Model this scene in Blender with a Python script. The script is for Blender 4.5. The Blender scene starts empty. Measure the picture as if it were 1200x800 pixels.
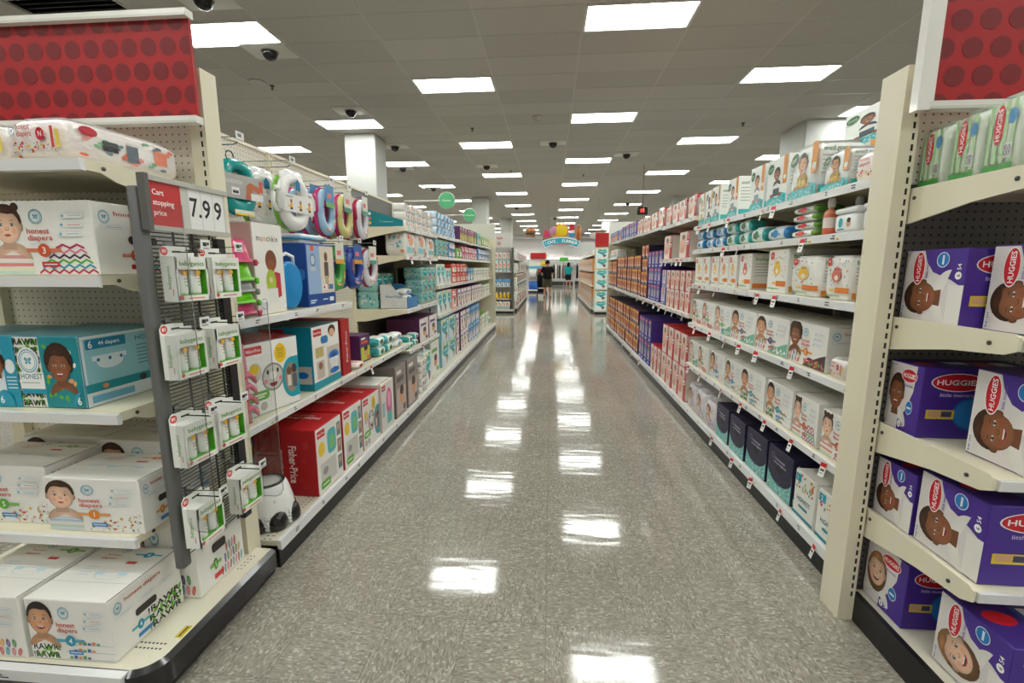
import bpy, bmesh, math, random
from mathutils import Vector, Matrix
R = math.radians
rnd = random.Random(11)
scene = bpy.context.scene
C = scene.collection

# ---------------------------------------------------------------- camera, world, exposure
CAMH, CEIL = 1.33, 3.90
cam_data = bpy.data.cameras.new('camera')
cam_data.sensor_width = 36.0
cam_data.lens = 36.0 * 533 / 1200
cam_data.clip_start = 0.05
cam = bpy.data.objects.new('camera', cam_data)
C.objects.link(cam)
cam.location = (0, 0, CAMH)
cam.rotation_euler = (R(90 - 9.32), 0, R(4.76))
scene.camera = cam
world = bpy.data.worlds.new('store_air')
world.use_nodes = True
world.node_tree.nodes['Background'].inputs[0].default_value = (0.75, 0.78, 0.74, 1)
world.node_tree.nodes['Background'].inputs[1].default_value = 0.15
scene.world = world
LAMP = 9.0                       # emission strength of every ceiling light panel
vs = scene.view_settings
vs.view_transform = 'Standard'
vs.look = 'None'
vs.gamma = 1.0
vs.use_curve_mapping = False
vs.exposure = 1.25

# ---------------------------------------------------------------- materials
def lin(c):
    return tuple(((v / 255) / 12.92 if v <= 10 else ((v / 255 + 0.055) / 1.055) ** 2.4) for v in c[:3]) + (1.0,)

def nmat(name):
    m = bpy.data.materials.new(name)
    m.use_nodes = True
    return m, m.node_tree, m.node_tree.nodes['Principled BSDF']

def noise_bump(nt, b, scale, strength, dist=0.01, detail=3):
    tc = nt.nodes.new('ShaderNodeTexCoord')
    n = nt.nodes.new('ShaderNodeTexNoise')
    n.inputs['Scale'].default_value = scale
    n.inputs['Detail'].default_value = detail
    bp = nt.nodes.new('ShaderNodeBump')
    bp.inputs['Strength'].default_value = strength
    bp.inputs['Distance'].default_value = dist
    nt.links.new(tc.outputs['Object'], n.inputs['Vector'])
    nt.links.new(n.outputs['Fac'], bp.inputs['Height'])
    nt.links.new(bp.outputs['Normal'], b.inputs['Normal'])
    return n

def attr_mat(name, rough, spec=0.5, metal=0.0, coat=0.0, bump=None, trans=0.0, alpha=1.0):
    """Colour is read from the mesh's own colour attribute (flat inks and paints)."""
    m, nt, b = nmat(name)
    a = nt.nodes.new('ShaderNodeAttribute')
    a.attribute_name = 'Col'
    nt.links.new(a.outputs['Color'], b.inputs['Base Color'])
    b.inputs['Roughness'].default_value = rough
    b.inputs['Specular IOR Level'].default_value = spec
    b.inputs['Metallic'].default_value = metal
    b.inputs['Coat Weight'].default_value = coat
    b.inputs['Alpha'].default_value = alpha
    if bump:
        noise_bump(nt, b, *bump)
    return m

M = {
    'card': attr_mat('printed_card', 0.42, 0.4, bump=(14, 0.12, 0.01)),
    'plastic': attr_mat('moulded_plastic', 0.22, 0.5, coat=0.2),
    'film': attr_mat('crinkled_film', 0.24, 0.6, bump=(28, 0.55, 0.012)),
    'paint': attr_mat('painted_metal', 0.38, 0.45, bump=(6, 0.04, 0.01)),
    'chrome': attr_mat('steel_wire', 0.25, 0.5, metal=0.85),
    'cloth': attr_mat('woven_cloth', 0.85, 0.2, bump=(60, 0.3, 0.01)),
    'skin': attr_mat('skin', 0.55, 0.4),
}

def peg_mat(name, base, hole, pitch, r):
    """Perforated hardboard: rows of small dark holes, pattern in object space (panel lies in local XZ)."""
    m, nt, b = nmat(name)
    tc = nt.nodes.new('ShaderNodeTexCoord')
    sx = nt.nodes.new('ShaderNodeSeparateXYZ')
    nt.links.new(tc.outputs['Object'], sx.inputs[0])
    def cell(out):
        d = nt.nodes.new('ShaderNodeMath'); d.operation = 'DIVIDE'; d.inputs[1].default_value = pitch
        f = nt.nodes.new('ShaderNodeMath'); f.operation = 'FRACT'
        s = nt.nodes.new('ShaderNodeMath'); s.operation = 'SUBTRACT'; s.inputs[1].default_value = 0.5
        q = nt.nodes.new('ShaderNodeMath'); q.operation = 'POWER'; q.inputs[1].default_value = 2
        nt.links.new(out, d.inputs[0]); nt.links.new(d.outputs[0], f.inputs[0])
        nt.links.new(f.outputs[0], s.inputs[0]); nt.links.new(s.outputs[0], q.inputs[0])
        return q.outputs[0]
    add = nt.nodes.new('ShaderNodeMath'); add.operation = 'ADD'
    nt.links.new(cell(sx.outputs['X']), add.inputs[0]); nt.links.new(cell(sx.outputs['Z']), add.inputs[1])
    lt = nt.nodes.new('ShaderNodeMath'); lt.operation = 'LESS_THAN'; lt.inputs[1].default_value = (r / pitch) ** 2
    nt.links.new(add.outputs[0], lt.inputs[0])
    mx = nt.nodes.new('ShaderNodeMix'); mx.data_type = 'RGBA'
    mx.inputs[6].default_value = lin(base); mx.inputs[7].default_value = lin(hole)
    nt.links.new(lt.outputs[0], mx.inputs[0]); nt.links.new(mx.outputs[2], b.inputs['Base Color'])
    b.inputs['Roughness'].default_value = 0.5
    return m

M['peg'] = peg_mat('cream_pegboard', (222, 216, 200), (86, 80, 72), 0.0254, 0.0031)
M['peg_grey'] = peg_mat('shade_darkened_grey_steel', (104, 101, 98), (36, 34, 34), 0.0254, 0.0042)  # perforated grey, darkened further to stand in for shade behind the goods

def solid(name, c, rough=0.5, spec=0.4, **k):
    m, nt, b = nmat(name)
    b.inputs['Base Color'].default_value = lin(c)
    b.inputs['Roughness'].default_value = rough
    b.inputs['Specular IOR Level'].default_value = spec
    for kk, v in k.items():
        b.inputs[kk].default_value = v
    return m

# speckled polished vinyl tile floor
def floor_mat():
    m, nt, b = nmat('speckled_vinyl_floor')
    tc = nt.nodes.new('ShaderNodeTexCoord')
    def vor(scale, stretch):
        mp = nt.nodes.new('ShaderNodeMapping'); mp.inputs['Scale'].default_value = stretch
        v = nt.nodes.new('ShaderNodeTexVoronoi'); v.inputs['Scale'].default_value = scale
        nt.links.new(tc.outputs['Object'], mp.inputs[0]); nt.links.new(mp.outputs[0], v.inputs['Vector'])
        return v
    v1 = vor(200, (1.0, 0.36, 1)); v1b = vor(200, (0.36, 1.0, 1)); v2 = vor(130, (0.8, 1.0, 1))
    ck = nt.nodes.new('ShaderNodeTexChecker'); ck.inputs['Scale'].default_value = 1 / 0.305      # 12 inch tiles laid quarter-turned
    nt.links.new(tc.outputs['Object'], ck.inputs['Vector'])
    sx = nt.nodes.new('ShaderNodeSeparateXYZ'); nt.links.new(tc.outputs['Object'], sx.inputs[0])
    seams = []
    for ax in ('X', 'Y'):
        d = nt.nodes.new('ShaderNodeMath'); d.operation = 'DIVIDE'; d.inputs[1].default_value = 0.305
        f = nt.nodes.new('ShaderNodeMath'); f.operation = 'FRACT'
        l = nt.nodes.new('ShaderNodeMath'); l.operation = 'LESS_THAN'; l.inputs[1].default_value = 0.006
        nt.links.new(sx.outputs[ax], d.inputs[0]); nt.links.new(d.outputs[0], f.inputs[0]); nt.links.new(f.outputs[0], l.inputs[0]); seams.append(l)
    seam = nt.nodes.new('ShaderNodeMath'); seam.operation = 'MAXIMUM'
    nt.links.new(seams[0].outputs[0], seam.inputs[0]); nt.links.new(seams[1].outputs[0], seam.inputs[1])
    def sep(v):
        s = nt.nodes.new('ShaderNodeSeparateColor'); nt.links.new(v.outputs['Color'], s.inputs[0]); return s
    r1 = nt.nodes.new('ShaderNodeValToRGB')
    e = r1.color_ramp.elements
    e[0].position = 0.0; e[0].color = lin((130, 125, 115))
    e[1].position = 1.0; e[1].color = lin((190, 184, 171))
    for p, c in ((0.2, (146, 140, 129)), (0.5, (154, 148, 137)), (0.75, (162, 155, 143)), (0.92, (174, 167, 154))):
        x = e.new(p); x.color = lin(c)
    vm = nt.nodes.new('ShaderNodeMix')
    nt.links.new(ck.outputs['Fac'], vm.inputs[0]); nt.links.new(sep(v1).outputs[0], vm.inputs[2]); nt.links.new(sep(v1b).outputs[0], vm.inputs[3])
    nt.links.new(vm.outputs[0], r1.inputs[0])
    lt = nt.nodes.new('ShaderNodeMath'); lt.operation = 'GREATER_THAN'; lt.inputs[1].default_value = 0.95
    nt.links.new(sep(v2).outputs[1], lt.inputs[0])
    mx = nt.nodes.new('ShaderNodeMix'); mx.data_type = 'RGBA'
    mx.inputs[7].default_value = lin((190, 184, 172))
    nt.links.new(lt.outputs[0], mx.inputs[0]); nt.links.new(r1.outputs[0], mx.inputs[6])
    # soft uneven wear over the whole floor
    n = nt.nodes.new('ShaderNodeTexNoise'); n.inputs['Scale'].default_value = 1.3; n.inputs['Detail'].default_value = 5
    nt.links.new(tc.outputs['Object'], n.inputs['Vector'])
    r2 = nt.nodes.new('ShaderNodeValToRGB')
    r2.color_ramp.elements[0].position = 0.3; r2.color_ramp.elements[0].color = (0.80, 0.80, 0.80, 1)
    r2.color_ramp.elements[1].position = 0.7; r2.color_ramp.elements[1].color = (0.98, 0.975, 0.96, 1)
    nt.links.new(n.outputs['Fac'], r2.inputs[0])
    ml = nt.nodes.new('ShaderNodeMix'); ml.data_type = 'RGBA'; ml.blend_type = 'MULTIPLY'; ml.inputs[0].default_value = 1
    nt.links.new(mx.outputs[2], ml.inputs[6]); nt.links.new(r2.outputs[0], ml.inputs[7])
    sm = nt.nodes.new('ShaderNodeMix'); sm.data_type = 'RGBA'; sm.inputs[7].default_value = lin((112, 106, 96))
    nt.links.new(seam.outputs[0], sm.inputs[0]); nt.links.new(ml.outputs[2], sm.inputs[6])
    nt.links.new(sm.outputs[2], b.inputs['Base Color'])
    b.inputs['Roughness'].default_value = 0.09
    b.inputs['Specular IOR Level'].default_value = 0.6
    # gentle waviness of waxed tiles
    n2 = nt.nodes.new('ShaderNodeTexNoise'); n2.inputs['Scale'].default_value = 7; n2.inputs['Detail'].default_value = 2
    mp = nt.nodes.new('ShaderNodeMapping'); mp.inputs['Scale'].default_value = (0.4, 1.6, 1)
    nt.links.new(tc.outputs['Object'], mp.inputs[0]); nt.links.new(mp.outputs[0], n2.inputs['Vector'])
    bp = nt.nodes.new('ShaderNodeBump'); bp.inputs['Strength'].default_value = 0.10; bp.inputs['Distance'].default_value = 0.012
    nt.links.new(n2.outputs['Fac'], bp.inputs['Height']); nt.links.new(bp.outputs[0], b.inputs['Normal'])
    return m
M['floor'] = floor_mat()

def ceil_tile_mat():
    m, nt, b = nmat('mineral_ceiling_tile')
    tc = nt.nodes.new('ShaderNodeTexCoord')
    n = nt.nodes.new('ShaderNodeTexNoise'); n.inputs['Scale'].default_value = 90; n.inputs['Detail'].default_value = 4
    nt.links.new(tc.outputs['Object'], n.inputs['Vector'])
    r = nt.nodes.new('ShaderNodeValToRGB')
    r.color_ramp.elements[0].position = 0.32; r.color_ramp.elements[0].color = lin((166, 164, 157))
    r.color_ramp.elements[1].position = 0.5; r.color_ramp.elements[1].color = lin((193, 191, 184))
    nt.links.new(n.outputs['Fac'], r.inputs[0])
    oi = nt.nodes.new('ShaderNodeObjectInfo')
    mr = nt.nodes.new('ShaderNodeMapRange'); mr.inputs[3].default_value = 0.92; mr.inputs[4].default_value = 1.02
    nt.links.new(oi.outputs['Random'], mr.inputs[0])
    ml = nt.nodes.new('ShaderNodeVectorMath'); ml.operation = 'SCALE'
    nt.links.new(r.outputs[0], ml.inputs[0]); nt.links.new(mr.outputs[0], ml.inputs['Scale'])
    nt.links.new(ml.outputs[0], b.inputs['Base Color'])
    b.inputs['Roughness'].default_value = 0.9
    b.inputs['Specular IOR Level'].default_value = 0.1
    return m
M['tile'] = ceil_tile_mat()

def emit_mat(name, c, s):
    m = bpy.data.materials.new(name); m.use_nodes = True
    nt = m.node_tree; nt.nodes.clear()
    e = nt.nodes.new('ShaderNodeEmission'); e.inputs[0].default_value = c; e.inputs[1].default_value = s
    o = nt.nodes.new('ShaderNodeOutputMaterial'); nt.links.new(e.outputs[0], o.inputs[0])
    return m
M['lamp'] = emit_mat('fluorescent_diffuser', (0.965, 1.0, 0.95, 1), LAMP)
M['cove'] = emit_mat('cove_tube', (1.0, 0.97, 0.95, 1), 5.0)
M['led'] = emit_mat('red_led', (1.0, 0.05, 0.03, 1), 2.0)

def clear_mat():
    m = bpy.data.materials.new('clear_acrylic'); m.use_nodes = True
    nt = m.node_tree; nt.nodes.clear()
    t = nt.nodes.new('ShaderNodeBsdfTransparent'); t.inputs[0].default_value = (0.93, 0.94, 0.94, 1)
    g = nt.nodes.new('ShaderNodeBsdfGlossy'); g.inputs['Roughness'].default_value = 0.06
    mx = nt.nodes.new('ShaderNodeMixShader'); o = nt.nodes.new('ShaderNodeOutputMaterial')
    mx.inputs[0].default_value = 0.05; nt.links.new(t.outputs[0], mx.inputs[1]); nt.links.new(g.outputs[0], mx.inputs[2])
    nt.links.new(mx.outputs[0], o.inputs[0])
    return m
M['clear'] = clear_mat()
M['wall'] = solid('painted_wall', (196, 192, 190), 0.8, 0.2)
M['white_wall'] = solid('white_column_paint', (200, 201, 197), 0.6, 0.3)
M['dark'] = solid('black_void', (8, 8, 8), 0.8, 0.1)

# ---------------------------------------------------------------- mesh building
WHITE = (236, 234, 228)
CREAM = (228, 221, 196)
BLACK = (22, 22, 23)

class MB:
    """Collects coloured polygons; build() makes one mesh with a colour attribute."""
    def __init__(s):
        s.v = []; s.f = []; s.c = []; s.sm = []
    def face(s, idx, c, sm=False):
        s.f.append(tuple(idx)); s.c.append(c); s.sm.append(sm)
    def poly(s, pts, c, sm=False):
        n = len(s.v); s.v += [tuple(p) for p in pts]; s.face(range(n, n + len(pts)), c, sm)
    def box(s, x0, x1, y0, y1, z0, z1, c, top=None):
        n = len(s.v)
        s.v += [(x0, y0, z0), (x1, y0, z0), (x1, y1, z0), (x0, y1, z0), (x0, y0, z1), (x1, y0, z1), (x1, y1, z1), (x0, y1, z1)]
        for i, q in enumerate(((0, 3, 2, 1), (4, 5, 6, 7), (0, 1, 5, 4), (1, 2, 6, 5), (2, 3, 7, 6), (3, 0, 4, 7))):
            s.face([n + k for k in q], top if (top and i == 1) else c)
        return s
    def rbox(s, x0, x1, y0, y1, z0, z1, r, c, seg=2, sm=True):
        bm = bmesh.new()
        bmesh.ops.create_cube(bm, size=1)
        for v in bm.verts:
            v.co = ((x0 + x1) / 2 + v.co.x * (x1 - x0), (y0 + y1) / 2 + v.co.y * (y1 - y0), (z0 + z1) / 2 + v.co.z * (z1 - z0))
        bmesh.ops.bevel(bm, geom=bm.edges[:], offset=r, segments=seg, affect='EDGES', profile=0.5)
        s.bm(bm, c, sm); bm.free()
        return s
    def bm(s, bm, c, sm=True):
        n = len(s.v); bm.verts.ensure_lookup_table()
        s.v += [tuple(v.co) for v in bm.verts]
        for f in bm.faces:
            s.face([n + v.index for v in f.verts], c, sm)
    def loft(s, rings, c, cap=True, sm=True, closed=True):
        """rings: equal-length point loops; c: one colour or one per band."""
        n = len(s.v); k = len(rings[0])
        for r in rings:
            s.v += [tuple(p) for p in r]
        for i in range(len(rings) - 1):
            cc = c[i] if isinstance(c, list) else c
            for j in range(k if closed else k - 1):
                j2 = (j + 1) % k
                s.face((n + i * k + j, n + i * k + j2, n + (i + 1) * k + j2, n + (i + 1) * k + j), cc, sm)
        if cap:
            s.face([n + j for j in reversed(range(k))], c[0] if isinstance(c, list) else c)
            s.face([n + (len(rings) - 1) * k + j for j in range(k)], c[-1] if isinstance(c, list) else c)
        return s
    def lathe(s, prof, c, n=20, o=(0, 0, 0), axis='z', cap=True, sx=1, sy=1):
        rings = []
        for r, z in prof:
            ring = []
            for j in range(n):
                a = 2 * math.pi * j / n
                p = (r * math.cos(a) * sx, r * math.sin(a) * sy, z)
                if axis == 'x': p = (p[2], p[0], p[1])
                if axis == 'y': p = (p[1], p[2], p[0])
                ring.append((p[0] + o[0], p[1] + o[1], p[2] + o[2]))
            rings.append(ring)
        return s.loft(rings, c, cap)
    def tube(s, pts, r, c, n=6, closed=False):
        pts = [Vector(p) for p in pts]; rings = []
        m = len(pts)
        for i, p in enumerate(pts):
            if closed: d = pts[(i + 1) % m] - pts[i - 1]
            else: d = pts[min(i + 1, m - 1)] - pts[max(i - 1, 0)]
            d.normalize()
            up = Vector((0, 0, 1)) if abs(d.z) < 0.95 else Vector((1, 0, 0))
            a = d.cross(up).normalized(); b = d.cross(a).normalized()
            rr = r[i] if isinstance(r, (list, tuple)) else r
            rings.append([p + (a * math.cos(2 * math.pi * j / n) + b * math.sin(2 * math.pi * j / n)) * rr for j in range(n)])
        if closed: rings.append(rings[0])
        return s.loft(rings, c, cap=not closed)
    def prism(s, pts, axis, a0, a1, c):
        """extrude a 2D outline along an axis; 2D coords are the two other axes in order."""
        def p3(p, a):
            return {'x': (a, p[0], p[1]), 'y': (p[0], a, p[1]), 'z': (p[0], p[1], a)}[axis]
        return s.loft([[p3(p, a0) for p in pts], [p3(p, a1) for p in pts]], c, True, False)
    def build(s, name):
        me = bpy.data.meshes.new(name)
        me.from_pydata(s.v, [], s.f)
        at = me.color_attributes.new('Col', 'FLOAT_COLOR', 'CORNER')
        cols = []
        cache = {}
        for c, f in zip(s.c, s.f):
            if isinstance(c[0], tuple):                 # blended ink: one colour per corner
                for q in c: cols += lin(q)
                continue
            if c not in cache: cache[c] = lin(c)
            cols += list(cache[c]) * len(f)
        at.data.foreach_set('color', cols)
        me.polygons.foreach_set('use_smooth', s.sm)
        me.update()
        return me

def fix_normals(me):
    bm = bmesh.new(); bm.from_mesh(me)
    bmesh.ops.recalc_face_normals(bm, faces=bm.faces[:])
    bm.to_mesh(me); bm.free()
    return me

# ---------------------------------------------------------------- objects
def obj(name, me, mat=None, parent=None, loc=(0, 0, 0), rz=0.0, scale=None):
    if isinstance(me, MB): me = fix_normals(me.build(name))
    if mat and not me.materials: me.materials.append(M[mat] if isinstance(mat, str) else mat)
    o = bpy.data.objects.new(name, me)
    C.objects.link(o)
    o.location = loc; o.rotation_euler = (0, 0, rz)
    if scale: o.scale = scale
    if parent: o.parent = parent
    return o
def tag(o, label, cat, group=None):
    o['label'] = label; o['category'] = cat
    if group: o['group'] = group
    return o
def thing(name, label, cat, loc=(0, 0, 0), rz=0.0, group=None, scale=None):
    o = bpy.data.objects.new(name, None); C.objects.link(o)
    o.empty_display_size = 0.05
    o.location = loc; o.rotation_euler = (0, 0, rz)
    if scale: o.scale = scale
    return tag(o, label, cat, group)
def struct(name, me, mat, parent=None, **k):
    o = obj(name, me, mat, parent, **k)
    if not parent: o['kind'] = 'structure'
    return o
ORD = ('nearest second third fourth fifth sixth seventh eighth ninth tenth eleventh twelfth thirteenth fourteenth '
       'fifteenth sixteenth seventeenth eighteenth nineteenth twentieth').split()
ORD += ['twenty-' + w for w in 'first second third fourth fifth sixth seventh eighth ninth'.split()] + ['thirtieth']
ORD += ['thirty-' + w for w in 'first second third fourth fifth sixth seventh eighth ninth'.split()] + ['fortieth']
ORD += ['forty-' + w for w in 'first second third fourth fifth sixth seventh eighth ninth'.split()] + ['fiftieth']

# ---------------------------------------------------------------- the setting
CELLX, CELLY, GX0, GY0 = 1.145, 0.545, -1.975, 6.68
XW, Y0, YB = 12.6, -4.3, 38.5
fm = MB(); fm.box(-XW, XW, Y0, YB, -0.06, 0, (150, 143, 131))
struct('floor', fm, 'floor')
for nm, b in (('wall_left', (-XW - .1, -XW, Y0, YB, 0, CEIL)), ('wall_right', (XW, XW + .1, Y0, YB, 0, CEIL)),
              ('wall_front', (-XW, XW, Y0 - .1, Y0, 0, CEIL)), ('wall_back', (-XW, XW, YB, YB + .1, 0, CEIL))):
    struct(nm, MB().box(*b, (200, 195, 194)), 'wall')

fw = Vector((-math.sin(R(4.76)) * math.cos(R(9.32)), math.cos(R(4.76)) * math.cos(R(9.32)), -math.sin(R(9.32))))
rt = Vector((math.cos(R(4.76)), math.sin(R(4.76)), 0)); up = rt.cross(fw)
def in_view(p, m=1.1):
    d = Vector(p) - Vector((0, 0, CAMH)); z = d.dot(fw)
    return z > 0.1 and abs(d.dot(rt) / z) < 600 / 533 * m and abs(d.dot(up) / z) < 400 / 533 * m

grid = MB()
I0, I1 = -9, 12
J0, J1 = math.ceil((Y0 - GY0) / CELLY), math.floor((YB - GY0) / CELLY)
for i in range(I0, I1 + 1):
    x = GX0 + i * CELLX
    grid.box(x - .011, x + .011, Y0, YB, CEIL + .0015, CEIL + .02, (186, 184, 176))
for j in range(J0, J1 + 1):
    y = GY0 + j * CELLY
    grid.box(-XW, XW, y - .011, y + .011, CEIL + .002, CEIL + .02, (170, 168, 160))
ceiling = struct('ceiling', grid, 'paint')
slab = MB().box(-XW, XW, Y0, YB, CEIL + .1, CEIL + .16, (60, 60, 60))
obj('ceiling_slab', slab, 'paint', ceiling)

def is_light(i, j):
    return (i % 4 == 0 and j % 6 == 0) or (i % 4 == 2 and j % 6 == 3)
VENT = {(i, j) for i in (-3,) for j in (-5, -4)}
cells = []
for i in range(I0, I1):
    for j in range(J0, J1):
        if is_light(i, j) or (i, j) in VENT: continue
        x, y = GX0 + (i + .5) * CELLX, GY0 + (j + .5) * CELLY
        cells.append((y if in_view((x, y, CEIL)) and y > 1 else 999, x, y))
cells.sort()
tm = MB().box(-CELLX / 2 + .009, CELLX / 2 - .009, -CELLY / 2 + .009, CELLY / 2 - .009, 0, .018, (185, 182, 172)).build('ceiling_tile')
for k, (q, x, y) in enumerate(cells[:300]):
    obj('ceiling_tile', tm, 'tile', ceiling, (x, y, CEIL + .004))
rest = MB()
for q, x, y in cells[300:]:
    rest.box(x - CELLX / 2 + .009, x + CELLX / 2 - .009, y - CELLY / 2 + .009, y + CELLY / 2 - .009, CEIL + .004, CEIL + .022, (185, 182, 172))
ro = obj('distant_ceiling_tiles', rest, 'tile', ceiling); ro['kind'] = 'stuff'

# ceiling lights: steel frame, two prismatic lens strips, centre bar
lf = MB()
hx, hy = CELLX / 2 - .012, CELLY / 2 - .012
for b in ((-hx, hx, -hy, -hy + .018), (-hx, hx, hy - .018, hy), (-hx, -hx + .02, -hy, hy), (hx - .02, hx, -hy, hy)):
    lf.box(*b, -.004, .05, (232, 232, 226))
lf.box(-hx, hx, -hy, hy, .05, .055, (232, 232, 226))
lf_m = lf.build('light_frame')
lens_m = MB().box(-hx + .02, hx - .02, -.117, .117, .012, .018, (255, 255, 255)).build('light_lens')
bar_m = MB().box(-hx + .02, hx - .02, -.006, .006, .0, .02, (215, 215, 210)).build('centre_bar')
COLN = {-8: 'far left outer', -6: 'far left', -4: 'left outer', -2: 'left', 0: 'left-of-centre', 2: 'right-of-centre', 4: 'right', 6: 'right outer', 8: 'far right', 10: 'far right outer'}
for i in range(-8, 11, 2):
    k = 0; hid = 0
    for j in range(J0 + 1, J1 - 1):
        if not is_light(i, j): continue
        x, y = GX0 + (i + .5) * CELLX, GY0 + (j + .5) * CELLY
        if in_view((x, y, CEIL), 1.12) and y > 1:
            lab = 'bright white ceiling light panel, %s from the camera in the %s lengthwise row' % (ORD[k], COLN[i]); k += 1
        else:
            hid += 1
            if abs(x) > 8: continue
            lab = 'ceiling light panel outside the photographed view, %s of the %s row' % (ORD[hid], COLN[i])
        t = thing('ceiling_light', lab, 'ceiling light', (x, y, CEIL), 0, 'recessed ceiling light panels')
        obj('light_frame', lf_m, 'paint', t)
        for s in (-1, 1): obj('light_lens', lens_m, 'lamp', t, (0, s * .125, 0))
        obj('centre_bar', bar_m, 'paint', t)

# dark open vent at top left of the ceiling
v = MB()
vx0, vx1, vy0, vy1 = GX0 - 3 * CELLX, GX0 - 2 * CELLX, GY0 - 5 * CELLY, GY0 - 3 * CELLY
for b in ((vx0, vx1, vy0, vy0 + .03), (vx0, vx1, vy1 - .03, vy1), (vx0, vx0 + .03, vy0, vy1), (vx1 - .03, vx1, vy0, vy1)):
    v.box(*b, CEIL - .006, CEIL + .02, (170, 168, 158))
for k in range(14):
    yy = vy0 + .05 + k * (vy1 - vy0 - .1) / 13
    v.box(vx0 + .03, vx1 - .03, yy - .004, yy + .004, CEIL + .02, CEIL + .05, (10, 10, 10))
t = thing('air_vent', 'large black open air return vent above the left red sign', 'air vent', ((vx0 + vx1) / 2, (vy0 + vy1) / 2, CEIL))
o = obj('vent_frame', v, 'paint', t); o.location = (-(vx0 + vx1) / 2, -(vy0 + vy1) / 2, -CEIL)
obj('vent_cavity', MB().box(vx0 + .02, vx1 - .02, vy0 + .02, vy1 - .02, CEIL + .06, CEIL + .09, (6, 6, 6)), 'dark', t).location = (-(vx0 + vx1) / 2, -(vy0 + vy1) / 2, -CEIL)

# security camera domes, sprinklers, smoke detector, speakers
dome_m = MB().lathe([(.085, 0), (.084, -.03), (.074, -.06), (.05, -.085), (.02, -.097), (.001, -.1)], (9, 9, 10), 20).build('dome_cover')
for f in dome_m.polygons: f.use_smooth = True
plate_m = MB().rbox(-.27, .27, -.2, .2, -.006, .006, .004, (206, 204, 194), 1).build('dome_plate')
ring_m = MB().lathe([(.1, 0), (.1, -.012), (.084, -.014), (.084, 0)], (150, 150, 145), 20).build('dome_ring')
for k, (x, y, d) in enumerate((
        (-3.39, 4.62, 'directly above the left red dotted sign'), (-3.41, 5.72, 'behind the left red dotted sign'),
        (-3.35, 7.85, 'just before the left white column'), (-3.38, 10.13, 'beside the left white column'),
        (-3.91, 12.28, 'beyond the left white column'), (-3.89, 15.4, 'above the round green signs'),
        (-1.67, 12.2, 'over the far left shelving'), (.02, 10.13, 'in the middle above the aisle'),
        (1.72, 11.25, 'over the far right shelving'), (3.1, 19.5, 'above the hanging red number display'),
        (-1.5, 20.5, 'just left of the hanging burger sign'), (.2, 25, 'above the hanging sun sign'))):
    t = thing('security_camera', 'black dome security camera on pale ceiling plate ' + d, 'camera', (x, y, CEIL - .003), 0, 'black security camera domes')
    obj('dome_cover', dome_m, 'plastic', t, (0, 0, -.008)); obj('dome_plate', plate_m, 'paint', t); obj('dome_ring', ring_m, 'paint', t, (0, 0, -.004))
sp_m = MB().lathe([(.035, 0), (.035, -.008), (.012, -.012), (.01, -.05), (.022, -.052), (.022, -.056), (.001, -.058)], (90, 86, 78), 12).build('sprinkler_body')
for x, y, d in ((-4.03, 6.75, 'left of the white column'), (-1.5, 9.0, 'over the left shelving'), (-1.1, 12.9, 'over the far end of left shelving'), (3.45, 9.1, 'near the right white column'), (.9, 13.6, 'over the far aisle')):
    t = thing('sprinkler', 'small metal fire sprinkler head in ceiling ' + d, 'sprinkler', (x, y, CEIL + .003), 0, 'ceiling sprinklers')
    obj('sprinkler_body', sp_m, 'paint', t)
sd = thing('smoke_detector', 'cream round smoke detector on ceiling over the aisle', 'smoke detector', (-.26, 8.42, CEIL + .003))
obj('detector_body', MB().lathe([(.075, 0), (.075, -.02), (.05, -.045), (.048, -.06), (.001, -.062)], (205, 196, 172), 16), 'plastic', sd)
for x, y, d in ((-4.15, 6.6, 'left ceiling'), (3.05, 4.35, 'right ceiling near the red sign')):
    t = thing('ceiling_speaker', 'round flat grey speaker grille set in ' + d, 'speaker', (x, y, CEIL + .003), 0, 'ceiling speakers')
    obj('speaker_grille', MB().lathe([(.11, 0), (.108, -.008), (.09, -.006), (.001, -.009)], (176, 174, 166), 20), 'paint', t)

# square columns
for k, (x0, x1, y0, y1) in enumerate(((-4.07, -3.45, 9.15, 9.75), (4.48, 5.4, 8.98, 9.9), (-3.0, -2.4, 17.6, 18.2), (4.5, 5.2, 17.8, 18.5), (-2.7, -2.1, 25, 25.6), (2.9, 3.5, 27, 27.6))):
    c = MB().rbox(x0, x1, y0, y1, 0, CEIL + .01, .015, (226, 226, 218), 1, False)
    struct('column', c, 'white_wall')

# light cove and soffits on the back wall
s = MB().box(-9, 9, YB - .5, YB - .02, 1.45, 1.95, (236, 232, 228)).box(-9, 9, YB - .8, YB - .02, 3.62, 3.88, (214, 212, 210))
struct('trim_1', s, 'white_wall')
struct('trim_2', MB().box(1.1, 8, YB - .7, YB - .52, 2.2, 3.3, (222, 216, 224)), 'white_wall')
t = thing('cove_light', 'long bright strip light above the back wall soffit', 'strip light', (0, YB - .35, 1.98))
obj('cove_tube', MB().box(-6, 3, -.03, .03, 0, .04, (255, 255, 255)), 'cove', t)

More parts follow.
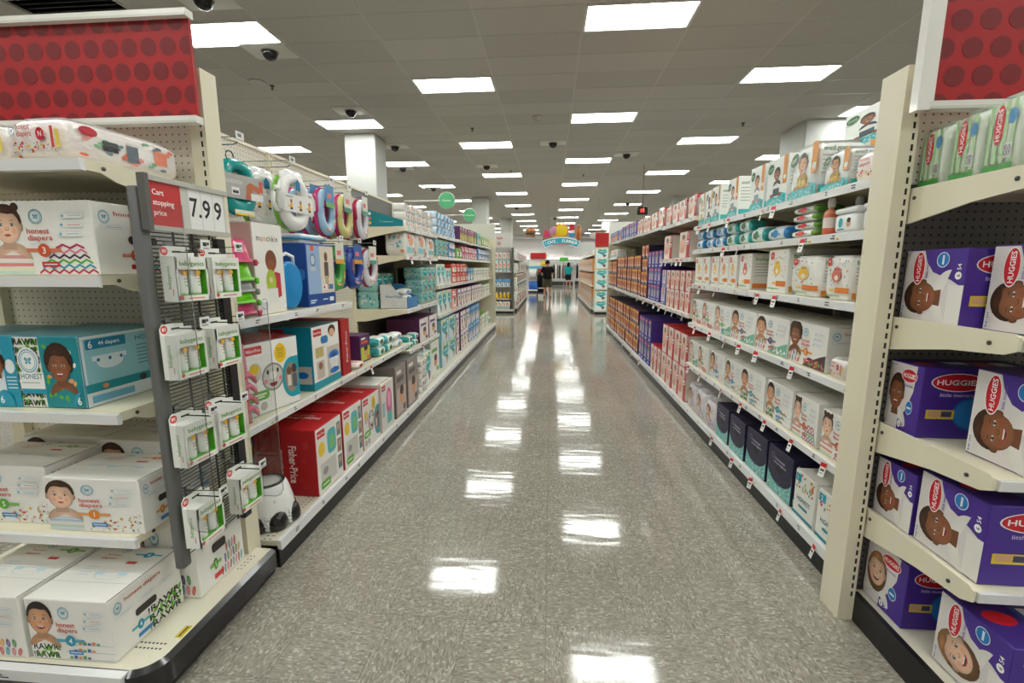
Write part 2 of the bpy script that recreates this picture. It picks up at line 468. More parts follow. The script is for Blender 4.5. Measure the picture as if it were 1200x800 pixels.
# ---------------------------------------------------------------- aisle shelving
LY = [1.757, 2.87, 4.02, 5.19, 6.37, 7.54, 8.72, 9.9]
RY = [1.77, 2.885, 4.02, 5.15, 6.29, 7.43, 8.56, 9.7]
LXF, LXB, LBK = 1.28, 1.175, 1.80      # left: shelf front, base front, back panel
RXF, RXB, RBK = 1.19, 1.19, 1.75
def strip_marks(m, s, x, y0, y1, z0, z1):
    """small printed shelf labels slipped into the price strip"""
    y = y0 + rnd.uniform(.05, .2)
    while y < y1 - .08:
        for k in range(2):
            w = rnd.uniform(.012, .03); zz = z0 + (z1 - z0) * (.35 + .3 * k)
            m.box(x, x + s * .0008, y, y + w, zz - .0025, zz + .0025, (92, 92, 92))
        if rnd.random() < .18: m.box(x, x + s * .0006, y - .03, y - .012, z0 + .004, z0 + .012, (222, 196, 40))
        y += rnd.uniform(.16, .34)

def shelf(parent, side, ex, y0, y1, z, xf, bk, dz=.034):
    """one shelf: steel deck; price strip and two tapered end brackets are its sub-parts. Faces the aisle (toward x=0)."""
    s = -side                                  # direction toward the aisle
    X = lambda a: side * a - ex
    d = MB()
    d.box(*sorted((X(bk), X(xf + .006))), y0 + .006, y1 - .006, z - .016, z, CREAM)
    d.box(*sorted((X(xf + .018), X(xf + .006))), y0 + .006, y1 - .006, z - dz, z - .016, CREAM)
    so = obj('shelf', d, 'paint', parent)
    p = MB()
    xa, xb = X(xf + .006), X(xf)
    p.loft([[(xa, y, z - dz), (xb - s * .001, y, z - dz - .002), (xb, y, z - .003), (xa, y, z - .0005)] for y in (y0 + .008, y1 - .008)], (232, 232, 232), True, False)
    strip_marks(p, s, xb + s * .0005, y0, y1, z - dz, z)
    obj('price_strip', p, 'plastic', so)
    for yy in (y0 + .004, y1 - .008):
        b = MB()
        pts = [(X(bk), z - .11), (X(bk), z - .004), (X(xf + .012), z - .004), (X(xf + .012), z - .034), (X(xf + .16), z - .06), (X(bk - .12), z - .11)]
        b.prism(pts, 'y', yy, yy + .004, CREAM)
        obj('bracket', b, 'paint', so)
    return so

def unit(side, y0, y1, zs, k, top):
    xf, xb, bk = (LXF, LXB, LBK) if side < 0 else (RXF, RXB, RBK)
    ex = side * bk
    nm = 'left' if side < 0 else 'right'
    t = thing('shelving_unit', 'cream steel shelving unit, %s from near end along %s side of aisle' % (ORD[k], nm), 'shelving', (ex, y0, 0), 0, 'aisle shelving units')
    L = y1 - y0
    X = lambda a: side * a - ex
    s = -side
    pm = MB().box(0, L, -.004, .004, .1, top, (200, 196, 186))
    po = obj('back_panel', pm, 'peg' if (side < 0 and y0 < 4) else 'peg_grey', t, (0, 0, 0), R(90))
    u = MB().box(*sorted((0, s * .03)), 0.001, .033, 0, top + .01, CREAM)
    for q in range(int(top / .05)):
        u.box(s * .0302, s * .0306, .014, .02, .06 + q * .05, .085 + q * .05, (30, 30, 28))
    obj('upright', u, 'paint', t)
    if k == 6: obj('upright', u.build('upright'), 'paint', t, (0, L - .034, 0))
    obj('top_rail', MB().box(-.012, .012, 0, L, top, top + .018, CREAM), 'paint', t)
    b = MB().box(*sorted((0, X(xb + .02))), 0, L, .105, .13, (216, 210, 192))
    for q in range(int(L / .025)):                                     # slotted front of the deck
        for w in (.05, .075): b.box(*sorted((X(xb + w), X(xb + w + .012))), q * .025 + .006, q * .025 + .012, .13, .1303, (96, 90, 80))
    bo = obj('base_deck', b, 'paint', t)
    p = MB()
    xa, xc = X(xb + .02), X(xb)
    p.loft([[(xa, y, .088), (xc, y, .084), (xc - s * .004, y, .127), (xa, y, .1297)] for y in (.003, L - .003)], (228, 228, 228), True, False)
    strip_marks(p, s, xc + s * .0005, 0, L, .09, .128)
    obj('price_strip', p, 'plastic', bo)
    obj('kick_plate', MB().box(*sorted((X(xb + .012), X(xb + .03))), 0, L, 0, .086, (20, 20, 21)), 'paint', t)
    for z in zs:
        so = shelf(t, side, ex, 0, L, z, xf, bk)
    return t
LZ = [[.64, 1.11], [.64], [.565, .945, 1.43, 1.68]] + [[.765, 1.11, 1.45, 1.70 + .01 * k] for k in range(4)]
RZ = [[.51, .86, 1.19, 1.47, 1.66], [.51, .86, 1.19, 1.47, 1.66], [.925, 1.41, 1.75]] + [[.935 + .005 * k, 1.765 + .01 * k] for k in range(3)] + [[.955, 1.5, 1.80]]
for k in range(7):
    unit(-1, LY[k], LY[k + 1], LZ[k], k, 2.03)
    unit(1, RY[k], RY[k + 1], RZ[k], k, 1.85)

# end panels and white header boards at the far ends of both runs
for sd, x0, x1, y in ((-1, -2.32, -1.19, 9.93), (1, 1.2, 2.3, 9.74)):
    nm = 'left' if sd < 0 else 'right'
    t = thing('aisle_end_partition', 'tall cream panel closing the far end of %s shelving' % nm, 'partition', ((x0 + x1) / 2, y, 0))
    w = (x1 - x0) / 2
    obj('panel_board', MB().box(-w, w, 0, .03, 0, 1.9, CREAM), 'paint', t)
    obj('header_board', MB().box(-w, w, -.005, .035, 1.9, 2.24, (222, 220, 210)), 'paint', t)
    obj('corner_post', MB().box(*sorted((-sd * w, -sd * (w - .06))), -.02, .04, 0, 1.95, CREAM), 'paint', t)

# ---------------------------------------------------------------- right end display (faces the camera)
def slots(m, x, y, z0, z1, ax):
    z = z0
    while z < z1:
        for q in (0,):
            if ax == 'y': m.box(x + q * .009 - .0035, x + q * .009 + .0035, y - .0006, y, z, z + .02, (26, 25, 24))
            else: m.box(x - .0006, x, y + q * .009 - .003, y + q * .009 + .003, z, z + .02, (26, 25, 24))
        z += .034

EX1, EXF = 1.18, 1.225
re_ = thing('end_display', 'cream end-of-aisle shelving on right holding purple diaper boxes', 'shelving', (EX1, 1.66, 0))
def rel(m, name, mat, par, root, **k):
    """builds in world coordinates under a thing whose origin is elsewhere"""
    o = obj(name, m, mat, par, **k)
    if par == root: o.location = -root.location
    return o
m = MB().box(1.112, 1.165, 1.645, 1.76, 0, 1.955, CREAM); slots(m, 1.152, 1.645, .1, 1.93, 'y')
rel(m, 'upright', 'paint', re_, re_)
m = MB().box(2.06, 2.11, 1.645, 1.76, 0, 1.955, CREAM)
rel(m, 'upright', 'paint', re_, re_)
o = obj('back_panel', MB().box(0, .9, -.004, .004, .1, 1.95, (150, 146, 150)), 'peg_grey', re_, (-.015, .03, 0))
obj('top_panel', MB().box(0, .9, -.006, .0, 1.6, 1.95, (222, 216, 200)), 'peg', re_, (-.015, .024, 0))
REZ = [1.57, 1.15, .775, .445]
for z in REZ:
    d = MB().box(1.185, 2.06, 1.235, 1.68, z - .03, z - .002, CREAM)
    so = rel(d, 'shelf', 'paint', re_, re_)
    p = MB().loft([[(x, 1.236, z - .034), (x, 1.226, z - .032), (x, 1.223, z - .003), (x, 1.236, z - .003)] for x in (1.19, 2.06)], (232, 232, 232), True, False)
    obj('price_strip', p, 'plastic', so)
    b = MB().prism([(1.68, z + .012), (1.24, z + .012), (1.226, z + .004), (1.226, z - .03), (1.26, z - .045), (1.42, z - .06), (1.645, z - .1), (1.68, z - .1)], 'x', 1.172, 1.18, CREAM)
    for yy in (1.63, 1.3): b.lathe([(.006, 0), (.006, -.003), (.001, -.0032)], (60, 58, 54), 10, (1.1715, yy, z - .02), 'x')
    obj('bracket', b, 'paint', so)
m = MB().box(1.185, 2.06, 1.13, 1.68, .085, .105, (216, 210, 192)); rel(m, 'base_deck', 'paint', re_, re_)
m = MB().box(1.165, 1.185, 1.14, 1.66, 0, .11, (18, 18, 19)).box(1.165, 2.06, 1.11, 1.14, 0, .1, (18, 18, 19)); rel(m, 'kick_plate', 'paint', re_, re_)

def dotted_sign(x0, x1, y, z0, z1, label, px, pz, r, ph):
    """red header sign: tone-on-tone round dots pressed into the board, white channel frame"""
    t = thing('header_sign', label, 'sign', ((x0 + x1) / 2, y, z0), 0, 'red dotted header signs')
    w, h = (x1 - x0) / 2, z1 - z0
    obj('sign_board', MB().box(-w, w, 0, .012, 0, h, (164, 20, 26)), 'card', t)
    dots = MB()
    j = 0; z = pz * .1
    while z < h + r:
        x = -w + (j % 2) * px / 2 + ph
        while x < w + r:
            pts = [(min(max(x + r * math.cos(a * math.pi / 12), -w + .004), w - .004), min(max(z + r * math.sin(a * math.pi / 12), .004), h - .004)) for a in range(24)]
            # keep only dots with real area
            if max(p[0] for p in pts) - min(p[0] for p in pts) > .004 and max(p[1] for p in pts) - min(p[1] for p in pts) > .004:
                dots.poly([(p[0], -.0008, p[1]) for p in pts], (118, 15, 21))
            x += px
        z += pz; j += 1
    obj('dot_print', dots, 'card', t)
    for zz in (0, h):
        f = MB(); f.box(-w - .008, w + .008, -.02, .014, zz - .012, zz + .012, (226, 224, 216))
        f.box(-w - .008, w + .008, -.024, -.02, zz - .012, zz - .004, (206, 204, 196))
        obj('frame_rail', f, 'plastic', t)
    return t, w, h
dotted_sign(-2.15, -1.235, 1.6, 1.835, 2.172, 'red dotted header sign topping the left end display', .0715, .078, .0295, .01)
t, w, h = dotted_sign(1.155, 2.0, 1.6, 1.815, 2.3, 'red dotted header sign topping the right end display', .079, .078, .0295, .02)
obj('frame_side', MB().box(-w - .045, -w, -.016, .016, -.012, h, (232, 230, 224)), 'plastic', t)

# ---------------------------------------------------------------- left end display (faces the camera) with round-cornered base
le = thing('end_display', 'cream end-of-aisle shelving on left holding white diaper cartons', 'shelving', (-1.75, 1.66, 0))
m = MB().box(-1.315, -1.255, 1.655, 1.735, 0.1, 2.03, CREAM); slots(m, -1.272, 1.655, .3, 2.0, 'y')
rel(m, 'upright', 'paint', le, le)
rel(MB().box(-2.26, -2.2, 1.655, 1.735, .1, 2.03, CREAM), 'upright', 'paint', le, le)
obj('back_panel', MB().box(0, .9, -.004, .004, .1, 2.0, (222, 216, 200)), 'peg', le, (-.46, .03, 0))
LEZ = [1.632, 1.306, .888, .474]
for z in LEZ:
    d = MB().box(-2.2, -1.325, 1.235, 1.68, z - .02, z - .002, CREAM)
    so = rel(d, 'shelf', 'paint', le, le)
    p = MB().loft([[(x, 1.236, z - .036), (x, 1.222, z - .034), (x, 1.219, z - .003), (x, 1.236, z - .003)] for x in (-2.2, -1.305)], (234, 234, 234), True, False)
    obj('price_strip', p, 'plastic', so)
    b = MB().prism([(1.68, z - .002), (1.24, z - .002), (1.232, z - .006), (1.232, z - .03), (1.29, z - .03), (1.34, z - (.05 if z > .5 else .036)), (1.645, z - (.1 if z > .5 else .042)), (1.68, z - (.1 if z > .5 else .042))], 'x', -1.325, -1.317, CREAM)
    b.lathe([(.006, 0), (.006, .003), (.001, .0032)], (70, 66, 60), 10, (-1.317, 1.3, z - .018), 'x')
    obj('bracket', b, 'paint', so)
# base with rounded corner
def corner(x, y, r, n=8, inset=0):
    return [(x - r + (r - inset) * math.cos(a), y + r - (r - inset) * math.sin(a)) for a in [math.pi / 2 * (1 - k / n) for k in range(n + 1)]]
def base_outline(inset):
    c = corner(-1.165, 1.075, .09, 8, inset)
    return [(-2.3, 1.74), (-2.3, 1.075 + inset)] + c + [(-1.165 - inset, 1.70)]
m = MB(); m.prism(base_outline(.018), 'z', .1, .13, (222, 216, 196)); bd = rel(m, 'base_deck', 'paint', le, le)
m = MB(); m.prism(base_outline(.012), 'z', .02, .1, (24, 24, 25)); rel(m, 'kick_plate', 'paint', le, le)
m = MB()
out = base_outline(0)[1:]
m.loft([[(x, y, .045), (x * .0 + x, y, .118)] for x, y in out], (30, 30, 31), False, True, False)
inn = base_outline(.018)[1:]
m.loft([[(a[0], a[1], .118), (b[0], b[1], .131)] for a, b in zip(out, inn)], (46, 46, 47), False, True, False)
rel(m, 'bumper', 'plastic', le, le)
m = MB().loft([[(x, 1.09, .09), (x, 1.068, .088), (x, 1.065, .128), (x, 1.095, .1295)] for x in (-2.3, -1.25)], (236, 236, 236), True, False)
for q in range(3): m.box(-1.72, -1.62 - q * .02, 1.0645, 1.0648, .1 + q * .008, .104 + q * .008, (70, 70, 70))
rel(m, 'price_strip', 'plastic', le, le)
m = MB()
for q in range(8):
    for w in (0, .02): m.box(-1.32 + q * .0135, -1.313 + q * .0135, 1.17 + w, 1.176 + w, .1301, .1304, (40, 38, 34))
rel(m, 'deck_holes', 'paint', le, le)
m = MB()
for q in range(5):
    for w in (0, .014): m.box(-1.24 + w, -1.236 + w, 1.56 + q * .02, 1.568 + q * .02, .1301, .1304, (40, 38, 34))
rel(m, 'deck_holes', 'paint', le, le)
m = MB().box(-1.214, -1.19, 1.22, 1.27, .1302, .1306, (196, 176, 40)).box(-1.205, -1.2, 1.225, 1.265, .1306, .1308, (40, 40, 40))
rel(m, 'yellow_sticker', 'card', le, le)

# ---------------------------------------------------------------- printed artwork (flat ink shapes on box faces)
_txt = {}
def text_geo(s, bold):
    k = (s, bold)
    if k not in _txt:
        cu = bpy.data.curves.new('lettering', 'FONT'); cu.body = s; cu.resolution_u = 2
        cu.offset = bold
        ob = bpy.data.objects.new('lettering', cu)
        me = bpy.data.meshes.new_from_object(ob)
        vs = [(v.co.x, v.co.y) for v in me.vertices]; fs = [tuple(p.vertices) for p in me.polygons]
        bpy.data.objects.remove(ob); bpy.data.meshes.remove(me); bpy.data.curves.remove(cu)
        x0 = min(v[0] for v in vs); x1 = max(v[0] for v in vs)
        _txt[k] = ([(x - x0, y) for x, y in vs], fs, x1 - x0)
    return _txt[k]

class Art:
    """2D artwork in metres, u right and v up; p(name) starts a new printed part."""
    def __init__(s, W, H):
        s.W, s.H = W, H; s.parts = {}; s.cur = 'print'; s.n = 0; s.xf = None
    def p(s, name): s.cur = name; return s
    def add(s, vs, fs, c):
        vs = [(min(max(x, .0006), s.W - .0006), min(max(y, .0006), s.H - .0006)) for x, y in vs]     # ink stops at the face edge
        if s.xf: vs = [s.xf(*v) for v in vs]
        z = .0005 + s.n * .00003; s.n += 1
        V, F, K = s.parts.setdefault(s.cur, ([], [], []))
        b = len(V); V += [(x, y, z) for x, y in vs]
        F += [tuple(b + i for i in f) for f in fs]; K += [c] * len(fs)
        return s
    def poly(s, pts, c): return s.add(pts, [tuple(range(len(pts)))], c)
    def rect(s, x, y, w, h, c): return s.poly([(x, y), (x + w, y), (x + w, y + h), (x, y + h)], c)
    def ell(s, x, y, rx, ry=None, c=None, n=18, a0=0, a1=360, rot=0):
        ry = rx if ry is None else ry
        full = a1 - a0 >= 360
        k = n if full else n + 1
        ca, sa = math.cos(R(rot)), math.sin(R(rot)); pts = []
        for i in range(k):
            a = R(a0 + (a1 - a0) * i / n); u, w = rx * math.cos(a), ry * math.sin(a)
            pts.append((x + u * ca - w * sa, y + u * sa + w * ca))
        return s.poly(pts, c)
    def gell(s, x, y, rx, ry, c, e, n=18, ox=0, oy=0, a0=0, a1=360):
        """photographic print: ellipse whose ink blends from c (centre, may be offset) to e (edge)"""
        k = n if a1 - a0 >= 360 else n + 1
        vs = [(x + ox * rx, y + oy * ry)] + [(x + rx * math.cos(R(a0 + (a1 - a0) * i / n)), y + ry * math.sin(R(a0 + (a1 - a0) * i / n))) for i in range(k)]
        return s.add(vs, [(0, 1 + i, 1 + (i + 1) % k) for i in range(n)], (c, e, e))
    def ring(s, x, y, r, t, c, n=20, sy=1):
        vs = []; fs = []
        for i in range(n):
            a = 2 * math.pi * i / n
            vs += [(x + r * math.cos(a), y + r * sy * math.sin(a)), (x + (r - t) * math.cos(a), y + (r - t) * sy * math.sin(a))]
            j = (i + 1) % n; fs.append((2 * i, 2 * j, 2 * j + 1, 2 * i + 1))
        return s.add(vs, fs, c)
    def rr(s, x, y, w, h, r, c):
        pts = []
        for cx, cy, a0 in ((x + w - r, y + r, -90), (x + w - r, y + h - r, 0), (x + r, y + h - r, 90), (x + r, y + r, 180)):
            pts += [(cx + r * math.cos(R(a0 + k * 30)), cy + r * math.sin(R(a0 + k * 30))) for k in range(4)]
        return s.poly(pts, c)
    def pill(s, x, y, w, h, c, fill=WHITE):
        s.rr(x, y, w, h, h * .49, c); return s.rr(x + .0012, y + .0012, w - .0024, h - .0024, h * .38, fill)
    def txt(s, t, x, y, size, c, w=None, al='l', bold=.012, rot=0, it=0):
        vs, fs, tw = text_geo(t, bold)
        k = size / .72; kx = k if w is None else w / max(tw, 1e-6)
        ox = {'l': 0, 'c': -tw * kx / 2, 'r': -tw * kx}[al]
        ca, sa = math.cos(R(rot)), math.sin(R(rot)); o = []
        for a, b in vs:
            u, v = a * kx + ox + b * k * it, b * k
            o.append((x + u * ca - v * sa, y + u * sa + v * ca))
        return s.add(o, fs, c)
    def zig(s, x, y, w, n, amp, t, c):
        vs = []; fs = []
        for i in range(n + 1):
            yy = y + (amp if i % 2 else 0); vs += [(x + w * i / n, yy), (x + w * i / n, yy + t)]
            if i: fs.append((2 * i - 2, 2 * i, 2 * i + 1, 2 * i - 1))
        return s.add(vs, fs, c)
    def meshes(s, merge=False):
        if merge:
            A = ([], [], [])
            for V, F, K in s.parts.values():
                b = len(A[0]); A[0].extend(V); A[1].extend(tuple(b + i for i in f) for f in F); A[2].extend(K)
            return {'print': A}
        return s.parts

def baby(A, cx, cy, r, skin, hair, hs='short', top=None, smile=True):
    """printed child photograph: head, hair, shoulders"""
    k_ = lambda c, f: tuple(max(0, min(255, int(v * f))) for v in c)
    dk, md, li = k_(skin, .66), k_(skin, .86), k_(skin, 1.1)
    hd, hl = k_(hair, .7), k_(hair, 1.35)
    if top is not None:
        lt_ = sum(top) > 650                      # pale shirts are wider and sit higher
        A.gell(cx + (0 if lt_ else .12) * r, cy - (1.85 if lt_ else 1.9) * r, (1.5 if lt_ else 1.15) * r, (1.12 if lt_ else .95) * r, k_(top, 1.03), k_(top, .97 if lt_ else .84), 18, 0, .5, 0, 180)
    A.poly([(cx - .34 * r, cy - .7 * r), (cx - .42 * r, cy - 1.35 * r), (cx + .46 * r, cy - 1.35 * r), (cx + .34 * r, cy - .7 * r)], k_(skin, .84))
    if hs == 'curly':
        for k in range(13):
            a = R(-25 + k * 19); A.gell(cx + .84 * r * math.cos(a), cy + .28 * r + .86 * r * math.sin(a), .34 * r, .34 * r, hl, hd, 9)
    elif hs == 'long':
        A.gell(cx, cy - .12 * r, 1.02 * r, 1.3 * r, hair, hd, 18)
    elif hs == 'buns':
        for q in (-1, 1): A.gell(cx + q * .62 * r, cy + .98 * r, .24 * r, .24 * r, hl, hd, 10)
    A.gell(cx, cy + .2 * r, .93 * r, .95 * r, hair, hd, 20)
    for q in (-1, 1): A.gell(cx + q * .84 * r, cy - .12 * r, .13 * r, .22 * r, md, dk, 10)
    A.gell(cx, cy - .1 * r, .82 * r, .92 * r, li, md, 22, -.2, .1)
    A.gell(cx, cy - .36 * r, .66 * r, .64 * r, li, skin, 18, -.1, .1)
    pts = [(cx + .9 * r * math.cos(R(a)), cy + .2 * r + .95 * r * math.sin(R(a))) for a in range(4, 177, 12)]
    pts += [(cx - .8 * r, cy + .3 * r), (cx - .62 * r, cy + .56 * r), (cx - .25 * r, cy + .68 * r), (cx + .15 * r, cy + .6 * r), (cx + .5 * r, cy + .62 * r), (cx + .74 * r, cy + .4 * r)]
    A.poly(pts, hair)
    A.gell(cx - .15 * r, cy + .85 * r, .5 * r, .2 * r, hl, hair, 12)
    for q in (-1, 1):
        A.gell(cx + q * .46 * r, cy - .34 * r, .22 * r, .18 * r, (min(255, skin[0] + 14), int(skin[1] * .9), int(skin[2] * .88)), skin, 12)
        A.poly([(cx + q * .18 * r, cy + .23 * r), (cx + q * .36 * r, cy + .3 * r), (cx + q * .54 * r, cy + .22 * r), (cx + q * .36 * r, cy + .25 * r)], k_(skin, .5))
        A.ell(cx + q * .34 * r, cy + .03 * r, .17 * r, .1 * r, k_(skin, .62), 10)
        A.ell(cx + q * .34 * r, cy + .02 * r, .145 * r, .075 * r, (236, 232, 226), 10)
        A.ell(cx + q * .34 * r, cy + .02 * r, .08 * r, .08 * r, (30, 20, 16), 8)
        A.ell(cx + q * .34 * r + .02 * r, cy + .045 * r, .02 * r, .02 * r, (250, 250, 250), 6)
    A.gell(cx, cy - .2 * r, .15 * r, .12 * r, li, md, 10, -.2, .4)
    for q in (-1, 1): A.ell(cx + q * .07 * r, cy - .27 * r, .03 * r, .02 * r, k_(skin, .55), 6)
    if smile:
        A.ell(cx, cy - .48 * r, .34 * r, .24 * r, (176, 84, 80), 14, 180, 360); A.ell(cx, cy - .48 * r, .29 * r, .18 * r, (110, 34, 36), 14, 180, 360)
        A.poly([(cx - .26 * r, cy - .485 * r), (cx + .26 * r, cy - .485 * r), (cx + .2 * r, cy - .56 * r), (cx - .2 * r, cy - .56 * r)], (246, 242, 236))
    else:
        A.ell(cx, cy - .55 * r, .2 * r, .06 * r, (150, 70, 68), 10); A.ell(cx, cy - .59 * r, .16 * r, .05 * r, (206, 116, 108), 10)
    return A

LT, TN, BR = (232, 190, 162), (214, 160, 122), (146, 92, 62)
BK, DB, LB = (30, 22, 20), (62, 38, 26), (140, 100, 62)
BLUE, TEAL, RED, GRN, ORG = (88, 168, 196), (28, 148, 160), (200, 44, 48), (98, 172, 52), (226, 134, 44)
HRED = (204, 84, 70)
PASTEL = [(206, 92, 92), (226, 168, 90), (94, 168, 172), (120, 96, 156), (226, 140, 150), (96, 150, 96)]

def pattern(A, kind, x, y, w, h, peak=False, q=None):
    g = q or random.Random(5)
    if kind == 'chevron':
        cs = [(186, 44, 92), (226, 132, 160), (70, 50, 70), (96, 172, 62), (52, 158, 180), (190, 40, 84)]
        rows = max(3, int(h / .0135))
        for k in range(rows):
            f = k / rows if peak else 0
            A.zig(x + w * .4 * f, y + k * .0135, w * (1 - .62 * f) if peak else w, max(4, int(w * (1 - .62 * f) / .014) // 2 * 2), .0095, .006, cs[(rows - 1 - k) % 6])
    elif kind == 'stripe':
        cs = [(206, 216, 222), (190, 214, 196), (232, 232, 226), (184, 200, 216)]
        for k in range(5): A.rect(x, y + k * h / 5, w, h / 5 * .82, cs[k % 4])
    elif kind == 'pink_stripe':
        cs = [(198, 222, 206), (236, 230, 200), (226, 134, 136), (240, 236, 226), (226, 150, 150)]
        for k in range(5): A.rect(x, y + k * h / 5, w, h / 5 * .8, cs[k])
    elif kind == 'feather':
        n = max(3, int(w / .024))
        for i in range(n):
            for j in range(max(2, int(h / .028))):
                cx, cy = x + (i + .5 + (j % 2) * .3) * w / n * .93, y + .018 + j * .028
                if peak and j * .028 > h * (1 - abs(2 * (i + .5) / n - 1)) + .015: continue
                A.ell(cx, cy, .0075, .0145, PASTEL[(i * 2 + j) % 6], 8, rot=g.uniform(-25, 10))
                A.rect(cx - .0006, cy - .008, .0012, .014, (250, 250, 246))
    elif kind == 'rawr':
        A.rect(x, y, w, h, (238, 238, 232))
        for k in range(int(w * h / .00045)):
            A.ell(x + g.uniform(.012, w - .012), y + g.uniform(.01, h - .01), g.uniform(.006, .012), g.uniform(.004, .008), (112, 180, 52), 9, rot=g.uniform(0, 90))
        n = max(1, int(h / .026))
        for k in range(n):
            A.txt('RAWR!' if k % 2 else '!RAWR', x + .004 + (k % 2) * .004, y + .004 + k * h / n, h / n * .72, (36, 36, 36), w=w * .9, bold=.022)
    elif kind in ('straw', 'leaf', 'melon', 'berry'):
        bg = {'straw': (244, 226, 222), 'leaf': (126, 186, 160), 'melon': (88, 60, 74), 'berry': (222, 212, 226)}[kind]
        fg = {'straw': [(206, 52, 64), (216, 70, 80), (120, 170, 90)], 'leaf': [(236, 242, 236), (90, 160, 130), (236, 242, 236)],
              'melon': [(214, 92, 96), (226, 150, 80), (120, 160, 90), (178, 70, 110)], 'berry': [(150, 120, 170), (230, 190, 80), (120, 100, 150)]}[kind]
        if peak: A.poly([(x, y), (x + w, y), (x + w, y + h), (x + w * .75, y + h * .8), (x + w * .5, y + h * .55), (x + w * .25, y + h * .6)], bg)
        else: A.rect(x, y, w, h, bg)
        for k in range(int(w * h / .00032)):
            u, v2 = g.uniform(.01, w - .01), g.uniform(.008, h * (.55 if peak else .95) - .006)
            A.ell(x + u, y + v2, g.uniform(.005, .009), g.uniform(.004, .007), g.choice(fg), 8, rot=g.uniform(0, 180))
    elif kind == 'doodle':
        for k in range(int(w * h / .00012)):
            u, v2 = g.uniform(.004, w - .004), g.uniform(.004, h - .004)
            if peak and v2 > h * (.35 + .65 * abs(u / w)): continue
            c = g.choice([(60, 60, 60), (60, 60, 60), (120, 120, 120), (84, 168, 120), (210, 80, 70), (226, 190, 90)])
            rr_ = g.uniform(.0008, .003) if c[0] < 130 else g.uniform(.002, .006)
            A.ell(x + u, y + v2, rr_, rr_ * g.uniform(.5, 1.2), c, 7)
    elif kind == 'train':
        for k in range(3):
            yy = y + .006 + k * h / 3
            A.rect(x, yy - .003, w, .0014, (150, 170, 190))
            for i in range(5): A.rect(x + .01 + i * .016 + k * .02, yy - .001, .012, .007 + (i % 2) * .004, [(96, 160, 90), (70, 90, 150), (226, 140, 60)][(i + k) % 3])

def bug_logo(A, x, y, r, c=BLUE):
    A.ring(x, y, r, r * .1, c, 20); A.ring(x, y, r * .8, r * .07, c, 18)
    for q in (-1, 1):
        A.ell(x + q * r * .2, y + r * .14, r * .22, r * .15, c, 8, rot=q * 35); A.ell(x + q * r * .17, y - r * .14, r * .17, r * .11, c, 8, rot=-q * 35)

def badge(A, x, y, r, num, c):
    A.rect(x - r * 2.8, y - r * .28, r * 5.6, r * .56, tuple(int(v * .75 + 60) for v in c)); A.ell(x, y, r, r, c, 20)
    A.txt(num, x, y - r * .5, r, (250, 250, 248), al='c', bold=.015)

# each face function returns an Art of the face size
def honest_front(W, H, o):
    A = Art(W, H); s = min(W / .30, H / .21)
    A.p('pattern_print')
    pattern(A, o['pl'], .002, .003, W * .36, H * .27); pattern(A, o['pr'], W * .42, .003, W * .575, H * (.46 if o['pr'] == 'chevron' else .36), True)
    A.p('portrait'); baby(A, W * .165, H * .68, H * .245, o['skin'], o['hair'], o.get('hs', 'short'), o.get('top', o['skin']), o.get('smile', True))
    A.p('logo'); bug_logo(A, W * .46, H * .79, .021 * s)
    A.p('lettering'); A.txt('honest', W * .355, H * .565, .0155 * s, HRED, w=W * .22, bold=.015); A.txt('diapers', W * .355, H * .475, .0155 * s, HRED, w=W * .24, bold=.015)
    A.rect(W * .37, H * .43, W * .2, H * .008, (190, 214, 226))
    A.p('info_pills')
    for k in range(3):
        A.pill(W * (.70 - .02 * k), H * (.76 - .12 * k), W * .23, H * .075, (196, 214, 226)); A.ell(W * (.70 - .02 * k) + .008 * s, H * (.797 - .12 * k), .004 * s, .004 * s, BLUE, 8)
        A.rect(W * (.78 - .02 * k), H * (.792 - .12 * k), W * .12, H * .012, (214, 150, 140) if k == 1 else (170, 200, 216))
    A.p('size_badge'); badge(A, W * .5, H * .34, .019 * s, o['n'], o['bc'])
    A.rr(W * .46, H * .115, W * .17, H * .07, H * .015, o.get('tc', (66, 140, 196)))
    A.rect(W * .48, H * .143, W * .13, H * .014, (230, 236, 240))
    return A
def honest_side(W, H, o):
    A = Art(W, H); s = min(W / .36, H / .21)
    A.p('pattern_print'); pattern(A, o.get('ps', o['pr']), W * .45, .003, W * .545, H * .42, True)
    A.p('logo'); bug_logo(A, W * .1, H * .8, .019 * s)
    A.p('lettering'); A.txt('honest diapers', W * .19, H * .83, .013 * s, HRED, w=W * .5, bold=.013)
    A.p('info_pills')
    for k in range(3):
        x = W * (.05 + .3 * k); A.pill(x, H * .64, W * .25, H * .06, (200, 216, 226)); A.rect(x + W * .06, H * .663, W * .15, H * .01, (176, 200, 214))
    A.p('hand_hole'); A.rr(W * .3, H * .44, W * .3, H * .12, H * .055, (50, 46, 42))
    A.p('size_badge'); badge(A, W * .35, H * .28, .0165 * s, o['n'], o['bc']); A.rr(W * .3, H * .08, W * .2, H * .07, H * .015, o.get('tc', (66, 140, 196)))
    return A
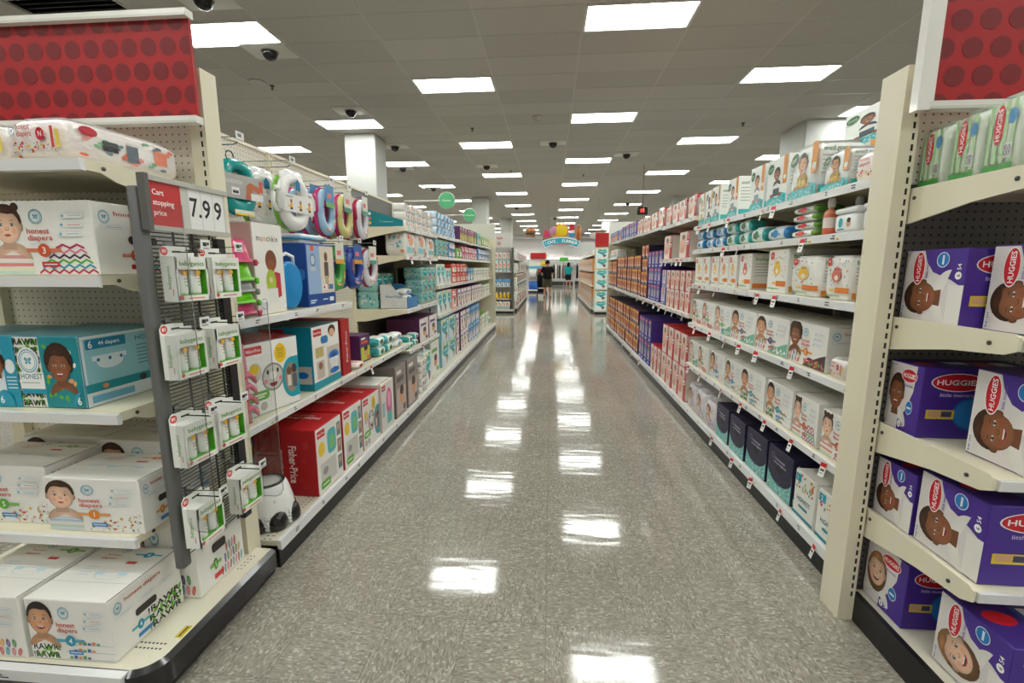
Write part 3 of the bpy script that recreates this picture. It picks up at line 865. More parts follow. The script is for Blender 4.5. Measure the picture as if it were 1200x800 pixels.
def honest_top(W, H, o):
    A = Art(W, H)
    A.p('seam'); A.rect(0, H * .3, W, .0016, (176, 174, 168)); A.rect(W - .004, 0, .003, H, (44, 40, 38))
    A.p('lettering'); A.txt('honest', W * .22, H * .8, .015, (214, 120, 108), bold=.011); A.txt('diapers', W * .2, H * .73, .015, (214, 120, 108), bold=.011)
    A.p('logo'); bug_logo(A, W * .4, H * .9, .016)
    A.p('size_badge'); badge(A, W * .75, H * .84, .019, o['n'], o['bc']); A.rect(W * .6, H * .65, W * .13, H * .05, (206, 70, 66))
    A.p('diaper_sketch')
    c = (160, 206, 224)
    A.ring(W * .6, H * .42, .05, .002, c, 24, .5); A.ring(W * .6, H * .45, .032, .0016, c, 20, .45)
    for q in (-1, 1): A.rect(W * .6 + q * .045 - .015, H * .44, .03, .02, (196, 222, 234))
    for k in range(4): A.rect(W * .18, H * (.42 + k * .05), W * .16, H * .012, (206, 220, 228))
    return A

def hug_face(W, H, o, rot=False):
    """portrait face of the purple boxes; rot lays the artwork on its side"""
    A = Art(H, W) if rot else Art(W, H)
    w, h = (H, W) if rot else (W, H)
    if rot: A.xf = lambda x, y: (W - y, x)
    PU, RD = (76, 48, 146), (206, 32, 46)
    A.p('colour_panel'); A.poly([(w * .42, .001), (w - .001, .001), (w - .001, h - .001), (w * .82, h - .001), (w * .78, h * .62), (w * .6, h * .3), (w * .44, h * .2)] if not rot else
                                [(w * .5, .001), (w * .6, h * .2), (w * .7, h * .5), (w * .84, h * .62), (w - .001, h * .68), (w - .001, .001)], PU)
    A.p('portrait')
    if rot: A.rect(w * .02, .001, w * .52, h * .22, (236, 232, 226))
    if rot: baby(A, w * .36, h * .66, min(w, h) * .25, o['skin'], o['hair'], o.get('hs', 'short'), (236, 232, 226))
    else: baby(A, w * .30, h * .55, min(w, h) * .25, o['skin'], o['hair'], o.get('hs', 'short'), (236, 232, 226))
    A.p('brand_lozenge')
    lx, ly = (w * .75, h * .74) if rot else (w * .62, h * .83)
    A.ell(lx, ly, w * .23, h * .105, (246, 240, 240), 20); A.ell(lx, ly, w * .215, h * .092, RD, 20)
    A.txt('HUGGIES', lx, ly - h * .033, h * .068, (252, 250, 250), w=w * .36, al='c', bold=.018)
    A.txt('little movers', lx, ly - h * .16, h * .04, (110, 80, 176), w=w * .26, al='c', bold=.015)
    A.p('blue_badge')
    bx, by = (w * .86, h * .36) if rot else (w * .72, h * .38)
    A.ell(bx, by, w * .1, w * .1, (236, 240, 246), 18); A.ell(bx, by, w * .09, w * .09, (38, 128, 196), 18); A.rect(bx - w * .06, by - w * .02, w * .12, w * .03, (230, 240, 248))
    A.p('size_badge'); sx, sy = (w * .66, h * .1) if rot else (w * .5, h * .1)
    A.ell(sx, sy, w * .05, w * .05, (250, 250, 250), 14); A.txt(o['n'], sx, sy - w * .025, w * .05, (40, 40, 60), al='c', bold=.011)
    A.txt(o['cnt'], sx + w * .07, sy - w * .03, w * .06, (250, 250, 250), bold=.015)
    A.p('code_sticker'); A.rect(w * .02, h * .92, w * .22, h * .05, (236, 234, 236)); A.txt('4081503', w * .03, h * .93, h * .03, (70, 80, 140), w=w * .19)
    return A
def hug_front(W, H, o):
    A = Art(W, H); RD = (206, 32, 46)
    A.p('brand_lozenge'); A.ell(W * .3, H * .8, W * .23, H * .13, (246, 240, 240), 22); A.ell(W * .3, H * .8, W * .218, H * .118, RD, 22)
    A.txt('HUGGIES', W * .3, H * .765, H * .075, (252, 250, 250), w=W * .36, al='c', bold=.018)
    A.txt('little movers', W * .3, H * .6, H * .05, (206, 190, 236), w=W * .28, al='c', bold=.015)
    A.p('blue_badge'); A.ell(W * .45, H * .36, W * .17, H * .24, (36, 104, 180), 22); A.ell(W * .45, H * .36, W * .15, H * .21, (52, 132, 206), 22)
    A.p('photo_strip'); A.rect(W * .06, H * .28, W * .24, H * .13, (222, 196, 60)); A.rect(W * .08, H * .31, W * .1, H * .08, (214, 166, 130)); A.rect(W * .19, H * .31, W * .09, H * .08, (70, 70, 110))
    A.p('info_panel'); A.rect(W * .7, H * .2, W * .24, H * .5, (104, 76, 172)); A.rect(W * .73, H * .5, W * .18, H * .14, (236, 232, 238))
    return A
def hug_top(W, H, o):
    A = Art(W, H)
    A.p('top_panel'); A.rect(W * .3, H * .2, W * .6, H * .55, (64, 92, 150)); A.rect(W * .34, H * .45, W * .18, H * .25, (230, 228, 232)); A.rect(W * .56, H * .3, W * .14, H * .4, (196, 60, 60)); A.rect(W * .73, H * .3, W * .14, H * .35, (226, 226, 230))
    A.p('brand_lozenge'); A.ell(W * .15, H * .5, W * .1, H * .13, (206, 32, 46), 16)
    return A

def plain_front(W, H, o):
    """generic bag or box front: colour blocks, portrait, brand bar; o picks the family"""
    A = Art(W, H); k = o['k']
    if k == 'babyg':
        A.p('pattern_print')
        g = random.Random(o.get('seed', 1))
        for i in range(26): A.ell(g.uniform(.08, .92) * W, g.uniform(.32, .93) * H, .0045, .0045, g.choice([(226, 110, 70), (240, 190, 80), (140, 190, 120), (120, 180, 200), (226, 150, 150)]), 7)
        A.p('animal_print'); A.ell(W * .5, H * .55, W * .17, H * .15, o.get('ac', (240, 196, 84)), 16); A.ell(W * .5, H * .68, W * .11, H * .07, o.get('ac', (240, 196, 84)), 12)
        for q in (-1, 1): A.ell(W * .5 + q * W * .05, H * .69, .003, .004, (60, 40, 30), 8)
        A.ell(W * .5, H * .5, W * .07, H * .06, (250, 240, 220), 10)
        A.p('badge'); A.ell(W * .22, H * .86, min(W, H) * .1, min(W, H) * .1, (214, 72, 60), 14); A.txt('80', W * .22, H * .84, min(W, H) * .05, (250, 240, 236), al='c', bold=.015)
        A.p('lettering'); A.txt('babyganics', W * .06, H * .08, H * .055, (90, 160, 62), w=W * .6, bold=.015)
        A.rect(W * .5, H * .16, W * .48, H * .12, (232, 130, 50)); A.rect(W * .3, H * .19, W * .18, H * .06, (240, 200, 110))
    elif k == 'seventh':
        A.p('wave_print'); A.poly([(.001, .001), (W - .001, .001), (W - .001, H * .2), (W * .75, H * .26), (W * .55, H * .16), (W * .3, H * .22), (.001, H * .12)], (74, 186, 192))
        g = random.Random(3)
        for i in range(24): A.ell(g.uniform(.04, .9) * W, g.uniform(.02, .12) * H, .004, .004, (230, 236, 226), 6)
        A.p('portrait'); baby(A, W * .5, H * .66, W * .16, o.get('skin', TN), o.get('hair', BK), 'short', o.get('top', (70, 76, 86)))
        A.rect(W * .36, H * .2, W * .3, H * .16, o.get('top', (70, 76, 86))); A.ell(W * .3, H * .22, W * .08, H * .04, o.get('skin', TN), 10); A.ell(W * .7, H * .22, W * .08, H * .04, o.get('skin', TN), 10)
        A.p('leaf_logo'); A.ell(W * .18, H * .8, W * .15, H * .1, (52, 108, 62), 16, rot=28); A.txt('seventh', W * .18, H * .8, H * .03, (240, 244, 236), w=W * .2, al='c', bold=.011); A.txt('generation', W * .18, H * .76, H * .024, (240, 244, 236), w=W * .22, al='c', bold=.011)
        A.p('size_badge'); A.rect(W * .8, H * .42, W * .18, H * .57, (222, 150, 70)); A.ell(W * .89, H * .55, W * .06, W * .06, (240, 236, 226), 10); A.txt(o.get('n', '2'), W * .86, H * .06, H * .12, (24, 110, 140), bold=.015)
    elif k == 'red':
        A.p('photo_print'); A.rect(W * .04, H * .05, W * .72, H * .9, (236, 222, 212)); A.ell(W * .38, H * .5, W * .3, H * .3, (224, 176, 152), 16); A.ell(W * .44, H * .66, W * .22, H * .18, (232, 190, 168), 14); A.ell(W * .4, H * .8, W * .17, H * .1, (150, 104, 80), 12); A.ell(W * .3, H * .3, W * .22, H * .12, (214, 160, 138), 12)
        for q in (0, .1): A.rect(W * (.39 + q), H * .66, W * .04, H * .012, (70, 44, 36))
        A.p('brand_band'); A.poly([(W * .72, .001), (W - .001, .001), (W - .001, H - .001), (W * .8, H - .001), (W * .74, H * .6)], (196, 36, 40))
        A.rr(W * .73, H * .5, W * .22, H * .14, .006, (246, 240, 238)); A.rect(W * .75, H * .53, W * .18, H * .05, (60, 120, 190)); A.txt('HUGGIES', W * .96, H * .7, W * .1, (250, 244, 244), w=H * .26, rot=90, bold=.015)
    elif k == 'purple':
        A.p('photo_print'); A.ell(W * .5, H * .55, W * .34, H * .24, (150, 190, 226), 16); baby(A, W * .5, H * .56, W * .2, o.get('skin', TN), DB, 'short', (226, 226, 236))
        A.p('brand_band'); A.ell(W * .5, H * .88, W * .34, H * .08, (206, 36, 48), 16); A.txt('HUGGIES', W * .5, H * .855, H * .05, (250, 246, 246), w=W * .5, al='c', bold=.015); A.rect(W * .1, H * .05, W * .8, H * .16, (60, 70, 150)); A.rect(W * .2, H * .09, W * .5, H * .06, (226, 230, 240))
    elif k == 'orange':
        A.p('photo_print'); A.rect(W * .1, H * .2, W * .55, H * .55, (236, 170, 60)); A.rect(W * .7, H * .2, W * .24, H * .55, (196, 50, 36)); baby(A, W * .5, H * .52, W * .22, o.get('skin', BR), BK, 'short', (250, 246, 240))
        A.p('brand_band'); A.rect(.001, H * .78, W - .002, H * .2, (206, 66, 40)); A.rr(W * .12, H * .82, W * .7, H * .12, .006, (240, 226, 90)); A.txt('HUGGIES', W * .47, H * .85, H * .07, (190, 30, 36), w=W * .6, al='c', bold=.015); A.rect(.001, .001, W - .002, H * .18, (40, 44, 86)); A.ell(W * .7, H * .1, W * .1, W * .1, (230, 226, 220), 12)
    elif k == 'pampers':
        A.p('heart_print'); A.ell(W * .36, H * .66, W * .28, H * .22, (40, 158, 162), 16); A.ell(W * .64, H * .68, W * .26, H * .2, (60, 176, 178), 16); A.poly([(W * .12, H * .6), (W * .88, H * .6), (W * .5, H * .3)], (48, 166, 168))
        A.p('lettering'); A.txt('Pampers', W * .5, H * .64, H * .085, (248, 250, 248), w=W * .6, al='c', bold=.011); A.rr(W * .05, H * .86, W * .3, H * .1, .006, (236, 200, 70)); A.rect(W * .6, H * .88, W * .32, H * .07, (130, 190, 90))
        A.p('portrait'); baby(A, W * .68, H * .24, W * .15, o.get('skin', TN), o.get('hair', DB), 'short', (250, 250, 248))
    elif k == 'navy':
        NV = (40, 36, 66)
        A.p('pattern_print'); A.rect(.001, .001, W - .002, H * .62, (126, 190, 184))
        g = random.Random(8)
        for i in range(40): A.ell(g.uniform(.05, .95) * W, g.uniform(.03, .5) * H, .0035, .005, g.choice([(240, 244, 240), (60, 60, 80), (240, 244, 240), (96, 120, 130)]), 7, rot=g.uniform(0, 90))
        A.p('hood_panel'); A.poly([(.001, H * .45), (W * .08, H * .36), (W * .25, H * .26), (W * .5, H * .22), (W * .75, H * .26), (W * .92, H * .36), (W - .001, H * .45), (W - .001, H - .001), (.001, H - .001)], NV)
        A.p('hand_hole'); A.rr(W * .36, H * .5, W * .28, H * .12, H * .05, (12, 12, 14))
        A.p('lettering'); A.txt('honest', W * .3, H * .74, H * .06, (206, 206, 222), w=W * .4, bold=.011); A.txt('overnights', W * .25, H * .66, H * .05, (206, 206, 222), w=W * .5, bold=.011); A.ring(W * .2, H * .8, H * .06, H * .008, (170, 170, 196), 14); A.ell(W * .5, H * .25, H * .045, H * .045, (70, 66, 110), 12)
    elif k == 'floral':
        A.p('pattern_print')
        g = random.Random(o.get('seed', 2))
        for i in range(34): A.ell(g.uniform(.1, .92) * W, g.uniform(.62, .95) * H, g.uniform(.005, .011), g.uniform(.004, .007), g.choice([(214, 96, 60), (86, 140, 70), (196, 60, 80), (232, 180, 90), (110, 150, 90)]), 8, rot=g.uniform(0, 180))
        A.p('lettering'); A.txt('HONEST', W * .5, H * .36, H * .1, (60, 120, 140), w=W * .64, al='c', bold=.01); A.rr(W * .28, H * .22, W * .44, H * .06, .005, (40, 140, 160))
        A.p('colour_band'); A.rect(.001, .001, W - .002, H * .07, (40, 140, 160)); A.rr(W * .05, H * .76, W * .26, H * .17, .004, (30, 150, 176)); A.txt(o.get('n', '1'), W * .13, H * .79, H * .1, (250, 250, 250), bold=.011)
    elif k == 'rawr6':
        A.p('pattern_print'); pattern(A, 'rawr', W * .26, .002, W * .3, H - .004); A.rect(W * .56, .002, W * .43, H - .004, (32, 140, 150))
        g = random.Random(6)
        for i in range(22): A.ell(W * g.uniform(.6, .96), H * g.uniform(.05, .95), .009, .006, g.choice([(232, 170, 100), (240, 240, 230), (112, 180, 52)]), 8, rot=g.uniform(0, 180))
        A.rect(.001, .002, W * .14, H - .004, (226, 236, 240))
        A.p('blue_band'); A.rect(W * .13, .001, W * .15, H - .002, (42, 156, 184)); A.ell(W * .205, H * .58, W * .055, H * .1, (236, 242, 244), 16)
        for q in range(4): A.rect(W * .15, H * (.42 - q * .05), W * .11, H * .014, (220, 238, 244))
        A.p('logo'); A.ell(W * .42, H * .66, H * .19, H * .19, (244, 244, 240), 20); bug_logo(A, W * .42, H * .66, H * .165)
        A.p('lettering'); A.rect(W * .3, H * .26, W * .27, H * .24, (244, 244, 240)); A.txt('HONEST', W * .435, H * .41, H * .075, (70, 130, 150), w=W * .24, al='c', bold=.011); A.rect(W * .32, H * .35, W * .2, H * .012, (150, 180, 190)); A.rect(W * .3, H * .2, W * .28, H * .07, (42, 156, 184))
        A.p('portrait'); baby(A, W * .76, H * .6, H * .22, BR, DB, 'curly', BR); A.p('second_portrait'); baby(A, W * .05 + H * .02, H * .6, H * .14, BR, DB, 'curly', None)
        A.p('size_badge')
        for cx in (W * .105, W * .97):
            A.ell(cx, .002, W * .1, H * .24, (42, 156, 184), 14, 90 if cx > W * .5 else 0, 180); A.txt('6', cx - W * .035, H * .06, H * .11, (248, 250, 250), al='c', bold=.015)
    return A
def rawr6_side(W, H, o):
    A = Art(W, H)
    A.p('info_panel'); A.rect(.002, .002, W - .004, H - .004, (226, 234, 236)); A.rect(W * .03, H * .28, W * .94, H * .67, (150, 204, 214))
    A.p('size_badge'); A.rr(W * .05, H * .8, W * .42, H * .14, .004, (36, 130, 168)); A.txt('6', W * .08, H * .82, H * .1, (250, 250, 250), bold=.015); A.txt('44 diapers', W * .18, H * .845, H * .055, (250, 250, 250), w=W * .22)
    A.p('lettering'); A.txt('HONEST', W * .58, H * .83, H * .07, (60, 110, 140), w=W * .32, bold=.01)
    for k in range(6): A.rect(W * .58, H * (.74 - .055 * k), W * .34, H * .016, (96, 140, 160))
    A.p('diaper_sketch'); A.ell(W * .28, H * .6, W * .14, H * .1, (226, 238, 242), 18); A.rect(W * .1, H * .63, W * .36, H * .07, (226, 238, 242))
    for q in (.16, .28, .4): A.ell(W * q, H * .64, H * .026, H * .026, (36, 110, 160), 10)
    A.p('pattern_print'); A.rect(.002, H * .2, W - .004, H * .12, (36, 146, 156)); A.ell(W * .2, H * .26, .012, .008, (230, 150, 110), 10); A.ell(W * .62, H * .25, .016, .012, (60, 60, 60), 12); A.ell(W * .84, H * .25, .016, .012, (230, 230, 226), 12); A.rect(W * .05, H * .05, W * .45, H * .1, (110, 176, 206))
    return A

def side_art(W, H, c1, c2, txt=None, seed=1):
    """printed side panel: colour bar, info lines, picture patch"""
    A = Art(W, H); g = random.Random(seed)
    A.rect(W * .04, H * .04, W * .92, H * .13, c1)
    if txt: A.txt(txt, W * .08, H * .8, H * .09, c2, w=W * .6, bold=.011)
    for k in range(5): A.rect(W * .08, H * (.7 - .08 * k), W * g.uniform(.25, .45), H * .02, (170, 170, 166))
    A.rr(W * .6, H * .32, W * .3, H * .36, .006, tuple(int(v * .5 + 110) for v in c1)); A.ell(W * .75, H * .5, W * .09, H * .12, c2, 12)
    return A

def fp_front(W, H, o):
    A = Art(W, H); k = o['k']
    A.p('brand_tab'); A.rr(W * .06, H * .84, W * .28, H * .11, .004, (200, 36, 44)); A.txt('Fisher-Price', W * .2, H * .875, H * .04, (250, 246, 244), w=W * .24, al='c', bold=.015)
    if k == 'toy':
        A.p('yellow_circle'); A.ell(W * .66, H * .79, W * .11, H * .14, (236, 196, 44), 18)
        for q in range(5): A.rect(W * .6, H * (.85 - q * .03), W * .12, H * .008, (120, 96, 30))
        A.p('toy_photo'); A.ell(W * .5, H * .48, W * .2, H * .2, (150, 146, 140), 20); A.ell(W * .5, H * .48, W * .17, H * .17, (206, 202, 196), 20); A.ell(W * .5, H * .5, W * .06, H * .06, (236, 234, 230), 14)
        for q in (-1, 1): A.ell(W * (.5 + q * .09), H * .56, W * .02, H * .035, (40, 36, 34), 8); A.ell(W * (.5 + q * .13), H * .44, W * .03, H * .03, (226, 130, 140), 8)
        A.ell(W * .5, H * .4, W * .07, H * .06, (120, 40, 40), 12, 180, 360); A.ell(W * .2, H * .6, W * .11, H * .13, (206, 200, 190), 16); A.ell(W * .19, H * .64, W * .08, H * .07, (236, 200, 40), 14)
        A.p('photo_circle'); A.ell(W * .86, H * .4, W * .2, H * .3, (30, 160, 178), 22, 70, 290); A.rect(W * .84, H * .1, W * .15, H * .6, (30, 160, 178)); A.ell(W * .84, H * .4, W * .13, H * .22, (150, 140, 130), 20); A.ell(W * .8, H * .5, W * .05, H * .06, (120, 84, 60), 12); A.ell(W * .9, H * .52, W * .05, H * .07, (70, 60, 56), 12); A.rect(W * .76, H * .28, W * .07, H * .16, (226, 214, 200)); A.rect(W * .86, H * .24, W * .08, H * .2, (90, 96, 104))
        A.p('green_banner'); A.rr(W * .05, H * .2, W * .36, H * .13, H * .05, GRN); A.rect(W * .1, H * .27, W * .26, H * .02, (236, 246, 226)); A.rect(W * .14, H * .235, W * .18, H * .02, (236, 246, 226))
        for q in (.14, .3): A.ell(W * q, H * .11, W * .06, H * .06, (120, 176, 186), 14); A.ell(W * q, H * .11, W * .05, H * .05, (196, 176, 160), 14)
    elif k == 'stool':
        A.p('toy_photo'); A.rr(W * .42, H * .5, W * .34, H * .38, W * .1, (92, 182, 190)); A.poly([(W * .5, H * .62), (W * .56, H * .56), (W * .64, H * .56), (W * .7, H * .62), (W * .66, H * .78), (W * .54, H * .78)], (130, 196, 120)); A.rect(W * .12, H * .1, W * .6, H * .34, (206, 204, 198)); A.ell(W * .3, H * .3, W * .1, H * .06, (150, 148, 144), 12)
        A.p('yellow_circle'); A.ell(W * .2, H * .66, W * .12, H * .11, (236, 200, 60), 16)
        A.p('photo_panel'); A.rect(W * .78, H * .02, W * .2, H * .95, (238, 238, 234))
        for q in range(3): A.rect(W * .8, H * (.68 - q * .27), W * .16, H * .22, [(120, 140, 140), (150, 130, 110), (96, 120, 124)][q]); A.ell(W * .88, H * (.82 - q * .27), W * .04, H * .05, (206, 160, 130), 10)
        A.p('green_banner'); A.rr(W * .1, H * .05, W * .36, H * .12, H * .04, GRN); A.rect(W * .16, H * .1, W * .24, H * .02, (236, 246, 226))
    elif k == 'potty':
        A.p('speech_badge'); A.rr(W * .3, H * .7, W * .26, H * .12, H * .05, (36, 120, 180)); A.ell(W * .72, H * .88, W * .14, H * .09, (60, 44, 40), 14); A.ell(W * .72, H * .84, W * .1, H * .07, (226, 176, 140), 12)
        A.p('toy_photo'); A.rect(W * .5, H * .12, W * .48, H * .5, (206, 196, 184)); A.ell(W * .75, H * .46, W * .2, H * .08, (44, 122, 200), 18); A.ell(W * .75, H * .46, W * .12, H * .04, (24, 80, 150), 14); A.poly([(W * .57, H * .42), (W * .93, H * .42), (W * .86, H * .2), (W * .64, H * .2)], (230, 230, 228)); A.ell(W * .75, H * .2, W * .18, H * .05, (44, 122, 200), 16)
        A.p('photo_panel'); A.rect(W * .1, H * .5, W * .28, H * .16, (196, 176, 110)); A.rect(W * .12, H * .16, W * .26, H * .28, (206, 190, 176)); A.ell(W * .25, H * .36, W * .07, H * .06, (150, 100, 70), 10); A.rect(.002, .002, W - .004, H * .12, (30, 150, 170))
    elif k == 'pinkpotty':
        A.p('toy_photo'); A.ell(W * .6, H * .55, W * .24, H * .3, (214, 96, 150), 18); A.ell(W * .6, H * .6, W * .14, H * .18, (236, 160, 196), 16); A.rect(W * .4, H * .1, W * .4, H * .25, (96, 190, 180))
        A.p('photo_panel'); A.rect(W * .05, H * .3, W * .2, H * .3, (150, 190, 196))
    return A
def fp_red(W, H, o):
    A = Art(W, H)
    A.p('circle_print')
    g = random.Random(4)
    for i in range(12):
        x, y, r = g.uniform(.1, .9) * W, g.uniform(.08, .92) * H, g.uniform(.008, .018)
        if i % 2: A.ell(x, y, r, r, (186, 50, 50), 14)
        else: A.ring(x, y, r, .003, (192, 66, 62), 16)
    A.rect(W * .02, H * .02, W * .44, H * .96, (150, 26, 30))
    A.p('lettering'); A.txt('Fisher-Price', W * .56, H * .76, W * .13, (246, 238, 232), w=H * .56, rot=-90, bold=.015); A.txt('Grow-with-me', W * .43, H * .7, W * .03, (226, 190, 184), w=H * .4, rot=-90)
    return A
def fp_redtop(W, H, o):
    A = Art(W, H)
    A.p('lettering'); A.txt('Fisher-Price', W * .7, H * .2, H * .1, (246, 238, 232), w=H * .62, rot=90, bold=.015); A.rect(W * .78, H * .35, W * .025, H * .4, (226, 190, 184))
    return A

# ---------------------------------------------------------------- products: one master of each kind, then copies
PROD = {}
def face_pt(side, w, d, h, u, v, z):
    if side == 'front': return (-w / 2 + u, -d / 2 - z, v)
    if side == 'left': return (-w / 2 - z, d / 2 - u, v)
    if side == 'right': return (w / 2 + z, -d / 2 + u, v)
    return (-w / 2 + u, -d / 2 + v, h + z)
def print_meshes(w, d, h, faces, detail, off=0):
    out = []
    for side, A in faces.items():
        for pn, (V, F, K) in A.meshes(not detail).items():
            m = MB(); m.v = [face_pt(side, w, d, h, u, v, z + off) for u, v, z in V]; m.f = F; m.c = K; m.sm = [False] * len(F)
            nm = pn if detail else side + '_print'
            out.append((nm, m.build(nm)))
    return out
def carton(key, name, cat, w, d, h, cols, faces, detail=True, bev=.003):
    bm = bmesh.new(); bmesh.ops.create_cube(bm, size=1)
    for v in bm.verts: v.co = (v.co.x * w, v.co.y * d, (v.co.z + .5) * h)
    bmesh.ops.bevel(bm, geom=bm.edges[:], offset=bev, segments=1, affect='EDGES')
    m = MB(); m.v = [tuple(v.co) for v in bm.verts]
    base = cols if isinstance(cols, tuple) else cols['base']
    for f in bm.faces:
        n = f.normal; c = base
        if not isinstance(cols, tuple):
            if n.y < -.9: c = cols.get('front', base)
            elif abs(n.x) > .9: c = cols.get('side', base)
            elif n.z > .9: c = cols.get('top', base)
        m.face([v.index for v in f.verts], c)
    bm.free()
    # closed flaps: a proud tape line along the lid
    e = cols if isinstance(cols, tuple) else cols.get('top', base)
    tape = tuple(int(v * .86) for v in e)
    m.box(-w / 2 + .003, w / 2 - .003, -.0012, .0012, h, h + .0004, tape)
    PROD[key] = (m.build(name), print_meshes(w, d, h, faces, detail), (w, d, h), name, cat, 'card')
def sup(a, p):
    c, s = math.cos(a), math.sin(a)
    return math.copysign(abs(c) ** (2 / p), c), math.copysign(abs(s) ** (2 / p), s)
def bag(key, name, cat, w, d, h, col, faces, detail=True, top=None):
    """soft diaper pack: rounded, slightly puckered film bag"""
    g = random.Random(sum(map(ord, key)) % 97); rings = []; cs = []
    zs = [0, .03, .1, .25, .45, .65, .82, .92, .98, 1.0]
    for t in zs:
        k = (1 - abs(2 * t - 1) ** 7) ** (1 / 4) if 0 < t < 1 else .82
        ring = []
        for j in range(28):
            u, v = sup(2 * math.pi * (j + .5) / 28, 7)
            q = 1 - g.uniform(0, .02)
            ring.append((u * w / 2 * k * q, v * d / 2 * (k * .5 + .5) * q, t * h))
        rings.append(ring); cs.append(top if (top and t >= .82) else col)
    m = MB().loft(rings, cs[:-1])
    PROD[key] = (fix_normals(m.build(name)), print_meshes(w, d, h, faces, detail, .0015), (w, d, h), name, cat, 'film')
def pack_side(W, H, cs, seed):
    A = Art(W, H); g = random.Random(seed)
    for k in range(14): A.ell(g.uniform(.12, .88) * W, g.uniform(.15, .85) * H, g.uniform(.04, .1) * W, g.uniform(.04, .09) * H, g.choice(cs), 10, rot=g.uniform(0, 90))
    A.rect(W * .2, H * .4, W * .3, H * .12, (240, 240, 238)); A.rect(W * .22, H * .43, W * .24, H * .03, cs[0])
    return A
def pillow(key, name, w, d, h, ends, mid, logo, lidc=WHITE, txt=None, cat='wipes pack'):
    """wipes pack: pillow with flat crimped ends, lift-up label on top"""
    g = random.Random(sum(map(ord, key)) % 89)
    xs = [-.5, -.47, -.44, -.36, -.2, 0, .2, .36, .44, .47, .5]; ks = [.04, .05, .45, .9, 1, 1, 1, .9, .45, .05, .04]
    rings = []
    for x, k in zip(xs, ks):
        rings.append([(x * w, sup(2 * math.pi * (j + .5) / 20, 3.2)[0] * d / 2 * (.75 + .25 * k) * (1 - g.uniform(0, .03)), h / 2 + sup(2 * math.pi * (j + .5) / 20, 3.2)[1] * h / 2 * k * (1 - g.uniform(0, .05))) for j in range(20)])
    cs = [ends] * 3 + [mid] * 4 + [ends] * 3
    m = MB().loft(rings, cs)
    A = Art(w, h)
    A.ell(w * .5, h * .5, w * .14, h * .3, logo, 16); A.rect(w * .3, h * .3, w * .08, h * .35, tuple(int(v * .8) for v in logo)); A.rect(w * .63, h * .35, w * .1, h * .14, (120, 160, 180))
    if txt: A.txt(txt, w * .5, h * .4, h * .26, (250, 250, 250), w=w * .22, al='c', bold=.015)
    pm = print_meshes(w, d * .985, h, {'front': A}, True, .001)
    lid = MB().rbox(-w * .22, w * .22, -d * .3, d * .3, h - .004, h + .003, .002, lidc, 1)
    PROD[key] = (fix_normals(m.build(name)), pm + [('flip_lid', lid.build('flip_lid'))], (w, d, h), name, cat, 'film')
def copies(key, loc, rz, dims, label, group, cat=None, name=None):
    body, parts, (w, d, h), nm, ct, mt = PROD[key]
    dims = dims or (w, d, h)
    o = obj(name or nm, body, mt, None, loc, rz, (dims[0] / w, dims[1] / d, dims[2] / h))
    tag(o, label, cat or ct, group)
    for pn, me in parts:
        if not me.materials: me.materials.append(M[mt])
        c = bpy.data.objects.new(pn, me); C.objects.link(c); c.parent = o
    return o

# kinds of carton
def honest(key, n, bc, skin, hair, pl, pr, **k):
    o = dict(n=n, bc=bc, skin=skin, hair=hair, pl=pl, pr=pr, **k)
    W, D, H = .30, .36, .20
    carton(key, 'diaper_carton', 'diaper box', W, D, H, (238, 236, 230), {'front': honest_front(W, H, o), 'right': honest_side(D, H, o), 'left': honest_side(D, H, o), 'top': honest_top(W, D, o)})
honest('h1', '1', ORG, LT, DB, 'stripe', 'doodle', smile=False)
honest('h3', '3', (206, 84, 44), LT, DB, 'pink_stripe', 'chevron', hs='buns', smile=False, tc=(200, 50, 60))
honest('h4', '4', (40, 148, 176), TN, BK, 'rawr', 'train', ps='rawr')
honest('h5', '5', GRN, LT, DB, 'feather', 'feather', tc=(206, 66, 70))
honest('h5d', '5', GRN, TN, DB, 'doodle', 'doodle')
honest('hs', '2', (120, 170, 80), LT, LB, 'straw', 'straw', hs='long', tc=(206, 60, 70))
honest('hg', '2', (90, 70, 110), TN, DB, 'feather', 'leaf', tc=(206, 60, 70))
honest('hm', '1', ORG, BR, DB, 'feather', 'melon', hs='curly', tc=(206, 60, 70))
honest('hb', '2', GRN, LT, LB, 'straw', 'leaf', tc=(66, 120, 180))
honest('hw', '1', (66, 140, 196), TN, DB, 'stripe', 'doodle')
o6 = dict(k='rawr6')
carton('h6', 'diaper_carton', 'diaper box', .36, .36, .225, {'base': (44, 150, 176), 'top': (120, 176, 190), 'front': (238, 238, 232)}, {'front': plain_front(.36, .225, o6), 'right': rawr6_side(.36, .225, o6)})
for key, skin, hair, hs, rot in (('hu_r', BR, DB, 'short', True), ('hu_u', BR, DB, 'short', False), ('hu_g', LT, LB, 'long', False), ('hu_gr', LT, LB, 'long', True)):
    o = dict(skin=skin, hair=hair, hs=hs, n='6', cnt='54')
    carton(key, 'diaper_box', 'diaper box', .40, .24, .235, {'base': (76, 48, 146), 'top': (64, 40, 124), 'side': (226, 220, 218)}, {'left': hug_face(.24, .235, o, rot), 'front': hug_front(.40, .235, o), 'top': hug_top(.40, .24, o)})
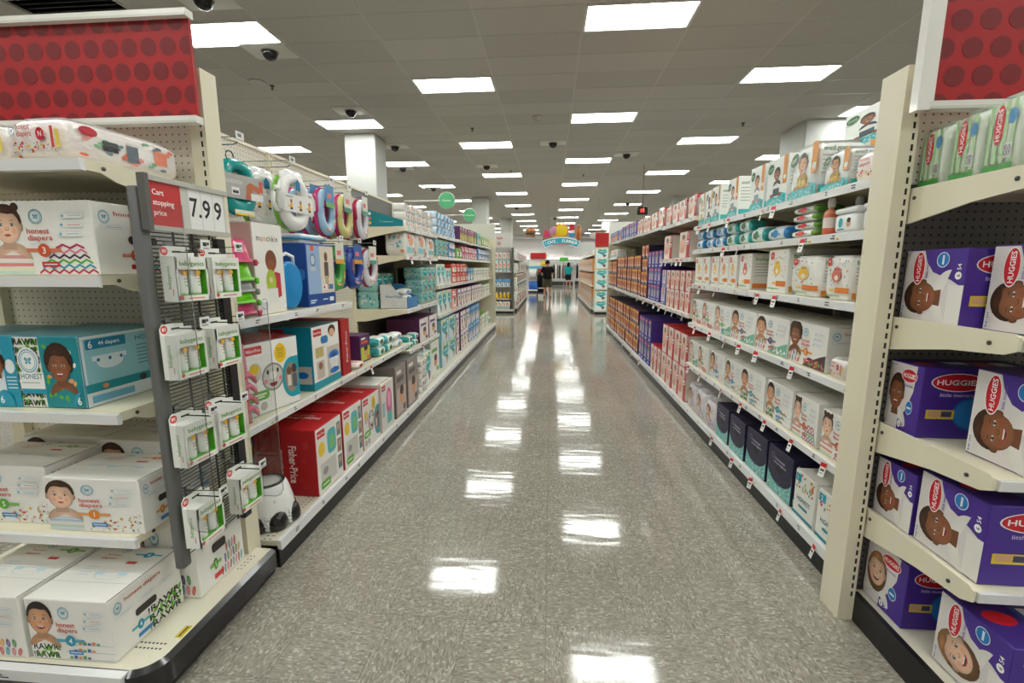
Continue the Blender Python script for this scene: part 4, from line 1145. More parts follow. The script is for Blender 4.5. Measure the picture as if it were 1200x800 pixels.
def simple(key, name, cat, w, d, h, cols, o, detail, side=True, kind=carton, **kw):
    f = {'front': plain_front(w, h, o)}
    if key in ('pab', 'pa', 'pam'): f['left'] = pack_side(d, h, [(60, 168, 170), (196, 226, 222), (130, 196, 196)], 5)
    if side and detail:
        c1, c2, tx = {'babyg': ((232, 130, 50), (96, 165, 70), 'babyganics'), 'seventh': ((74, 186, 192), (52, 108, 62), 'seventh generation'), 'navy': ((126, 190, 184), (206, 206, 222), 'honest'), 'floral': ((40, 140, 160), (60, 120, 140), 'HONEST')}[o['k']]
        f['right'] = side_art(d, h, c1, c2, tx)
    kind(key, name, cat, w, d, h, cols, f, detail, **kw)
for i, ac in enumerate(((240, 196, 84), (236, 150, 70), (214, 120, 110))):
    simple('bg%d' % i, 'diaper_box', 'diaper box', .2, .3, .22, (240, 238, 232), dict(k='babyg', ac=ac, seed=i), True)
    simple('bgb%d' % i, 'diaper_pack', 'diaper pack', .24, .2, .18, (240, 238, 233), dict(k='babyg', ac=ac, seed=i + 4), True, kind=bag)
for i, (sk, hr, tp) in enumerate(((LT, LB, (206, 170, 80)), (BR, BK, (70, 76, 86)), (TN, DB, (150, 170, 180)))):
    simple('sv%d' % i, 'diaper_box', 'diaper box', .2, .22, .25, {'base': (238, 240, 236), 'top': (120, 190, 70)}, dict(k='seventh', skin=sk, hair=hr, top=tp, n='123'[i]), True)
simple('svb', 'diaper_pack', 'diaper pack', .28, .22, .24, (232, 236, 232), dict(k='seventh', skin=TN, hair=DB, top=(206, 170, 80)), True, kind=bag)
simple('nv', 'diaper_box', 'diaper box', .24, .3, .25, {'base': (40, 36, 66), 'top': (34, 30, 56)}, dict(k='navy'), True)
for i in (1, 2): simple('fl%d' % i, 'diaper_box', 'diaper box', .2, .34, .23, (236, 234, 226), dict(k='floral', n=str(i), seed=i), True)
simple('rd', 'diaper_box', 'diaper box', .2, .4, .22, {'base': (190, 40, 42), 'side': (226, 212, 204), 'front': (232, 220, 212)}, dict(k='red'), False)
simple('rdb', 'diaper_pack', 'diaper pack', .24, .2, .2, (222, 206, 200), dict(k='red'), False, kind=bag, top=(190, 44, 44))
simple('pu', 'diaper_box', 'diaper box', .2, .38, .22, {'base': (78, 58, 150), 'top': (66, 48, 130)}, dict(k='purple'), False)
simple('pl', 'diaper_box', 'diaper box', .2, .38, .22, {'base': (92, 84, 150), 'front': (206, 200, 214)}, dict(k='purple', skin=LT), False)
simple('or', 'training_pants_box', 'diaper box', .17, .38, .2, {'base': (52, 40, 66), 'front': (206, 66, 40)}, dict(k='orange'), False)
simple('or2', 'training_pants_box', 'diaper box', .17, .38, .2, {'base': (60, 44, 60), 'front': (190, 76, 44)}, dict(k='orange', skin=TN), False)
simple('pa', 'diaper_box', 'diaper box', .3, .34, .3, {'base': (120, 190, 206), 'front': (214, 232, 232), 'side': (150, 200, 210)}, dict(k='pampers'), False)
simple('pam', 'diaper_box', 'diaper box', .22, .34, .26, {'base': (226, 238, 236)}, dict(k='pampers', skin=BR, hair=BK), False)
simple('pab', 'diaper_pack', 'diaper pack', .22, .2, .18, (150, 204, 202), dict(k='pampers'), False, kind=bag)
def two_tone(key, c1, c2, accent, kind=carton, w=.2, d=.34, h=.24, name='diaper_box', cat='diaper box'):
    A = Art(w, h)
    A.rect(w * .08, h * .06, w * .84, h * .5, c2); A.ell(w * .55, h * .38, w * .2, h * .16, TN, 14); A.ell(w * .55, h * .5, w * .18, h * .1, DB, 12); A.rect(w * .14, h * .68, w * .6, h * .1, accent); A.rect(w * .14, h * .83, w * .4, h * .07, (240, 240, 238)); A.rect(w * .62, h * .08, w * .26, h * .12, accent)
    kind(key, name, cat, w, d, h, c1, {'front': A}, False)
two_tone('gw', {'base': (196, 206, 190), 'front': (226, 230, 220), 'top': (120, 176, 70)}, (238, 238, 230), (96, 160, 70))
two_tone('pw', {'base': (92, 34, 84), 'front': (226, 220, 222), 'top': (92, 34, 84)}, (240, 232, 226), (104, 50, 100))
two_tone('cw', {'base': (222, 92, 80), 'front': (232, 110, 94)}, (244, 220, 208), (250, 240, 236))
two_tone('bw', {'base': (46, 122, 180), 'front': (96, 160, 206)}, (236, 238, 240), (40, 110, 176))
two_tone('bo', {'base': (70, 120, 180), 'front': (110, 140, 180)}, (226, 140, 80), (206, 90, 60), d=.24, h=.18)
two_tone('tw', {'base': (60, 160, 160), 'front': (90, 180, 176)}, (226, 238, 234), (30, 120, 130))
two_tone('ow', {'base': (214, 150, 84), 'front': (226, 150, 70)}, (222, 216, 206), (236, 170, 80), w=.26, d=.32, h=.3, name='product_carton', cat='box')
two_tone('og', {'base': (176, 174, 172), 'front': (190, 188, 186)}, (206, 204, 200), (220, 150, 80), w=.26, d=.32, h=.3, name='product_carton', cat='box')
two_tone('pb', {'base': (86, 40, 92), 'front': (92, 48, 104)}, (190, 200, 70), (226, 90, 60), d=.22, h=.2)
two_tone('gs', {'base': (120, 112, 106), 'front': (150, 138, 130), 'top': (86, 80, 78)}, (196, 178, 168), (90, 84, 82), w=.28, d=.4, h=.42, name='baby_gear_box', cat='gear box')
bag('wb', 'diaper_pack', 'diaper pack', .22, .2, .22, (236, 236, 232), {'front': (lambda A: (A.ell(.11, .14, .05, .05, (226, 160, 120), 14), A.rect(.03, .03, .16, .05, (120, 190, 200)), A.ell(.06, .17, .02, .02, (206, 80, 60), 10), A.ell(.16, .06, .018, .018, (226, 140, 70), 10), A)[-1])(Art(.22, .22)), 'left': pack_side(.2, .22, [(110, 186, 196), (226, 150, 110), (222, 222, 218)], 3)}, False)
bag('sb', 'diaper_pack', 'small diaper pack', .16, .12, .075, (238, 234, 228), {'front': (lambda A: (A.ell(.04, .04, .014, .014, (226, 120, 80), 10), A.ell(.09, .03, .014, .014, (110, 180, 190), 10), A.ell(.13, .045, .012, .012, (226, 170, 110), 10), A.rect(.02, .06, .1, .006, (96, 150, 170)), A)[-1])(Art(.16, .075))}, False)
bag('bb', 'diaper_pack', 'small diaper pack', .2, .14, .09, (206, 222, 236), {'front': (lambda A: (A.poly([(.01, .01), (.1, .01), (.16, .08), (.05, .08)], (50, 150, 206)), A.ell(.14, .03, .02, .02, (240, 244, 246), 10), A)[-1])(Art(.2, .09))}, False)
bag('rb', 'diaper_pack', 'small diaper pack', .2, .16, .13, (214, 70, 56), {'front': (lambda A: (A.rect(.02, .02, .16, .06, (240, 226, 220)), A.ell(.12, .06, .03, .03, TN, 12), A)[-1])(Art(.2, .13))}, False)
bag('gb', 'diaper_pack', 'small diaper pack', .18, .16, .12, (130, 180, 80), {'front': (lambda A: (A.rect(.02, .02, .14, .06, (236, 240, 226)), A.ell(.1, .06, .025, .025, LT, 12), A)[-1])(Art(.18, .12))}, False)
bag('kb', 'diaper_pack', 'small diaper pack', .18, .16, .12, (206, 110, 130), {'front': (lambda A: (A.rect(.02, .02, .14, .06, (244, 232, 232)), A.ell(.1, .06, .025, .025, (120, 60, 90), 12), A)[-1])(Art(.18, .12))}, False)
bag('lb', 'diaper_pack', 'small diaper pack', .18, .16, .12, (84, 140, 190), {'front': (lambda A: (A.rect(.02, .02, .14, .06, (236, 240, 246)), A.ell(.1, .06, .025, .025, LT, 12), A)[-1])(Art(.18, .12))}, False)
# honest soft packs with the same print as the cartons
ob = dict(n='N', bc=(200, 50, 70), skin=LT, hair=DB, pl='straw', pr='doodle')
bag('hp', 'diaper_pack', 'diaper pack', .26, .2, .12, (238, 230, 226), {'front': (lambda A: (A.p('lettering'), A.txt('honest', .05, .085, .016, HRED, bold=.011), A.txt('diapers', .05, .065, .016, HRED, bold=.011), A.p('logo'), bug_logo(A, .03, .08, .014), A.p('size_badge'), A.ell(.15, .07, .018, .018, (200, 40, 60), 16), A.txt('N', .15, .063, .016, WHITE, al='c', bold=.011), A.p('pattern_print'), pattern(A, 'doodle', .03, .015, .2, .035), A.rect(.2, .03, .012, .06, (214, 70, 60)), A.rect(.22, .03, .016, .05, (232, 206, 90)), A)[-1])(Art(.26, .12)), 'right': (lambda A: (A.p('side_pattern'), [A.ell(.02 + .16 * ((k * 37) % 100) / 100, .02 + .08 * ((k * 61) % 100) / 100, .007, .005, [(232, 120, 90), (110, 130, 140), (140, 190, 150), (226, 150, 140)][k % 4], 8, rot=k * 40) for k in range(26)], A.rect(.05, .045, .025, .03, (60, 60, 60)), A.ell(.03, .09, .014, .014, (200, 40, 60), 14), A.rect(.09, .03, .02, .05, (100, 110, 120)), A.rect(.14, .04, .025, .045, (232, 130, 100)), A)[-1])(Art(.2, .12))})
bag('hpt', 'diaper_pack', 'diaper pack', .2, .2, .22, (228, 222, 226), {'front': (lambda A: (A.p('pattern_print'), pattern(A, 'berry', .02, .015, .16, .07), A.p('portrait'), baby(A, .075, .14, .035, TN, DB, 'short', TN), A.p('lettering'), A.txt('honest', .12, .15, .014, HRED, w=.06, bold=.011), A.txt('diapers', .12, .13, .014, HRED, w=.06, bold=.011), A)[-1])(Art(.2, .22))})
A = Art(.11, .21)
A.p('pattern_print')
for k in range(4): A.rect(.012 + .024 * k, .04, .012, .15, (176, 208, 160))
A.rect(.006, .006, .098, .03, (66, 150, 62)); A.ell(.085, .15, .014, .02, (90, 150, 200), 12)
A.p('brand_lozenge'); A.ell(.045, .135, .016, .05, (206, 44, 50), 18); A.txt('HUGGIES', .051, .095, .015, (250, 246, 246), w=.08, rot=90, bold=.015)
A.p('barcode'); A.rect(.068, .05, .028, .035, (236, 236, 236))
for k in range(6): A.rect(.07 + .004 * k, .053, .002, .029, (40, 40, 40))
bag('hgr', 'diaper_pack', 'diaper pack', .24, .11, .21, (226, 234, 220), {'left': A})
pillow('wt', 'wipes_pack', .2, .11, .07, (60, 176, 176), (214, 236, 232), (60, 120, 70), WHITE)
pillow('wbl', 'wipes_pack', .2, .11, .07, (46, 130, 196), (206, 224, 236), (60, 140, 200), (222, 232, 240))
pillow('wg', 'wipes_pack', .24, .14, .045, (110, 170, 60), (238, 240, 234), (206, 44, 50), WHITE)
pillow('ww', 'wipes_pack', .18, .1, .055, (226, 228, 228), (240, 240, 238), (120, 170, 210), WHITE)
pillow('wp', 'wipes_pack', .2, .11, .06, (90, 40, 100), (240, 214, 60), (110, 180, 60), (150, 200, 70))
pillow('wc', 'wipes_pack', .2, .11, .05, (240, 226, 222), (244, 240, 236), (226, 110, 90), (240, 190, 180))
# clear plastic tub of wipes and pump bottles
m = MB().rbox(-.08, .08, -.055, .055, 0, .075, .014, (238, 240, 240), 3)
l = MB().rbox(-.083, .083, -.058, .058, .076, .1, .01, (244, 245, 245), 2).rbox(-.05, .05, -.035, .035, .1, .105, .003, (226, 236, 238), 1)
A = Art(.16, .075); A.ell(.05, .04, .016, .02, (60, 170, 176), 14); A.ell(.11, .035, .016, .016, TN, 12); A.ell(.11, .048, .014, .01, DB, 12); A.rect(.03, .01, .05, .006, (90, 150, 190))
PROD['tub'] = (m.build('wipes_tub'), print_meshes(.16, .11, .075, {'front': A}, True, .0006) + [('tub_lid', l.build('tub_lid'))], (.16, .11, .1), 'wipes_tub', 'wipes tub', 'plastic')
m = MB().lathe([(.001, 0), (.026, 0), (.028, .01), (.028, .09), (.022, .105), (.012, .112), (.012, .12), (.001, .12)], [(220, 110, 84)] * 3 + [(230, 150, 120)] * 4, 16)
cp = MB().lathe([(.001, .12), (.016, .12), (.016, .15), (.012, .16), (.001, .16)], (226, 230, 232), 14)
lb = MB().lathe([(.0284, .03), (.0284, .075)], (240, 226, 220), 16, cap=False)
PROD['bot'] = (m.build('lotion_bottle'), [('bottle_cap', cp.build('bottle_cap')), ('bottle_label', lb.build('bottle_label'))], (.056, .056, .16), 'lotion_bottle', 'bottle', 'plastic')
# toy-maker boxes
carton('fpt', 'toy_box', 'toy box', .34, .3, .35, {'base': (24, 130, 152), 'front': (238, 236, 232), 'top': (190, 34, 40)}, {'front': fp_front(.34, .35, dict(k='toy'))})
carton('fpr', 'toy_box', 'toy box', .30, .34, .36, {'base': (180, 30, 36), 'front': (236, 234, 228)}, {'front': fp_front(.30, .36, dict(k='stool')), 'left': fp_red(.34, .36, {}), 'top': fp_redtop(.30, .34, {})})
carton('fprt', 'toy_box', 'toy box', .28, .34, .36, {'base': (180, 30, 36), 'front': (236, 234, 228)}, {'front': fp_front(.28, .36, dict(k='toy')), 'top': fp_redtop(.28, .34, {})})
carton('fpp', 'toy_box', 'toy box', .34, .4, .36, {'base': (24, 140, 162), 'front': (238, 236, 230), 'top': (96, 120, 124)}, {'front': fp_front(.34, .36, dict(k='potty')), 'left': (lambda A: (A.p('brand_tab'), A.rr(.1, .3, .14, .05, .004, (196, 36, 44)), A.txt('Fisher-Price', .17, .315, .016, WHITE, w=.12, al='c', bold=.015), A.p('photo_print'), A.rect(.28, .04, .11, .1, (206, 192, 180)), A.ell(.335, .09, .035, .02, (44, 110, 190), 14), A)[-1])(Art(.4, .36))})
carton('fps', 'toy_box', 'toy box', .14, .34, .36, (172, 30, 34), {'front': (lambda A: (A.p('lettering'), A.txt('Fisher-Price', .09, .08, .03, (240, 220, 214), w=.2, rot=90, bold=.015), A.p('circle_print'), A.ring(.04, .3, .016, .003, (200, 90, 84), 14), A.ring(.1, .05, .02, .003, (200, 90, 84), 14), A)[-1])(Art(.14, .36))})
carton('fpk', 'toy_box', 'toy box', .28, .34, .37, {'base': (226, 222, 214), 'top': (232, 230, 226)}, {'front': fp_front(.28, .37, dict(k='pinkpotty')), 'top': (lambda A: (A.p('colour_band'), [A.rect(.01 + .03 * k, .01, .022, .02, [(226, 120, 70), (232, 190, 80), (110, 180, 170)][k % 3]) for k in range(9)], A)[-1])(Art(.28, .34))})
A = Art(.24, .42)
A.p('lettering'); 
for ch, x, c in zip('munchkin', (.03, .062, .085, .108, .128, .15, .172, .183), ((60, 60, 66), (206, 60, 50), (230, 150, 50), (60, 60, 66), (96, 160, 70), (60, 60, 66), (206, 60, 50), (80, 70, 140))): A.txt(ch, x, .34, .026, c, bold=.015)
A.p('portrait'); A.ell(.13, .25, .045, .05, (128, 70, 40), 18); A.ell(.13, .225, .03, .03, (150, 84, 48), 14); A.poly([(.15, .2), (.2, .19), (.2, .08), (.16, .07)], (200, 50, 70)); A.ell(.12, .15, .04, .06, (170, 196, 60), 16); A.ell(.12, .16, .014, .014, (226, 200, 180), 12); A.rect(.09, .05, .08, .07, (232, 232, 228))
A.p('round_seal'); A.ring(.05, .05, .026, .003, (60, 130, 190), 18); A.p('speckle_print'); A.ell(.02, .02, .012, .01, (226, 140, 60), 10); A.ell(.03, .24, .006, .006, (190, 160, 100), 8)
carton('mk', 'potty_box', 'product box', .24, .3, .42, {'base': (214, 196, 192), 'front': (238, 236, 230)}, {'front': A, 'left': (lambda A: (A.p('photo_print'), A.rect(.1, .02, .19, .39, (222, 186, 186)), A.ell(.13, .37, .035, .035, (110, 60, 36), 16), A.ell(.11, .35, .02, .03, (206, 150, 120), 12), A.rect(.0, .02, .1, .3, (206, 200, 194)), A)[-1])(Art(.3, .42))})
A = Art(.32, .35)
A.p('panel_print'); A.rect(.01, .07, .14, .27, (150, 180, 216)); A.rect(.15, .07, .16, .27, (222, 212, 196)); A.rect(.05, .31, .035, .03, (226, 90, 40)); A.ell(.07, .26, .03, .035, (90, 110, 150), 16); A.ell(.07, .26, .022, .026, (196, 206, 220), 16); A.rect(.04, .2, .06, .02, (190, 196, 206))
A.p('portrait'); A.ell(.22, .28, .02, .028, (120, 76, 52), 14); A.rect(.195, .16, .05, .09, (90, 70, 60)); A.rect(.2, .09, .04, .08, (196, 170, 130))
A.p('lettering'); A.rect(.02, .03, .07, .008, (200, 216, 236)); A.rect(.02, .018, .05, .008, (200, 216, 236)); A.rect(.16, .03, .06, .008, (200, 216, 236)); A.rect(.24, .02, .05, .025, (230, 236, 240)); A.rect(.17, .09, .05, .03, (240, 240, 240)); A.ell(.185, .105, .01, .01, (206, 50, 50), 10); A.rect(.24, .09, .05, .03, (60, 110, 180))
carton('pw2', 'potty_box', 'product box', .32, .28, .35, {'base': (28, 72, 146), 'top': (220, 222, 226)}, {'front': A, 'left': (lambda A: (A.p('panel_print'), A.rr(.2, .15, .07, .06, .02, (60, 130, 190)), A.rr(.15, .03, .07, .1, .006, (214, 212, 206)), A.rect(.165, .06, .04, .04, (40, 60, 110)), A)[-1])(Art(.28, .35))})

# ---------------------------------------------------------------- rows of goods along the aisle
def fill(y0, y1, n): return [(y0 + (y1 - y0) * k / n, y0 + (y1 - y0) * (k + 1) / n) for k in range(n)]
def zat(side, y, idx):
    YS, ZS = (LY, LZ) if side < 0 else (RY, RZ)
    k = max(i for i in range(7) if y >= YS[i] - .02)
    if idx is None: return .13
    zz = sorted(ZS[k])
    return zz[idx] if idx >= 0 else zz[idx]
def row(side, idx, items, where, group, inset=.02):
    """items: (y0, y1, height, kind, description[, options]); one thing per item and tier"""
    items = sorted(items, key=lambda t: t[0])
    for n, it in enumerate(items):
        y0, y1, h, key, desc = it[:5]; op = it[5] if len(it) > 5 else {}
        xf = ((LXB if idx is None else LXF) if side < 0 else RXF) + inset + op.get('in', 0)
        z = op['z'] if 'z' in op else zat(side, (y0 + y1) / 2, op.get('i', idx))
        d = op.get('d', PROD[key][2][1]); T = op.get('t', 1)
        for t in range(T):
            jx = rnd.uniform(0, .012); jr = rnd.uniform(-1.2, 1.2) + op.get('r', 0)
            tier = '' if T == 1 else (', bottom' if t == 0 else (', top' if t == T - 1 else ', %s up' % ORD[t]))
            kk = key if isinstance(key, str) else key[t % len(key)]
            copies(kk, (side * (xf + jx + d / 2), (y0 + y1) / 2, z + .0012 + t * (h + .0012)), R((90 if side < 0 else -90) + jr), (y1 - y0 - .012 if op.get('r') is None else (y1 - y0) * .95, d, h),
                   '%s, %s along %s%s' % (desc, ORD[n], where, tier), group)

W_ = 'white diaper carton with child portrait'
# right side, near part
r1 = [(3.85, 4.0, .25, 'sv0', 'white and teal diaper box'), (3.69, 3.84, .25, 'sv1', 'white and teal diaper box'), (3.51, 3.68, .25, 'sv2', 'white and teal diaper box'),
      (3.19, 3.38, .25, 'sv2', 'white and teal diaper box'), (2.82, 3.01, .25, 'sv2', 'white and teal diaper box'), (2.58, 2.81, .25, 'sv1', 'white and teal diaper box'),
      (2.28, 2.55, .24, 'svb', 'film-wrapped white diaper pack'), (1.8, 2.06, .11, 'hp', 'low crinkled white diaper pack', {'d': .24})]
row(1, -1, r1, 'right top shelf', 'goods on the right top shelf')
copies('svb', (1.56, 2.40, 1.6612), R(-90), (.27, .22, .24), 'film-wrapped white diaper pack standing behind another, right top shelf', 'goods on the right top shelf')
copies('sv1', (1.56, 2.38, 1.9025), R(-90), (.34, .2, .16), 'white diaper box stacked highest on the right top shelf', 'goods on the right top shelf')
copies('svb', (1.32, 2.165, 1.6612), R(-90), (.19, .2, .16), 'teal-printed film diaper pack beside low pack, right top shelf', 'goods on the right top shelf')
r2 = [(3.82, 4.0, .07, 'wbl', 'blue and white wipes pack', {'t': 2}), (3.61, 3.8, .07, 'wbl', 'blue and white wipes pack', {'t': 2}), (3.39, 3.6, .075, 'wbl', 'blue and white wipes pack', {'t': 2}),
      (3.18, 3.38, .075, 'wt', 'teal wipes pack', {'t': 2}), (2.98, 3.17, .075, 'wt', 'teal wipes pack', {'t': 2}), (2.77, 2.97, .085, 'wt', 'teal wipes pack'), (2.51, 2.76, .07, 'wbl', 'blue and white wipes pack'),
      (2.26, 2.5, .036, 'wg', 'green and white wipes pack', {'t': 4}), (2.18, 2.245, .16, 'bot', 'orange lotion bottle'), (2.11, 2.175, .155, 'bot', 'orange lotion bottle', {'in': .08}),
      (1.97, 2.12, .1, 'tub', 'white lidded wipes tub'), (1.81, 1.96, .105, 'tub', 'white lidded wipes tub')]
row(1, 3, r2, 'right second shelf', 'goods on the right second shelf')
r3 = [(3.8, 4.0, .215, 'bg0', 'white diaper box with yellow animal'), (3.63, 3.79, .215, 'bg1', 'white diaper box with orange animal'), (3.46, 3.62, .215, 'bg0', 'white diaper box with yellow animal'),
      (3.27, 3.44, .215, 'bg1', 'white diaper box with orange animal'), (3.11, 3.25, .215, 'bg0', 'white diaper box with yellow animal'), (2.92, 3.1, .22, 'bg2', 'white diaper box with coral animal'),
      (2.47, 2.7, .23, 'bg0', 'white diaper box with yellow animal', {'d': .34}), (2.17, 2.46, .19, 'bgb0', 'puffy white diaper pack'), (1.96, 2.16, .185, 'bgb2', 'puffy white diaper pack'), (1.8, 1.95, .16, 'bgb1', 'puffy white diaper pack')]
row(1, 2, r3, 'right third shelf', 'goods on the right third shelf')
r4 = [(3.74, 4.0, .2, 'hs', W_), (3.45, 3.73, .2, 'hs', W_), (3.14, 3.44, .2, 'hb', W_), (2.78, 3.13, .2, 'hg', W_), (2.41, 2.77, .2, 'hg', W_), (2.08, 2.4, .205, 'hm', W_),
      (1.93, 2.06, .085, 'hp', 'small pink white diaper pack', {'d': .2}), (1.8, 1.91, .08, 'hp', 'small pink white diaper pack', {'d': .2})]
row(1, 1, r4, 'right fourth shelf', 'goods on the right fourth shelf')
r5 = [(3.77, 4.0, .2, 'hb', W_), (3.51, 3.76, .2, 'hs', W_), (3.2, 3.5, .2, 'hw', W_), (2.92, 3.19, .2, 'hw', W_), (2.59, 2.91, .205, 'h4', W_), (2.3, 2.58, .205, 'h4', W_), (2.07, 2.29, .205, 'h3', W_), (1.8, 2.06, .2, 'h3', W_)]
row(1, 0, r5, 'right fifth shelf', 'goods on the right fifth shelf')
rb = [(3.78, 3.98, .22, 'hpt', 'lilac soft diaper pack'), (3.55, 3.77, .22, 'hpt', 'lilac soft diaper pack'), (3.3, 3.53, .21, 'hpt', 'lilac soft diaper pack'), (3.04, 3.28, .24, 'nv', 'navy and mint diaper box'), (2.78, 3.03, .24, 'nv', 'navy and mint diaper box'),
      (2.51, 2.77, .245, 'nv', 'navy and mint diaper box'), (2.24, 2.5, .245, 'nv', 'navy and mint diaper box'), (2.03, 2.22, .225, 'fl1', 'white floral diaper box'), (1.82, 2.02, .225, 'fl2', 'white floral diaper box')]
row(1, None, rb, 'right bottom deck', 'goods on the right bottom deck')
# right side, far part
def block(y0, y1, n, h, key, desc, **op): return [(a, b, h, key, desc, op) for a, b in fill(y0, y1, n)]
row(1, -1, block(8.17, 8.53, 2, .18, 'bo', 'blue and orange box') + block(8.6, 9.6, 4, .18, 'bo', 'blue and orange box') + block(6.76, 8.15, 7, .2, 'pu', 'purple diaper box', d=.24) + block(5.78, 6.74, 4, .18, 'rd', 'red and white diaper box', d=.24) +
    block(5.13, 5.75, 2, .19, 'rdb', 'red-topped soft diaper pack') + block(4.06, 5.1, 4, .19, 'rdb', 'red-topped soft diaper pack'), 'far right top shelf', 'goods on the far right top shelf')
row(1, 1, [(4.8, 5.1, .235, 'rd', 'large pink-white diaper box'), (4.22, 4.52, .235, 'rd', 'large pink-white diaper box')], 'right short shelf', 'goods on the right short shelf')
row(1, 0, block(4.07, 4.92, 5, .185, 'rd', 'red and white diaper box', t=2) + block(4.94, 5.12, 1, .185, 'pl', 'purple diaper box', t=2), 'right middle shelf first bay', 'goods on the right middle shelf')
row(1, 0, block(5.18, 5.85, 4, .19, 'pu', 'blue-purple diaper box', t=3) + block(5.87, 6.27, 2, .165, 'or', 'orange and navy diaper box', t=4), 'right middle shelf second bay', 'goods on the right middle shelf')
row(1, 0, block(6.32, 7.4, 6, .18, 'or2', 'orange and navy diaper box', t=3), 'right middle shelf third bay', 'goods on the right middle shelf')
row(1, 0, block(7.46, 8.5, 5, .18, 'or', 'orange and navy diaper box', t=3), 'right middle shelf fourth bay', 'goods on the right middle shelf')
row(1, 0, block(8.62, 9.64, 5, .24, 'or2', 'dark orange diaper box', t=2), 'right middle shelf last bay', 'goods on the right middle shelf')
row(1, 1, block(8.62, 9.6, 4, .15, 'wb', 'white and blue pack'), 'small high shelf at far right end', 'packs on the small far right shelf')
row(1, None, block(4.05, 4.97, 4, .3, 'rd', 'tall red and white diaper box', t=2), 'right bottom deck first bay', 'goods on the far right bottom deck')
row(1, None, block(5.0, 5.5, 3, .3, 'rd', 'red and white diaper box', ) + block(5.52, 6.25, 4, .28, 'pu', 'purple diaper box', t=2), 'right bottom deck second bay', 'goods on the far right bottom deck')
row(1, None, block(6.3, 7.4, 6, .2, 'or', 'orange and navy diaper box', t=3), 'right bottom deck third bay', 'goods on the far right bottom deck')
row(1, None, block(7.45, 8.55, 5, .2, 'or2', 'orange and navy diaper box', t=3), 'right bottom deck fourth bay', 'goods on the far right bottom deck')
row(1, None, block(8.6, 9.62, 5, .2, 'or', 'orange and navy diaper box', t=3), 'right bottom deck last bay', 'goods on the far right bottom deck')

# left side, far part
row(-1, -1, block(4.12, 5.1, 6, .072, 'sb', 'small speckled white pack', t=3), 'left top shelf first bay', 'goods on the left top shelf')
row(-1, -1, block(5.22, 6.3, 6, .085, 'bb', 'small blue and white pack', t=3), 'left top shelf second bay', 'goods on the left top shelf')
for k, (a, b) in enumerate(fill(5.25, 6.3, 4)):
    copies('wb', (-1.62, (a + b) / 2, 1.7015), R(90), (b - a - .01, .2, .27), 'tall white diaper pack behind blue packs %s along left top shelf' % ORD[k], 'tall packs at the back of left top shelf')
row(-1, -1, block(6.65, 8.1, 7, .2, 'pb', 'purple and green box') + block(8.2, 8.62, 2, .2, 'tw', 'teal box', d=.24) + block(8.75, 9.8, 5, .17, 'gb', 'green and white pack'), 'left top shelf far bays', 'goods on the left top shelf')
row(-1, 2, block(4.1, 4.8, 2, .22, 'wb', 'large white diaper pack') + block(4.84, 5.16, 1, .2, 'wb', 'large white diaper pack'), 'left second shelf first bay', 'goods on the left second shelf')
row(-1, 2, block(5.24, 5.85, 3, .1, 'pab', 'small teal diaper pack', t=2) + block(5.88, 6.3, 2, .1, 'lb', 'small blue diaper pack', t=2) + block(6.4, 6.75, 2, .14, 'gb', 'small green diaper pack') +
    block(6.8, 7.52, 4, .09, 'kb', 'small pink diaper pack', t=2) + block(7.57, 8.2, 3, .09, 'kb', 'small pink diaper pack', t=2) + block(8.3, 9.8, 7, .1, 'lb', 'small blue diaper pack', t=2), 'left second shelf far bays', 'goods on the left second shelf')
row(-1, 1, block(4.6, 5.15, 3, .125, 'pab', 'teal film diaper pack', t=3), 'left third shelf first bay', 'goods on the left third shelf')
for k, (a, b) in enumerate(fill(4.08, 4.55, 3)):
    copies('pab', (-1.685, (a + b) / 2, .9465), R(90), (b - a - .01, .2, .16), 'teal film pack at back, lower layer, %s along left third shelf' % ORD[k], 'packs at the back of left third shelf')
    copies('pab', (-1.685, (a + b) / 2, 1.108), R(90), (b - a - .01, .2, .16), 'teal film pack at back, upper layer, %s along left third shelf' % ORD[k], 'packs at the back of left third shelf')
row(-1, 2 - 1, block(5.22, 5.65, 2, .25, 'pam', 'teal and white diaper box') + block(5.68, 6.02, 2, .2, 'pam', 'teal and white diaper box') + block(6.05, 6.35, 1, .13, 'rb', 'red diaper pack', t=2), 'left third shelf second bay', 'goods on the left third shelf')
row(-1, 1, block(6.4, 7.2, 4, .13, 'rb', 'red diaper pack', t=2) + block(7.22, 7.7, 2, .2, 'bw', 'blue diaper box') + block(7.75, 9.8, 10, .2, 'gw', 'green and white diaper box'), 'left third shelf far bays', 'goods on the left third shelf')
row(-1, 0, block(4.45, 5.16, 2, .24, 'pw', 'purple and white diaper box'), 'left fourth shelf first bay', 'goods on the left fourth shelf')
row(-1, 0, [(4.08, 4.25, .06, 'wt', 'teal wipes pack', {'t': 2}), (4.27, 4.44, .06, 'wt', 'teal wipes pack', {'t': 2})], 'left fourth shelf near end', 'goods on the left fourth shelf')
row(-1, 0, block(5.22, 5.98, 3, .27, 'pam', 'teal and white diaper box') + block(6.02, 6.34, 1, .26, 'cw', 'coral diaper box'), 'left fourth shelf second bay', 'goods on the left fourth shelf')
row(-1, 0, block(6.42, 7.52, 5, .25, 'pw', 'purple and white diaper box') + block(7.57, 8.68, 5, .25, 'pw', 'purple and white diaper box') + block(8.74, 9.8, 6, .22, 'gw', 'green and white diaper box'), 'left fourth shelf far bays', 'goods on the left fourth shelf')
row(-1, None, block(5.24, 6.06, 2, .285, 'pa', 'pale blue diaper box', t=2) + block(6.1, 6.33, 1, .28, 'pw', 'purple and white diaper box', t=2), 'left bottom deck middle bays', 'goods on the left bottom deck', .1)
